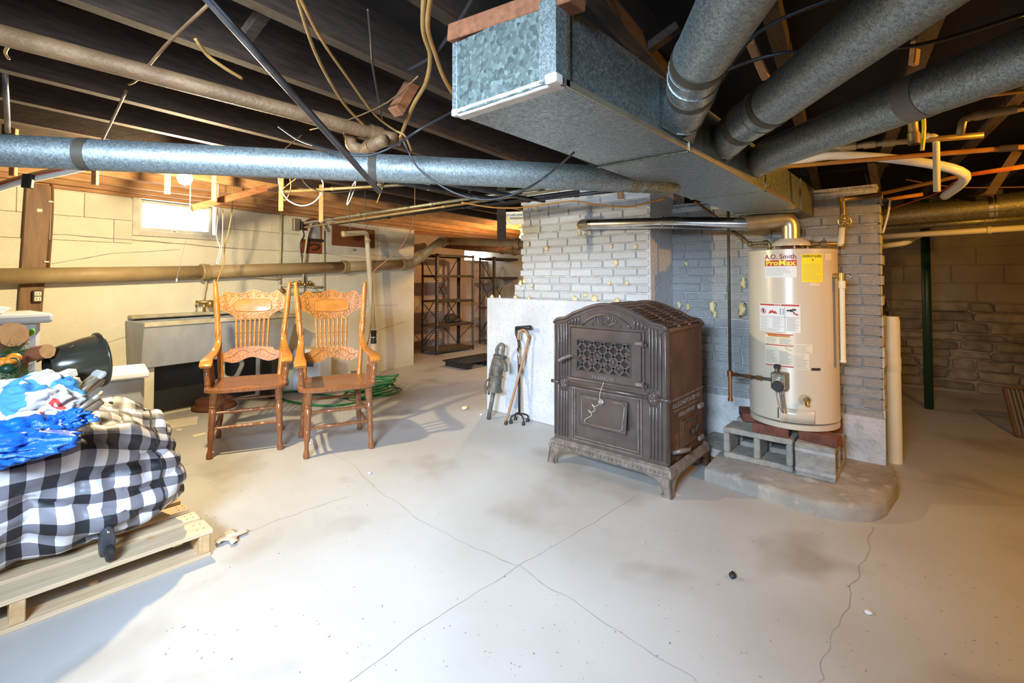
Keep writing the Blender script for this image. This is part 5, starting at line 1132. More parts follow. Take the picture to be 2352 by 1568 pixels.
p = W((TS0+TS1)/2+.05, .22, ZB); m = MB(); m.tube(cornered([p, p-up*.20, p-up*.24+ws*.12, p-up*.08+ws*.2, p-up*.08+ws*.2-wn*.18], .06), .022, 10); m.build('waste_trap', m_wallpipe, tub, True)
# faucet on the tub
fs, fz = wsz(480, 715, .08); fa_ = thing('wall_faucet', 'old brass laundry faucet with two handles over the tub', 'faucet', W(fs, .08, ZR+.045))
fz = ZR+.14
m = MB(); m.tube([W(fs-.10, .09, fz), W(fs+.10, .09, fz)], .016, 10); m.ball(W(fs, .10, fz-.02), (.03, .03, .04)); m.tube(cornered([W(fs, .10, fz-.02), W(fs, .13, fz-.05), W(fs, .2, fz-.07), W(fs, .22, fz-.1)], .03), .014, 10); m.tube(cornered([W(fs-.05, .09, fz), W(fs-.05, .09, ZR+.047)], .01), .012, 8); m.tube([W(fs+.05, .09, fz), W(fs+.05, .09, ZR+.047)], .012, 8); m.build('body', m_brass, fa_, True)
for ds in (-.115, .115):
    m = MB(); m.tube([W(fs+ds*.9, .10, fz+.0), W(fs+ds*1.15, .13, fz+.015), W(fs+ds*1.2, .13, fz-.045)], .008, 8); m.build('handle', m_brass, fa_, True)
for x, pts in ((.05, [(491, 700), (491, 620), (493, 605)]), (-.05, [(467, 700), (470, 660), (482, 636), (560, 635), (640, 640)])):
    q = [wsz(px, py, .05) for px, py in pts]; q[0] = (fs+x, fz); m = MB(); m.tube(smoothpath([W(s, .07, z) for s, z in q], 5), .010, 8); m.build('supply_pipe', m_wallpipe, fa_, True)
# wall piping behind chairs
wpg = 'cream painted pipes on the wall'
def wpipe(label, pts, r=.014, d=.04, fit=None, mat=None): return pipe('wall_pipe', label, 'pipe', mat or m_wallpipe, r, [onW(x, y, d) for x, y in pts], .03, 8, None, wpg, fit)
wpipe('cream painted riser pipe left of the arched mirror', [(646, 484), (642, 668)], fit=[(0, .95, .05, 1.4)])
wpipe('cream painted riser pipe right of the arched mirror', [(742, 490), (744, 700)], fit=[(0, .6, .03, 1.3)])
wpipe('cream painted horizontal pipe behind the chair backs', [(640, 655), (745, 660)], fit=[(0, .25, .04, 1.4), (0, .75, .04, 1.4)])
wpipe('lower cream painted pipe joining the two risers', [(640, 668), (650, 675), (740, 672)])
wpipe('curved gooseneck hose pipe rising over the arched mirror', [(696, 650), (698, 600), (706, 540), (715, 512), (730, 505), (742, 515), (748, 530)], .012, .10)
m = MB(); 
for i in range(7): m.ball(onW(676+i*6, 650+3*math.sin(i*2), .09), (.02, .02, .022), 7, 5)
m.tube([onW(668, 652, .08), onW(716, 652, .08)], .014, 8); m.tube([onW(716, 652, .08), onW(722, 662, .12)], .008, 6); tag(m.build('brass_manifold', m_brass, None, True), 'brass valve manifold just above the chair backs', 'valve')
m = MB(); m.lathe([(.03, 0), (.03, .015), (.012, .02), (.0001, .022)], onW(648, 668, .05), wn, 14); tag(m.build('round_valve', m_brass, None, 40), 'round brass valve cap on the cream pipe', 'valve')
s0, z0 = wsz(681, 516, .03); sw = thing('switch_box', 'small metal switch box with cord on the painted wall', 'switch', W(s0, 0, z0-.06))
m = MB(); wbox(m, s0-.04, s0+.035, .0, .05, z0-.07, z0+.07); m.build('box', m_tan, sw, 0, .005); m = MB(); wbox(m, s0+.04, s0+.09, .0, .07, z0-.06, z0+.04); m.build('plug', m_black, sw, 0, .006)
m = MB(); m.tube(smoothpath([onW(x, y, .06) for x, y in ((692, 520), (698, 540), (690, 560), (694, 600), (700, 640), (699, 680))], 5), .006, 6); m.build('cord', m_cblack, sw, True)
s0, z0 = wsz(697, 539, .04); m = MB(); wbox(m, s0-.045, s0+.045, .04, .043, z0-.05, z0+.05); tag(m.build('paper_card', m_paper, None, 0), 'blank cream card fixed beside the arched mirror', 'card')
# arched mirror and boarded window
sA0, sA1 = wsz(692, 580, .02)[0], wsz(745, 580, .02)[0]; zA0 = wsz(718, 582, .02)[1]; zA1 = min(wsz(718, 497, .02)[1], 1.97); wA = (sA1-sA0)/2; sc_ = (sA0+sA1)/2
mir = thing('arched_mirror', 'small arched mirror in a red-brown wooden frame on the wall', 'mirror', W(sc_, .03, zA0))
out = [(sA0, zA0), (sA1, zA0)] + [(sc_+wA*math.cos(t), zA1-wA*1.1+wA*1.1*math.sin(t)) for t in [PI*i/12 for i in range(13)]]
m = MB(); wpoly(m, out, .012, .035); m.build('frame', m_redframe, mir, 30, .003)
wi = wA*.56; zi0 = zA0+(zA1-zA0)*.42; inn = [(sc_-wi, zi0), (sc_+wi, zi0)] + [(sc_+wi*math.cos(t), zA1-wA*.95+wi*1.25*math.sin(t)) for t in [PI*i/12 for i in range(13)]]
m = MB(); wpoly(m, inn, .030, .038); m.build('glass', m_mirror, mir, 0)
m = MB(); wbox(m, sc_-wi, sc_+wi+.03, .034, .06, zi0-.035, zi0-.005); m.build('ledge', m_irond, mir, 0)
m = MB(); m.tube(smoothpath([W(sc_-.06, .04, zA0+.09), W(sc_, .045, zA0+.11), W(sc_+.07, .045, zA0+.09), W(sc_+.03, .045, zA0+.05), W(sc_-.03, .045, zA0+.045)], 4), .008, 6); m.build('carving', m_irond, mir, True)
s0, z1_ = wsz(762, 515, .02); s1, z0_ = wsz(859, 570, .02); z1_ = min(z1_, 1.955)
bw = thing('window_3', 'basement window opening closed with a red-brown board', 'window', W((s0+s1)/2, .02, z0_)); del bw['category']; struct(bw)
m = MB(); wbox(m, s0-.07, s1+.07, .005, .018, z0_-.08, z1_+.015); m.build('window_frame', m_winframe, bw, 0, .004)
m = MB(); wpoly(m, [(s0, wsz(762, 563, .02)[1]), (s1, z0_), (s1, z1_-.02), (s0, z1_)], .018, .032); m.build('board', m_redboard, bw, 0, .002)
m = MB(); m.ball(W((s0+s1)/2, .03, z0_-.04), (.025, .015, .012)); m.build('latch', m_tan, bw, True)
# standing white waste pipe with rubber coupling
dW = .32
pw = thing('standpipe', 'cream plastic standpipe with black rubber coupling and elbow arm', 'pipe', onW(857, 850, dW))
q = [onW(786, 537, dW), onW(842, 534, dW), onW(858, 755, dW)]
m = MB(); m.tube(cornered(q, .04), .030, 14); m.build('upper_pipe', m_pvc, pw, True)
m = MB(); m.cyl(onW(858, 785, dW), W((onW(856, 860, dW)-W0).dot(ws), dW, .06), .030, n=14); m.build('lower_pipe', m_pvcy, pw, True)
m = MB(); m.lathe([(.030, 0), (.037, 0), (.037, .03), (.034, .035), (.034, .12), (.037, .125), (.037, .16), (.030, .16)], onW(858, 788, dW), (0, 0, 1), 16, False); m.build('rubber_coupling', m_black, pw, 40)
m = MB(); m.lathe([(.038, .07), (.038, .085)], onW(858, 788, dW), (0, 0, 1), 16, False); m.build('hose_clamp', m_foil, pw, 40)
for p, d in ((onW(790, 537, dW), onW(842, 534, dW)-onW(786, 537, dW)), (onW(844, 552, dW), up)):
    m = MB(); d = d.normalized(); m.lathe([(.03, -.02), (.036, -.02), (.036, .02), (.03, .02)], p, d, 14, False); m.build('socket', m_pvc, pw, 40)
pfl = [onZ(715, 862, .04), onZ(830, 858, .04), onZ(905, 885, .04)]
pipe('floor_pipe', 'cream plastic pipe lying along the wall base with grey coupling', 'pipe', m_pvcy, .032, [pfl[0], pfl[1]], n=14, fit=[(0, .85, .07, 1.2)], fmat=m_tapel)
pipe('floor_pipe', 'short cream plastic pipe end lying over the coiled hose', 'pipe', m_pvc, .03, [onZ(845, 862, .05), onZ(903, 886, .05)], n=14, fit=[(0, .3, .05, 1.2)], fmat=m_tapel)
# white dehumidifier box
c = onZ(702, 900, 0); ap = thing('dehumidifier', 'white plastic dehumidifier with dark vent grille between the two chairs', 'dehumidifier', c, math.radians(-60), local=True)
m = MB(); m.bx(-.17, .17, 0, .24, .0, .46); bd = m.build('body', m_cloth, ap, 0, .02, 3)
m = MB(); m.bx(-.165, .165, .01, .23, .458, .472); m.build('top_panel', m_label, ap, 0, .006)
for i in range(7):
    m = MB(); m.bx(.0+.014*i, .008+.014*i, -.004, .004, .28, .38); m.build('vent_slot', m_black, bd, 0)
# garden hose coil
m = MB(); hpts = []
hc = onZ(862, 905, 0); random.seed(2)
for i in range(76):
    t = i*2*PI/15; rr = .22+.05*math.sin(i*.37); hpts.append(hc + ws*(rr*1.25*math.cos(t)+.05*math.sin(i*.21)) + wn*(rr*.75*math.sin(t)) + up*(.012+.0016*i + .01*abs(math.sin(i*.9))))
hpts += [onZ(830, 918, .012), onZ(780, 930, .012), onZ(720, 930, .012), onZ(660, 920, .012), onZ(640, 905, .012), onZ(680, 898, .012), onZ(740, 905, .012), onZ(800, 915, .012)]
m.tube(smoothpath(hpts, 4), .011, 7); tag(m.build('garden_hose', m_greenhose, None, True), 'coiled green garden hose on the floor behind the chairs', 'hose')
c = onZ(492, 936, 0); m = MB(); m.lathe([(.17, 0), (.19, .01), (.19, .03), (.16, .045), (.16, .085), (.14, .095), (.06, .095), (.05, .08), (.0001, .08)], c, (0, 0, 1), 28); tag(m.build('rusty_drum', m_rust, None, 40), 'rusty round metal disc lying under the laundry tub', 'metal disc')
# ================================================================== OAK ARMCHAIRS (front = +y locally)
def make_chair(label):
    c = thing('pressback_armchair', label, 'chair', (0, 0, 0), 0, 'press-back oak armchairs', local=True)
    SZ = .475; hw = .27
    # seat: scooped slab
    m = MB(); n = 28; rings = []
    def edge(t):
        x = math.copysign(abs(math.cos(t))**.45, math.cos(t))*hw; y = math.copysign(abs(math.sin(t))**.5, math.sin(t))*.25; 
        return x*(1+.06*(y/.25)), y
    lv = [(.92, -.034), (1.0, -.026), (1.0, -.004), (.965, 0), (.85, -.002), (.6, -.012), (.3, -.015), (.02, -.014)]
    vs = []
    for k, dz in lv:
        for i in range(n*2):
            x, y = edge(2*PI*i/(n*2)); z = SZ+dz+(.012*math.exp(-((x*k)/.05)**2)*max(0, y/.25)*k if dz > -.02 and k < .9 else 0); vs.append(Vector((x*k, y*k, z)))
    N2 = n*2; fs = []
    for r in range(len(lv)-1):
        for i in range(N2): fs.append((r*N2+i, r*N2+(i+1) % N2, (r+1)*N2+(i+1) % N2, (r+1)*N2+i))
    fs.append(tuple(range(N2))[::-1]); fs.append(tuple((len(lv)-1)*N2+i for i in range(N2)))
    m.add(vs, fs); m.build('seat', m_oakd, c, 50)
    # legs
    legp = [(.019, 0), (.024, .03), (.022, .07), (.016, .13), (.015, .17), (.022, .30), (.0235, .40), (.019, .42), (.024, .44), (.019, .46), (.024, .48), (.0245, .60), (.026, .72), (.020, .74), (.026, .76), (.020, .78), (.027, .80), (.028, .93), (.025, 1)]
    FL = {}
    for sx in (-1, 1):
        for f, (tx, ty, bx_, by_) in enumerate(((.205, .185, .222, .232), (.185, -.19, .225, -.27))):
            p0 = Vector((sx*bx_, by_, 0)); p1 = Vector((sx*tx, ty, SZ-.018)); FL[(sx, f)] = (p0, p1)
            m = MB(); m.turned(p0, p1, [(r*.93, h) for r, h in legp], 14); m.build('leg', m_oakd, c, 60)
    def at(k, z): p0, p1 = FL[k]; return p0.lerp(p1, z/p1.z)
    strp = [(.008, 0), (.010, .1), (.011, .22), (.014, .27), (.009, .29), (.014, .31), (.012, .40), (.015, .44), (.010, .47), (.016, .5), (.010, .53), (.015, .56), (.012, .60), (.014, .69), (.009, .71), (.014, .73), (.011, .78), (.010, .9), (.008, 1)]
    plain = [(.008, 0), (.011, .3), (.012, .5), (.011, .7), (.008, 1)]
    for z in (.20, .305): m = MB(); m.turned(at((-1, 0), z), at((1, 0), z), strp, 10); m.build('stretcher', m_oakd, c, 60)
    for sx in (-1, 1):
        for z in (.17, .265): m = MB(); m.turned(at((sx, 0), z), at((sx, 1), z), plain, 10); m.build('stretcher', m_oakd, c, 60)
    m = MB(); m.turned(at((-1, 1), .30), at((1, 1), .30), plain, 10); m.build('stretcher', m_oakd, c, 60)
    # back posts
    pp = [(.019, 0), (.019, .34), (.022, .36), (.018, .375), (.022, .39), (.0165, .41), (.020, .48), (.0205, .55), (.017, .60), (.022, .615), (.017, .63), (.023, .65), (.018, .665), (.022, .68), (.021, .80), (.017, .94), (.014, .965), (.017, .975), (.013, .995), (.004, 1)]
    PB = {}
    for sx in (-1, 1):
        p0 = Vector((sx*.205, -.205, SZ-.01)); p1 = Vector((sx*.272, -.345, 1.225)); PB[sx] = (p0, p1); m = MB(); m.turned(p0, p1, pp, 14); po = m.build('back_post', m_oak, c, 60)
        for k in range(6):
            a = 2*PI*k/6; d = (p1-p0).normalized(); o = d.orthogonal().normalized(); b = d.cross(o); off = (o*math.cos(a)+b*math.sin(a))*.0185
            m = MB(); m.tube([p0.lerp(p1, .42)+off*.9, p0.lerp(p1, .50)+off*1.1, p0.lerp(p1, .59)+off*.9], .005, 5); m.build('fluting', m_oak, po, True)
    def back(x, z, off=0):                            # surface of the back, slightly curved
        t = (z-PB[1][0].z)/(PB[1][1].z-PB[1][0].z); y = PB[1][0].y + (PB[1][1].y-PB[1][0].y)*t
        return Vector((x, y - .035*(1-(x/.27)**2) + off, z + 0))
    def hwid(z): t = (z-PB[1][0].z)/(PB[1][1].z-PB[1][0].z); return .205+.067*t-.012
    def board(name, topf, botf, z0, z1, mat, nx=40, nz=10, th=.020, wfun=None):
        m = MB(); w = wfun
        def pt(u, v, off):
            x = -1+2*u; zb, zt = botf(x), topf(x); z = zb+(zt-zb)*v; X_ = w(x, z); return back(X_, z, off)
        m.grid(lambda u, v: pt(u, v, th/2), nx, nz); m.grid(lambda u, v: pt(1-u, v, -th/2), nx, nz)
        n0 = 0; n1 = nx*nz; fs = []
        idx0 = lambda i, j: i*nz+j; idx1 = lambda i, j: n1+(nx-1-i)*nz+j
        for i in range(nx-1): fs += [(idx0(i, 0), idx1(i, 0), idx1(i+1, 0), idx0(i+1, 0)), (idx0(i, nz-1), idx0(i+1, nz-1), idx1(i+1, nz-1), idx1(i, nz-1))]
        for j in range(nz-1): fs += [(idx0(0, j), idx0(0, j+1), idx1(0, j+1), idx1(0, j)), (idx0(nx-1, j), idx1(nx-1, j), idx1(nx-1, j+1), idx0(nx-1, j+1))]
        m.f += fs; return m.build(name, mat, c, 40)
    # crest
    def ctop(x): a = abs(x); return 1.13 + .030*math.cos(min(a/.42, 1)*PI)*.5 + .015 + (.022*math.exp(-((a-.72)/.13)**2)) - .03*max(0, a-.75)/.25
    def cbot(x): a = abs(x); return .925 + (0 if a < .62 else .085*((a-.62)/.38)**.8)
    def cw_(x, z): 
        k = min(1, max(0, (z-.925)/.10)); return x*hwid(z)*(.80+.20*k*k*(3-2*k))
    cb = board('crest_rail', ctop, cbot, .925, 1.15, m_oakc, wfun=cw_)
    # smooth panel framed by a scroll bead
    fr = []
    for i in range(40):
        t = 2*PI*i/40; sg = lambda q: math.copysign(abs(q)**.82, q); fr.append(back(.150*sg(math.cos(t))*(1-.10*math.cos(2*t)**2), 1.032+.056*sg(math.sin(t))*(1+.12*math.cos(2*t)), .0135))
    m = MB(); m.tube(fr, .0035, 5, True); m.build('scroll_bead', m_oak, cb, True)
    m = MB(); 
    m.add([back(0, 1.035, .0125)] + [p - Vector((0, .001, 0)) for p in fr], [(0, 1+(i+1) % 40, 1+i) for i in range(40)]); m.build('panel', m_oak, cb, True)
    def swirl(cx, cz, r, turns, d0, dirn):
        q = []
        for i in range(26):
            t = i/25; a = d0 + dirn*t*turns*2*PI; q.append(back(cx+r*(1-t*.85)*math.cos(a), cz+r*(1-t*.85)*math.sin(a), .0125))
        m = MB(); m.tube(q, .0032, 5); m.build('carved_scroll', m_oak, cb, True)
    for sx in (-1, 1):
        for cx, cz, r in ((.06, .945, .022), (.105, .955, .024), (.155, .975, .022), (.04, 1.115, .024), (.10, 1.115, .022), (.155, 1.115, .022), (.20, 1.10, .022), (.195, 1.055, .022), (.19, 1.01, .02)): swirl(sx*cx, cz, r, 1.3, .5 if sx > 0 else PI-.5, sx)
    for i in range(5):
        m = MB(); q = [back(-.24+.48*k/30, ctop((-.24+.48*k/30)/.25)-.012-.0055*i, .0115) for k in range(31)] if i == 0 else None
        if q: m.tube(q, .0025, 5); m.build('edge_bead', m_oak, cb, True)
    # lower rail
    def ltop(x): a = abs(x); return .695 - .028*max(0, (a-.72)/.28)**.3*(1 if a > .72 else 0) + .008*math.cos(a*PI)
    def lbot(x): a = abs(x); return .600 + .018*math.cos(a*1.6*PI) 
    lr = board('lower_rail', ltop, lbot, .60, .70, m_oakc, 36, 6, .018, lambda x, z: x*hwid(z))
    for sx in (-1, 1):
        q = [back(sx*(.02+.15*t), .655+.025*math.sin(t*5), .012) for t in [k/14 for k in range(15)]]; m = MB(); m.tube(q, .003, 5); m.build('carved_scroll', m_oak, lr, True)
    # back spindles
    spn = [(.007, 0), (.0095, .03), (.006, .06), (.0085, .09), (.0095, .25), (.0085, .41), (.011, .44), (.007, .46), (.012, .49), (.007, .515), (.011, .54), (.0085, .57), (.0095, .75), (.008, .91), (.010, .94), (.006, .96), (.009, .985), (.007, 1)]
    for i in range(8):
        x = -.115+.23*i/7; m = MB(); m.turned(back(x*.95, .69), back(x*1.03, .932), spn, 10); m.build('spindle', m_oak, c, 60)
    # arms
    for sx in (-1, 1):
        ap = smoothpath([(sx*.230, -.262, .80), (sx*.234, -.235, .735), (sx*.244, -.16, .690), (sx*.253, -.04, .672), (sx*.260, .08, .668), (sx*.261, .15, .655), (sx*.260, .185, .628)], 5); m = MB(); vs = []
        for i, p in enumerate(ap):
            t = i/(len(ap)-1); w = .030+.028*min(1, t*1.6) + (.008 if .75 < t < .97 else 0); th = .030-.004*t
            d = (ap[min(i+1, len(ap)-1)]-ap[max(i-1, 0)]).normalized(); sd = Vector((1, 0, 0)); nn = sd.cross(d).normalized()
            if nn.z < 0 : nn = -nn
            if abs(nn.z) < .3 and nn.y < 0: nn = -nn
            for k in range(10):
                a = 2*PI*k/10; ca, sa = math.cos(a), math.sin(a); vs.append(p + sd*math.copysign(abs(ca)**.6, ca)*w*.62 + nn*math.copysign(abs(sa)**.6, sa)*th*.5)
        nA = len(ap); m.add(vs, [(i*10+k, i*10+(k+1) % 10, (i+1)*10+(k+1) % 10, (i+1)*10+k) for i in range(nA-1) for k in range(10)] + [tuple(range(10))[::-1], tuple((nA-1)*10+k for k in range(10))]); m.build('arm', m_oak, c, 50)
        for k, y in enumerate((-.02, .035, .09)):
            m = MB(); m.turned(Vector((sx*(.230+.004*k), y, SZ-.004)), Vector((sx*(.250+.004*k), y+.0, .668)), [(r*.95, h) for r, h in spn], 10); m.build('arm_spindle', m_oakd, c, 60)
        m = MB(); m.turned(Vector((sx*.248, .150, SZ-.006)), Vector((sx*.260, .145, .655)), [(.019, 0), (.022, .06), (.016, .10), (.021, .14), (.017, .2), (.020, .4), (.021, .6), (.016, .66), (.022, .72), (.016, .78), (.023, .85), (.018, .92), (.02, 1)], 12); m.build('arm_support', m_oakd, c, 60)
    return c
def place_chair(c, fl_, fr_, bl_, br_):
    A, B, C_, D_ = [onZ(x, y, 0) for x, y in (fl_, fr_, bl_, br_)]
    mid = (A+B+C_+D_)/4; f = ((A+B)-(C_+D_)); r = ((B-A)+(D_-C_)); ang = math.atan2(f.y, f.x) - PI/2; ang2 = math.atan2(r.y, r.x) + PI
    d = (ang2-ang+PI) % (2*PI) - PI
    c.location = (mid.x, mid.y, 0); c.rotation_euler = (0, 0, ang + d*.5); return ang, ang2
ch1 = make_chair('carved oak press-back armchair standing by the laundry tub front')
ch2 = copytree(ch1); ch2['label'] = 'carved oak press-back armchair standing in front of the green hose'
print('chair', place_chair(ch1, (492, 1054), (648, 1034), (494, 1004), (640, 992)), place_chair(ch2, (711, 1050), (850, 1030), (691, 1008), (825, 990)))
# ================================================================== PUMP AND CANES
pf = onZ(1122, 963, 0); ptp = onX(1152, 795, 3.16)
pu = thing('hand_pump', 'old cast iron hand water pump leaning against the white chimney base', 'hand pump', pf)
ax = (onX(1152, 800, 3.18)-pf).normalized(); L = (onX(1152, 800, 3.18)-pf).length
m = MB(); m.cyl(pf+up*.004, pf+ax*L*.42, .018, n=12); m.build('drop_pipe', m_pump, pu, True)
m = MB(); m.lathe([(.060, L*.40), (.078, L*.405), (.075, L*.425), (.058, L*.47), (.052, L*.58), (.055, L*.60), (.062, L*.605), (.062, L*.62), (.052, L*.625)], pf, ax, 20); m.build('flared_base', m_pump, pu, 50)
m = MB(); m.lathe([(.050, L*.61), (.050, L*.86), (.058, L*.87), (.062, L*.875), (.062, L*.90), (.05, L*.905), (.03, L*.91), (.0001, L*.91)], pf, ax, 20); m.build('cylinder', m_pump, pu, 40)
m = MB(); hx = pf+ax*L*.90; m.tube(smoothpath([hx+Vector((0, .03, 0)), hx+Vector((-.01, .035, .05)), hx+Vector((0, .0, .10)), hx+Vector((.01, -.03, .09)), hx+Vector((0, -.035, .04)), hx+Vector((0, -.03, .0))], 4), .014, 8); m.build('cap_bracket', m_pump, pu, True)
m = MB(); sp_ = pf+ax*L*.84; m.tube(smoothpath([sp_, sp_+Vector((-.03, -.07, .0)), sp_+Vector((-.05, -.11, -.03)), sp_+Vector((-.05, -.12, -.08))], 5), [.022]*10+[.02]*6, 10); m.build('spout', m_pump, pu, True)
m = MB(); hq = pf+ax*L*.86; m.tube(smoothpath([hx+Vector((0, 0.02, .06)), hq+Vector((-.02, .06, -.02)), hq+Vector((-.03, .085, -.12)), hq+Vector((-.03, .10, -.22)), hq+Vector((-.03, .105, -.33))], 5), .0115, 8); m.build('lever_handle', m_pump, pu, True)
m = MB(); m.tube(smoothpath([pf+ax*L*.58+Vector((-.04, .04, 0)), pf+ax*L*.55+Vector((-.05, .075, -.02)), pf+ax*L*.5+Vector((-.05, .08, -.05)), pf+ax*L*.46+Vector((-.05, .06, -.06))], 4), .008, 6); m.build('side_hook', m_pump, pu, True)
qb_ = onZ(1193, 970, 0); qd = thing('quad_cane', 'black adjustable walking cane with four rubber feet', 'walking cane', qb_)
tl = onX(1192, 757, qb_.x+.06); hl = onX(1215, 752, qb_.x+.03)
m = MB(); m.tube(cornered([qb_+up*.07, qb_.lerp(tl, .72)], .02), .0115, 10); m.build('lower_shaft', m_black, qd, True)
m = MB(); m.tube(cornered([qb_.lerp(tl, .62), qb_.lerp(tl, .80)+Vector((-.01, -.0, 0))], .02), .0125, 10); m.build('metal_sleeve', m_steel, qd, True)
m = MB(); m.tube(cornered([qb_.lerp(tl, .78), qb_.lerp(tl, .86), tl+Vector((0, .035, -.03)), tl+Vector((0, .03, .012)), hl], .04), .0125, 10); m.build('offset_neck', m_black, qd, True)
m = MB(); m.tube([tl+Vector((0, .03, .012)), hl+(hl-tl).normalized()*.02], .018, 10); m.build('grip', m_black, qd, True)
for k in range(4):
    a = PI/4+k*PI/2+.3; e = qb_+Vector((math.cos(a)*.075, math.sin(a)*.085, 0)); m = MB(); m.tube(smoothpath([qb_+up*.075, qb_.lerp(e, .6)+up*.07, e+up*.05, e+up*.02], 4), .007, 8); fo = m.build('foot_arm', m_black, qd, True); m = MB(); m.lathe([(.016, 0), (.014, .02), (.010, .03)], e, (0, 0, 1), 10); m.build('rubber_foot', m_black, fo, 40)
wb = onZ(1161, 975, 0); wt = onX(1211, 790, 3.27)
wc = thing('wooden_cane', 'brown wooden crook-handled cane leaning across the black one', 'walking cane', wb)
w2 = onX(1213, 772, 3.26); w3 = onX(1205, 758, 3.25); w4 = onX(1193, 762, 3.22); w5 = onX(1190, 780, 3.21)
m = MB(); m.tube([wb+up*.03] + smoothpath([wb.lerp(wt, .1), wt, w2, w3, w4, w5], 5), .0115, 10); m.build('shaft', m_cane, wc, True)
m = MB(); m.lathe([(.016, 0), (.013, .035)], wb, wt-wb, 10); m.build('rubber_tip', m_black, wc, 40)
# ================================================================== SHELVING
def shelf(name, label, x0, x1, y0, y1, h, levels):
    t = thing(name, label, 'shelving unit', ((x0+x1)/2, (y0+y1)/2, 0))
    for x in (x0, x1):
        for y in (y0, y1):
            sx = 1 if x == x0 else -1; sy = 1 if y == y0 else -1
            m = MB(); m.bx(x, x+sx*.045, y, y+sy*.003, 0, h); m.bx(x, x+sx*.003, y, y+sy*.045, 0, h); po = m.build('upright', m_dark, t, 0)
            if h > 1.4:
                m = MB()
                for k in range(40): z = .06+k*(h-.1)/40; m.bx(x+sx*.018, x+sx*.028, y-.001*sy-.001, y+.001, z, z+.014)
                m.build('slot_row', m_wall, po, 0)['kind'] = 'stuff'
    for z in levels:
        m = MB(); m.bx(x0+.005, x1-.005, y0+.005, y1-.005, z, z+.012); sh = m.build('shelf_board', m_shelf, t, 0)
        m = MB(); m.bx(x0, x1, y0-.003, y0+.004, z-.03, z+.012); m.build('shelf_lip', m_dark, sh, 0); m = MB(); m.bx(x0, x1, y1-.004, y1+.003, z-.03, z+.012); m.build('shelf_lip', m_dark, sh, 0)
    for za, zb in ((levels[0], levels[2] if len(levels) > 2 else levels[1]), (levels[1], levels[-1])):
        for a, b in ((za, zb), (zb, za)):
            m = MB(); m.beam((x0, y1+.004, a), (x1, y1+.004, b), .004, .02, (0, 1, 0)); m.build('cross_brace', m_dark, t, 0)
    for x in (x0, x1):
        m = MB(); m.beam((x, y0, levels[1]), (x, y1, levels[0]+.1), .004, .02, (1, 0, 0)); m.build('side_brace', m_dark, t, 0)
    return t
hS = onY(1003, 582, 6.13).z
zs = [onY(1050, y, 6.13).z for y in (803, 744, 690, 633)]
shelf('metal_shelving', 'tall black slotted steel shelving unit in the alcove', 5.13, 5.98, 6.13, 6.53, hS, [.06, zs[1], zs[2], zs[3], hS-.02])
x0_ = onY(1135, 650, 6.2).x; shelf('metal_shelving', 'second black steel shelving unit partly hidden by the chimney', x0_, x0_+.8, 6.2, 6.6, onY(1150, 590, 6.2).z, [.06, .7, onY(1150, 637, 6.2).z, onY(1150, 592, 6.2).z-.01])
pz = zs[1]+.012; c = onY(1035, 735, 6.3); c.z = pz
mo = thing('old_motor', 'greasy old motor part lying on the shelf', 'motor part', c)
m = MB(); m.lathe([(.07, -.10), (.08, -.08), (.08, .08), (.07, .10)], c+Vector((0, 0, .08)), (1, .2, 0), 14); m.build('housing', m_dark, mo, 40); m = MB(); m.cyl(c+Vector((.08, 0, .09)), c+Vector((.22, .03, .10)), .012, n=8); m.build('shaft', m_dark, mo, True); m = MB(); m.ball(c+Vector((.12, -.02, .035)), (.12, .06, .035), 10, 6, .4, 3, 2); m.build('bracket', m_dark, mo, True)
tb = Vector((c0.x+.15, 6.02, 0)); m = MB(); m.cyl(tb, tb+Vector((-.02, .05, onY(966, 680, 6.05).z)), .032, n=14); ct = tag(m.build('cardboard_tube', m_pvc, None, True), 'tan cardboard tube standing between the wall and the shelving', 'tube')
g_ = thing('green_sheet', 'dark green plastic sheet hanging at the shelving corner', 'plastic sheet', (c0.x+.14, 6.3, 1.1)); m = MB(); m.grid(lambda u, v: Vector((c0.x+.06+.22*u*(1-.6*abs(v-.5)*2), 6.30+.02*math.sin(u*6), .75+.80*v)), 8, 10); m.build('sheet', m_greenpost, g_, True).modifiers.new('s', 'SOLIDIFY').thickness = .004
c = onZ(1085, 838, 0); dk = thing('black_pallet', 'small black slatted platform on the floor beside the chimney base', 'platform', c)
for i in range(5): m = MB(); m.bx(c.x-.35, c.x+.5, c.y-.22+.1*i, c.y-.15+.1*i, .07, .09); m.build('slat', m_black, dk, 0)
for x in (-.3, .1, .4): m = MB(); m.bx(c.x+x, c.x+x+.07, c.y-.22, c.y+.25, 0, .07); m.build('runner', m_black, dk, 0)
# ================================================================== PALLET AND WHAT LIES ON IT
PX0, PX1, PY0, PY1, PT = -.46, .765, 2.475, 3.50, .118
pa = thing('wooden_pallet', 'pale new pine pallet under the checked duffel bag', 'pallet', ((PX0+PX1)/2, (PY0+PY1)/2, 0))
random.seed(8); y = PY0; i = 0
while y < PY1-.05:
    w = .135 if i == 0 else .09
    m = MB(); m.bx(PX0+random.uniform(-.006, .006), PX1+random.uniform(-.012, .008), y, y+w, PT-.018, PT); b_ = m.build('deck_board', m_wood, pa, 0, .002)
    for xx in (PX1-.02, PX1-.045):
        for yy in (.3, .7): m = MB(); m.cyl((xx, y+w*yy, PT-.001), (xx, y+w*yy, PT+.0008), .003, n=6); m.build('nail_head', m_dark, b_, 0)
    y += w + (.03 if i == 0 else .045); i += 1
for x in (PX0, (PX0+PX1)/2-.02, PX1-.045):
    m = MB(); m.bx(x, x+.042, PY0+.004, PY1-.01, .018, PT-.0185); m.build('stringer', m_woodend, pa, 0, .003)
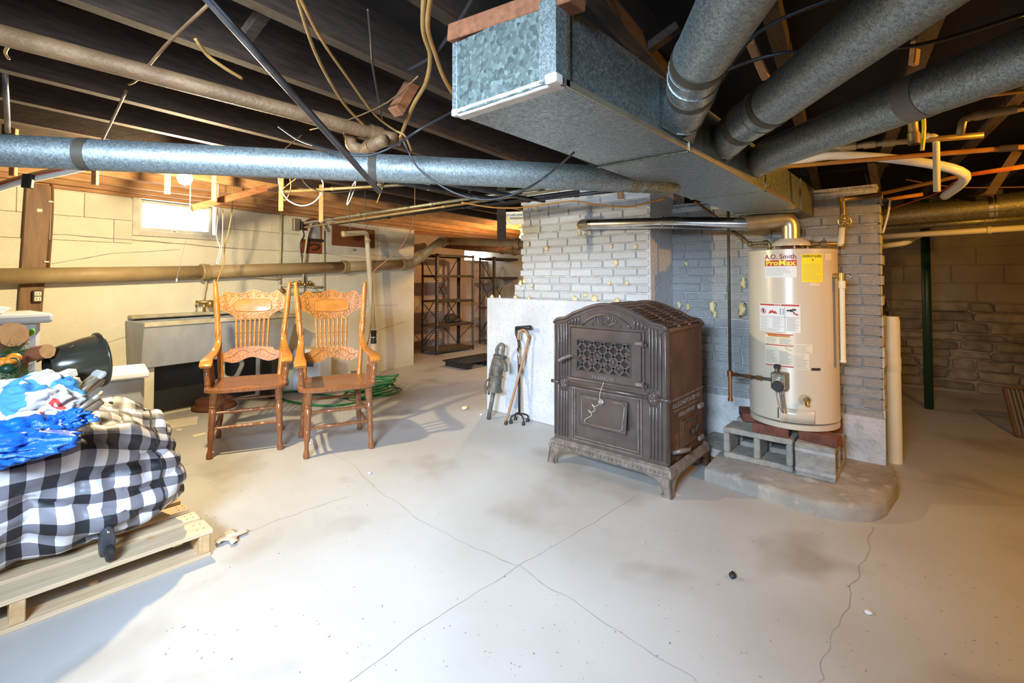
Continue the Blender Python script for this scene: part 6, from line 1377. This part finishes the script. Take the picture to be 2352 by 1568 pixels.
for y in (PY0+.0, (PY0+PY1)/2-.05, PY1-.11):
    m = MB(); m.bx(PX0, PX1, y, y+.095, 0, .0175); m.build('bottom_board', m_wood, pa, 0, .002)
# knots
for px, py in ((215, 1338), (345, 1235)):
    p = onZ(px, py, .018 if py > 1300 else PT); m = MB(); m.lathe([(.016, 0), (.016, .0006), (.0001, .0008)], p, (0, 0, 1), 12); m.build('knot', m_woodend, pa, 0)
# plaid duffel bag
m_plaid = bpy.data.materials.new('black_white_check'); m_plaid.use_nodes = True; nt = m_plaid.node_tree; b = P(m_plaid); b.inputs['Roughness'].default_value = .45
uvn = nt.nodes.new('ShaderNodeUVMap'); sep = nt.nodes.new('ShaderNodeSeparateXYZ'); nt.links.new(uvn.outputs[0], sep.inputs[0])
def band(o):
    a = nt.nodes.new('ShaderNodeMath'); a.operation = 'FRACT'; nt.links.new(o, a.inputs[0]); c = nt.nodes.new('ShaderNodeMath'); c.operation = 'GREATER_THAN'; c.inputs[1].default_value = .5; nt.links.new(a.outputs[0], c.inputs[0]); return c.outputs[0]
ad_ = nt.nodes.new('ShaderNodeMath'); ad_.operation = 'ADD'; nt.links.new(band(sep.outputs[0]), ad_.inputs[0]); nt.links.new(band(sep.outputs[1]), ad_.inputs[1])
hf = nt.nodes.new('ShaderNodeMath'); hf.operation = 'MULTIPLY'; hf.inputs[1].default_value = .5; nt.links.new(ad_.outputs[0], hf.inputs[0])
crp = nt.nodes.new('ShaderNodeValToRGB'); crp.color_ramp.interpolation = 'CONSTANT'; el = crp.color_ramp.elements; el[0].color = (.74, .75, .80, 1); el[1].position = .25; el[1].color = (.20, .20, .235, 1); e3 = el.new(.75); e3.color = (.018, .018, .024, 1)
nt.links.new(hf.outputs[0], crp.inputs[0]); nt.links.new(crp.outputs[0], b.inputs['Base Color'])
bag = thing('duffel_bag', 'large black and white checked wheeled duffel bag on the pallet', 'duffel bag', (.1, 2.95, PT))
BXC, BYC = .10, 2.92; BHX, BHY = .60, .40
NU, NV = 110, 100; m = MB(); uv = []
def bagtop(x): return .72 - .10*max(0, (x-.1)/.5)**2 - .05*max(0, (-x-.1)/.5)
def bagpt(u, v):
    e = -1 + 2*u; ax_ = abs(e)
    k = max(1e-3, (1-ax_**5))**(1/3.2)                      # end rounding
    x = math.copysign(min(ax_*1.04, 1), e)*BHX
    th = -PI*.5 + 2*PI*v; c, s = math.cos(th), math.sin(th)
    n_ = 3.2; rr = (abs(c)**n_ + abs(s)**n_)**(-1/n_)
    hz_ = (bagtop(x)-PT)/2; yy = c*rr*BHY*k; zz = s*rr*hz_*(.25+.75*k)
    p = Vector((BXC+x, BYC+yy, PT+hz_+zz))
    q = p*3.0; w = noise.noise(Vector((q.x, q.y*1.2, q.z*1.4)))*.06 + noise.noise(p*7.5)*.04 + noise.noise(p*15)*.012 + (1-abs(noise.noise(Vector((p.x*4+p.z*5, p.y*4, p.z*9)))) )**6*-.035
    out = Vector((e*.5, c, s)).normalized()
    if p.z < PT+.06: w *= .35
    p = p + out*w
    # slump over the front right corner crease
    cr_ = math.exp(-((p.x-.33)/.035)**2)*max(0, -c)*.03 + math.exp(-((p.z-.40-.15*(p.x-.1))/.02)**2)*max(0, -c)*.028
    p.y += cr_
    p.z = max(p.z, PT+.003); return p
m.grid(lambda u, v: bagpt(.002+.996*u, v), NU, NV, wv=True)
ob = m.build('bag_body', m_plaid, bag, True); me = ob.data
# cumulative arc-length UVs so that the check keeps its size
import itertools
P3 = [[me.vertices[i*NV+j].co for j in range(NV)] for i in range(NU)]
ul = [0.0]
for i in range(1, NU): ul.append(ul[-1] + max((P3[i][j]-P3[i-1][j]).length for j in range(0, NV, 5))*.92)
vl = [0.0]; mid_ = NU//2
for j in range(1, NV+1): vl.append(vl[-1] + (P3[mid_][j % NV]-P3[mid_][j-1]).length)
uvl = me.uv_layers.new(name='UVMap'); CH = .108
vi = [0]*len(me.loops); me.loops.foreach_get('vertex_index', vi)
for p in me.polygons:
    js = [vi[l] % NV for l in p.loop_indices]; wrap = max(js)-min(js) > NV/2
    for l, j in zip(p.loop_indices, js): uvl.data[l].uv = (ul[vi[l]//NV]/CH, (vl[j+NV] if False else (vl[NV] if (wrap and j == 0) else vl[j]))/CH)
# zip line, straps, wheel
def onbag(u, v, off=.004): p = bagpt(u, v); q = Vector((BXC, BYC, .36)); return p + (p-q).normalized()*off
m = MB(); m.tube([onbag(.08+.84*i/40, .245-.10*(1 if True else 0)+.0*math.sin(i*.4)) for i in range(41)], .006, 6); m.build('zip', m_black, bag, True)
m = MB(); m.tube(smoothpath([onbag(.80, .50), onbag(.84, .42, .012), onbag(.86, .34, .02), onbag(.87, .26, .012), onbag(.83, .20, .02), onbag(.78, .19, .01)], 5), .009, 6); m.build('strap', m_greyp, bag, True)
m = MB(); m.tube([onbag(.90, .1+.75*i/40, .002) for i in range(41)], .004, 5); m.build('piping', m_black, bag, True)
wl_ = onY(250, 1228, 2.515); wl_.z = PT+.055
m = MB(); m.lathe([(.001, -.012), (.026, -.012), (.031, -.008), (.031, .008), (.026, .012), (.001, .012)], wl_+Vector((.0, -.02, -.018)), (1, .0, 0), 20); whl = m.build('wheel', m_black, bag, 50)
m = MB(); m.prism([(-.045, -.05), (.045, -.05), (.05, .02), (.035, .075), (0, .09), (-.035, .075), (-.05, .02)], lambda a, b_, h: wl_+Vector((a*.52, h+.01, b_*.85)), 0, .05); m.build('wheel_housing', m_darkp, bag, 30, .006)
m = MB(); m.ball(wl_+Vector((0, .008, .055)), (.007, .004, .007), 8, 5); m.build('rivet', m_foil, whl, True)
# ---- white tote lid, bucket, rails, logs, greens, bags on top
def T(x): return 0
lid = thing('tote_lid', 'white plastic tote lid lying behind the checked bag', 'lid', (0, 0, 0)); 
lc = onZ(240, 862, .62); lid.location = lc; OFF[lid.name] = lc
R4 = Matrix.Rotation(math.radians(-8), 3, 'Z')
m = MB(); m.box(lc+up*.0, (.44, .34, .02), R4); m.build('panel', m_cloth, lid, 0, .015, 3)
m = MB()
for (a, b_, sx_, sy_) in ((-.205, 0, .035, .36), (.205, 0, .035, .36), (0, -.165, .44, .035), (0, .165, .44, .035)): m.box(lc+R4 @ Vector((a, b_, .008)), (sx_, sy_, .045), R4)
m.build('rim', m_cloth, lid, 0, .012, 2)
m = MB(); m.box(Vector((lc.x, lc.y, (lc.z-.01)/2)), (.40, .30, lc.z-.01), R4); m.build('tote_body', m_greyp, lid, 0, .02)
bk = onD(165, 855, 2.25); buc = thing('metal_bucket', 'dark olive metal scuttle bucket lying on its side with wire handle', 'bucket', bk)
ba = (rt*.5 + fw*.85 + up*.08).normalized()
bc0 = onD(108, 848, 2.10)
m = MB(); m.lathe([(.08, .16), (.062, .0), (.065, 0), (.09, .03), (.112, .13), (.120, .178), (.120, .186), (.02, .19), (.0001, .19)], bc0, ba, 32, False); m.build('bucket_shell', m_bucket, buc, 35)
m = MB(); m.tube([bc0+ba*.182+(ba.orthogonal().normalized()*math.cos(t)+ba.cross(ba.orthogonal().normalized())*math.sin(t))*.122 for t in [2*PI*i/32 for i in range(32)]], .007, 8, True); m.build('rolled_rim', m_bucket, buc, True)
hb = [onD(85, 830, 2.12), onD(122, 812, 2.12), onD(168, 795, 2.13)]; m = MB(); m.tube(smoothpath(hb, 5), .0045, 6); m.build('wire_handle', m_dark, buc, True)
m = MB(); m.tube(smoothpath([onD(130, 812, 2.13), onD(148, 812, 2.12), onD(150, 828, 2.12), onD(142, 845, 2.13)], 5), .004, 6); m.build('handle_ear', m_dark, buc, True)
def log(label, p, q, r, seed):
    t = thing('split_log', label, 'log', p, 0, 'split firewood logs on the pile'); d = (Vector(q)-Vector(p)); n = 12
    m = MB(); a = d.normalized().orthogonal().normalized(); b_ = d.normalized().cross(a); vs = []
    for i in range(7):
        for k in range(n):
            an = 2*PI*k/n; rr = r*(1+.16*noise.noise(Vector((math.cos(an)*1.5, math.sin(an)*1.5, i*.4+seed)))); vs.append(Vector(p)+d*(i/6)+(a*math.cos(an)+b_*math.sin(an))*rr)
    m.add(vs, [(i*n+k, i*n+(k+1) % n, (i+1)*n+(k+1) % n, (i+1)*n+k) for i in range(6) for k in range(n)]); m.build('bark', m_log, t, True)
    for i in (0, 6): m = MB(); m.add(vs[i*n:(i+1)*n], [tuple(range(n))]); m.build('cut_end', m_logend, t, 0)
log('split log with its cut end pointing at the metal bucket', onD(42, 822, 2.12), onD(110, 806, 2.05), .030, 1)
log('thick split log leaning against the grey tote', onD(18, 790, 2.2), onD(30, 768, 2.05), .052, 4)
log('stubby split log standing under the pointing one', onD(45, 860, 2.14), onD(48, 815, 2.10), .028, 7)
# pine garland with fruit
ga = thing('pine_garland', 'artificial pine greenery with small orange and green fruit', 'garland', onD(12, 850, 2.02))
random.seed(14)
m = MB()
for cx, cy, d, r, n_ in ((18, 812, 2.03, .05, 260), (5, 830, 1.99, .04, 120), (45, 803, 2.06, .035, 120), (15, 865, 1.95, .04, 130), (48, 856, 1.98, .04, 150)):
    c = onD(cx, cy, d)
    for i in range(n_):
        v = Vector((random.gauss(0, 1), random.gauss(0, 1), random.gauss(0, .8))); o = c+v.normalized()*random.random()*r; e = o+v.normalized()*.02+Vector((random.gauss(0, .006),)*3)
        s = (e-o).orthogonal().normalized()*.0016; m.add([o-s, o+s, e], [(0, 1, 2)])
m.build('needles', m_green, ga, 0)['kind'] = 'stuff'
for x, y, d, r, mt in ((8, 832, 1.96, .024, m_pumpkin), (32, 822, 1.97, .024, m_pumpkin), (22, 830, 1.96, .018, m_pumpkin), (18, 846, 1.95, .026, m_greenpost)):
    m = MB(); m.ball(onD(x, y, d), (r, r, r*.85), 14, 9); m.build('fruit', mt, ga, True)
m = MB(); m.tube([onD(30, 838, 1.95)+(rt*math.cos(t)+up*math.sin(t))*.028 for t in [2*PI*i/20 for i in range(20)]], .003, 5, True); m.build('wire_ring', m_greenpost, ga, True)
gl_ = onD(66, 768, 2.2); m = MB(); m.tube(smoothpath([onD(60, 764, 2.2), onD(68, 767, 2.2), onD(73, 762, 2.2), onD(74, 755, 2.2)], 5), [.006+.006*math.sin(PI*i/15) for i in range(16)], 8); tag(m.build('toy_leaf', M('lime', (.12, .55, .05), rough=.4), None, True), 'small bright green plastic leaf below the grey tote rim', 'leaf')
m = MB(); m.tube([onD(58, 788, 2.2)+(rt*math.cos(t)*1.0+up*math.sin(t)*.45)*.016 for t in [2*PI*i/20 for i in range(20)]], .0025, 5, True); m.tube([onD(55, 793, 2.2), onD(60, 800, 2.19)], .0025, 5); tag(m.build('white_loop', m_cwhite, None, True), 'little white plastic loop beside the logs', 'loop')
# tan metal rails
def rail(label, p, q, w, end):
    t = thing('metal_bracket', label, 'bracket', p, 0, 'tan metal bracket rails on the bag'); d = (q-p).normalized(); s = d.cross(up).normalized()
    for k in (-1, 1): m = MB(); m.cyl(p+s*k*w, q+s*k*w, .0095, n=8); m.build('rail', m_tan, t, True)
    m = MB(); m.cyl(p-up*.02, q-up*.02, .022, n=12); m.build('tube', m_tan, t, True)
    m = MB(); m.beam(q-d*.01+s*-w*1.5, q-d*.01+s*w*1.5, .035, .022, d.cross(s)); m.build('end_plate', m_greyp if end else m_tan, t, 0, .012, 2)
rail('tan metal bracket rail with rounded grey end plate', onD(140, 930, 1.84), onD(232, 855, 1.94), .030, True)
rail('tan metal bracket rail with flat square end', onD(140, 968, 1.80), onD(230, 905, 1.86), .024, False)
ca = onD(148, 862, 2.02); m = MB(); Rb = Matrix.Rotation(.5, 3, 'Z') @ Matrix.Rotation(-.25, 3, 'Y'); m.box(ca, (.07, .045, .03), Rb); tag(m.build('small_carton', m_paper, None, 0, .002), 'tiny cardboard carton beside the metal bracket', 'carton')
# clear plastic bag with blue print
m_clear = bpy.data.materials.new('printed_film'); m_clear.use_nodes = True; nt = m_clear.node_tree; b = P(m_clear); b.inputs['Roughness'].default_value = .22; b.inputs['Transmission Weight'].default_value = .2; b.inputs['IOR'].default_value = 1.1
tc = nt.nodes.new('ShaderNodeTexCoord'); nz = nt.nodes.new('ShaderNodeTexNoise'); nz.inputs['Scale'].default_value = 7.5; nz.inputs['Detail'].default_value = 2; nt.links.new(tc.outputs['Object'], nz.inputs['Vector'])
cr = nt.nodes.new('ShaderNodeValToRGB'); cr.color_ramp.interpolation = 'CONSTANT'; el = cr.color_ramp.elements; el[0].color = (.10, .36, .74, 1); el[1].position = .43; el[1].color = (.72, .71, .70, 1); e3 = el.new(.66); e3.color = (.66, .08, .07, 1); e4 = el.new(.70); e4.color = (.84, .85, .86, 1)
nt.links.new(nz.outputs[0], cr.inputs[0]); nt.links.new(cr.outputs[0], b.inputs['Base Color'])
def crumple(name, label, cat, mat, c, r, amp, seed, floor_z=None):
    c = Vector(c); m = MB(); NUb, NVb = 72, 48; vs = []
    for j in range(NVb+1):
        ph = -PI/2+PI*j/NVb
        for i in range(NUb):
            th = 2*PI*i/NUb; d = Vector((math.cos(ph)*math.cos(th), math.cos(ph)*math.sin(th), math.sin(ph)))
            w = 1 + amp*noise.noise(d*1.8+Vector((seed, 0, 0))) - amp*.9*(1-abs(noise.noise(d*3.2+Vector((0, seed, 0)))))**5*.5 + amp*.45*noise.noise(d*6+Vector((0, 0, seed))) - amp*.35*(1-abs(noise.noise(d*5+Vector((seed, seed, 0)))))**4*.5
            p = c+(rt*d.x*r[0]+fw*d.y*r[1]+up*d.z*r[2])*w
            if floor_z is not None: p.z = max(p.z, floor_z(p) if callable(floor_z) else floor_z)
            vs.append(p)
    m.add(vs, [(j*NUb+i, j*NUb+(i+1) % NUb, (j+1)*NUb+(i+1) % NUb, (j+1)*NUb+i) for j in range(NVb) for i in range(NUb)])
    return tag(m.build(name, mat, None, True), label, cat)
crumple('plastic_bag', 'crumpled clear and blue printed plastic bag on the pile', 'plastic bag', m_clear, onD(62, 925, 1.80), (.20, .14, .105), .30, 3)
m_blue = M('blue_woven_film', (.006, .15, .62), (.01, .10, .48), 4, .3, 0, .25, 180)
nt = m_blue.node_tree; b = P(m_blue)
o_ = crumple('tarp_bag', 'shiny blue woven shopping bag with yellow fish print', 'shopping bag', m_blue, onD(18, 1010, 1.66), (.24, .15, .075), .32, 8)
for x, y, s in ((92, 979, .030), (52, 975, .022), (12, 980, .028), (110, 962, .02)):
    t_ = onD(x, y, 1.62); m = MB(); m.ball(t_, (s, s*.35, s*.42), 12, 7); m.v = [v for v in m.v]; f_ = m.build('fish_print', M('fish_yellow', (.70, .72, .06), (.30, .40, .08), 40, .4), None, True)
    bpy.data.objects.remove(f_)
o2 = crumple('tarp_bag', 'twisted glossy blue bag neck reaching across the checked bag', 'shopping bag', m_blue, onD(160, 962, 1.76), (.075, .06, .035), .5, 5)
# grey tote at the far left behind the pile
gt = onD(20, 770, 2.55); tt = thing('storage_tote', 'grey lidded storage tote with papers on top behind the logs', 'storage tote', Vector((gt.x, gt.y, 0)))
R5 = Matrix.Rotation(WA, 3, 'Z'); ztp = onD(30, 733, 2.5).z
m = MB(); m.box(Vector((gt.x, gt.y, .27))-ws*.10, (.50, .34, .54), R5); m.build('crate_under', m_darkp, tt, 0, .02)
m = MB(); m.box(Vector((gt.x, gt.y, (ztp+.54)/2))-ws*.12, (.42, .34, ztp-.54), R5); m.build('tub', m_greyp, tt, 0, .02)
m = MB(); m.box(Vector((gt.x, gt.y, ztp+.005))-ws*.12, (.50, .42, .05), R5); m.build('tote_rim', m_greyp, tt, 0, .015, 2)
for i in range(4): m = MB(); m.box(Vector((gt.x, gt.y, ztp+.038+i*.007))-ws*(.18-.01*i), (.28, .2, .006), R5); m.build('sheet', m_cloth, tt, 0)
c = onZ(1640, 1068, 0); m = MB(); m.box((c.x+.03, c.y, .018), (.16, .07, .034), Matrix.Rotation(.7, 3, 'Z')); tag(m.build('wood_wedge', m_log, None, 0, .004), 'brown wood offcut lying by the stove rear leg', 'wood offcut')
# ================================================================== FLOOR LITTER
def litter(name, label, cat, pts, mat, z=.001, th=.002):
    q = [onZ(x, y, 0)+up*z for x, y in pts]; n = len(q); m = MB(); m.add(q+[p+up*th for p in q], [tuple(range(n))[::-1], tuple(range(n, 2*n))]+[(i, (i+1) % n, n+(i+1) % n, n+i) for i in range(n)]); return tag(m.build(name, mat, None, 0), label, cat)
litter('paper_sheet', 'flat sheet of pale cardboard on the floor beside the checked bag', 'cardboard', [(378, 966), (455, 956), (452, 974), (382, 986)], m_paper)
litter('paper_scrap', 'narrow paper strip on the floor near the cardboard sheet', 'paper', [(441, 1000), (470, 993), (474, 997), (446, 1004)], m_paper)
litter('paper_scrap', 'tiny paper scrap touching the cardboard sheet', 'paper', [(405, 986), (418, 984), (418, 988), (406, 990)], m_paper)
p = onZ(530, 1238, 0); m = MB(); m.grid(lambda u, v: p+rt*(.085*(u-.5)*(1+.3*math.sin(v*9)))+fw*(.10*(v-.5)*(1+.3*math.sin(u*8)))+up*(.012+.02*abs(noise.noise(Vector((u*4, v*4, 0))))), 12, 12); o = m.build('crumpled_leaf', M('dry_paper', (.78, .72, .62), (.42, .30, .18), 18, .8), None, 30); o.modifiers.new('s', 'SOLIDIFY').thickness = .002; tag(o, 'crumpled torn white and brown scrap near the pallet corner', 'scrap')
def crumb(label, x, y, r, mat, fl_=.5):
    p = onZ(x, y, 0); m = MB(); m.ball(p+up*r*fl_*.95, (r, r*.8, r*fl_), 9, 6, .35, 2, x); tag(m.build('floor_crumb', mat, None, True), label, 'debris')
crumb('white foam crumb on the floor in front of the chairs', 849, 1088, .012, m_cloth); crumb('cream foam chunk on the floor behind the pump', 1068, 940, .035, m_foam); crumb('small pale crumb beside the pump foot', 1105, 953, .014, m_cloth)
crumb('small black plastic piece on the open floor', 1683, 1327, .018, m_black, .7); crumb('white chip on the brown stained floor', 1995, 1408, .017, m_cloth, .3); crumb('pale pebble by the second chair leg', 712, 1020, .013, m_paper)
random.seed(31)
m = MB()
for i in range(420):
    x = random.uniform(350, 2340); y = random.uniform(960, 1560); p = onZ(x, y, 0); r = random.uniform(.0012, .0035)
    if p.x > 2.9 and p.y < 1.4: continue
    a = random.random()*6; d = Vector((math.cos(a), math.sin(a), 0))*r*random.uniform(1, 3); s = Vector((-d.y, d.x, 0)).normalized()*r
    m.add([p-d, p+s, p+d, p-s, p+up*r], [(0, 1, 4), (1, 2, 4), (2, 3, 4), (3, 0, 4)])
o = m.build('floor_grit', m_crack, None, 0); o['kind'] = 'stuff'; tag(o, 'fine dark grit and flecks scattered over the floor', 'grit')
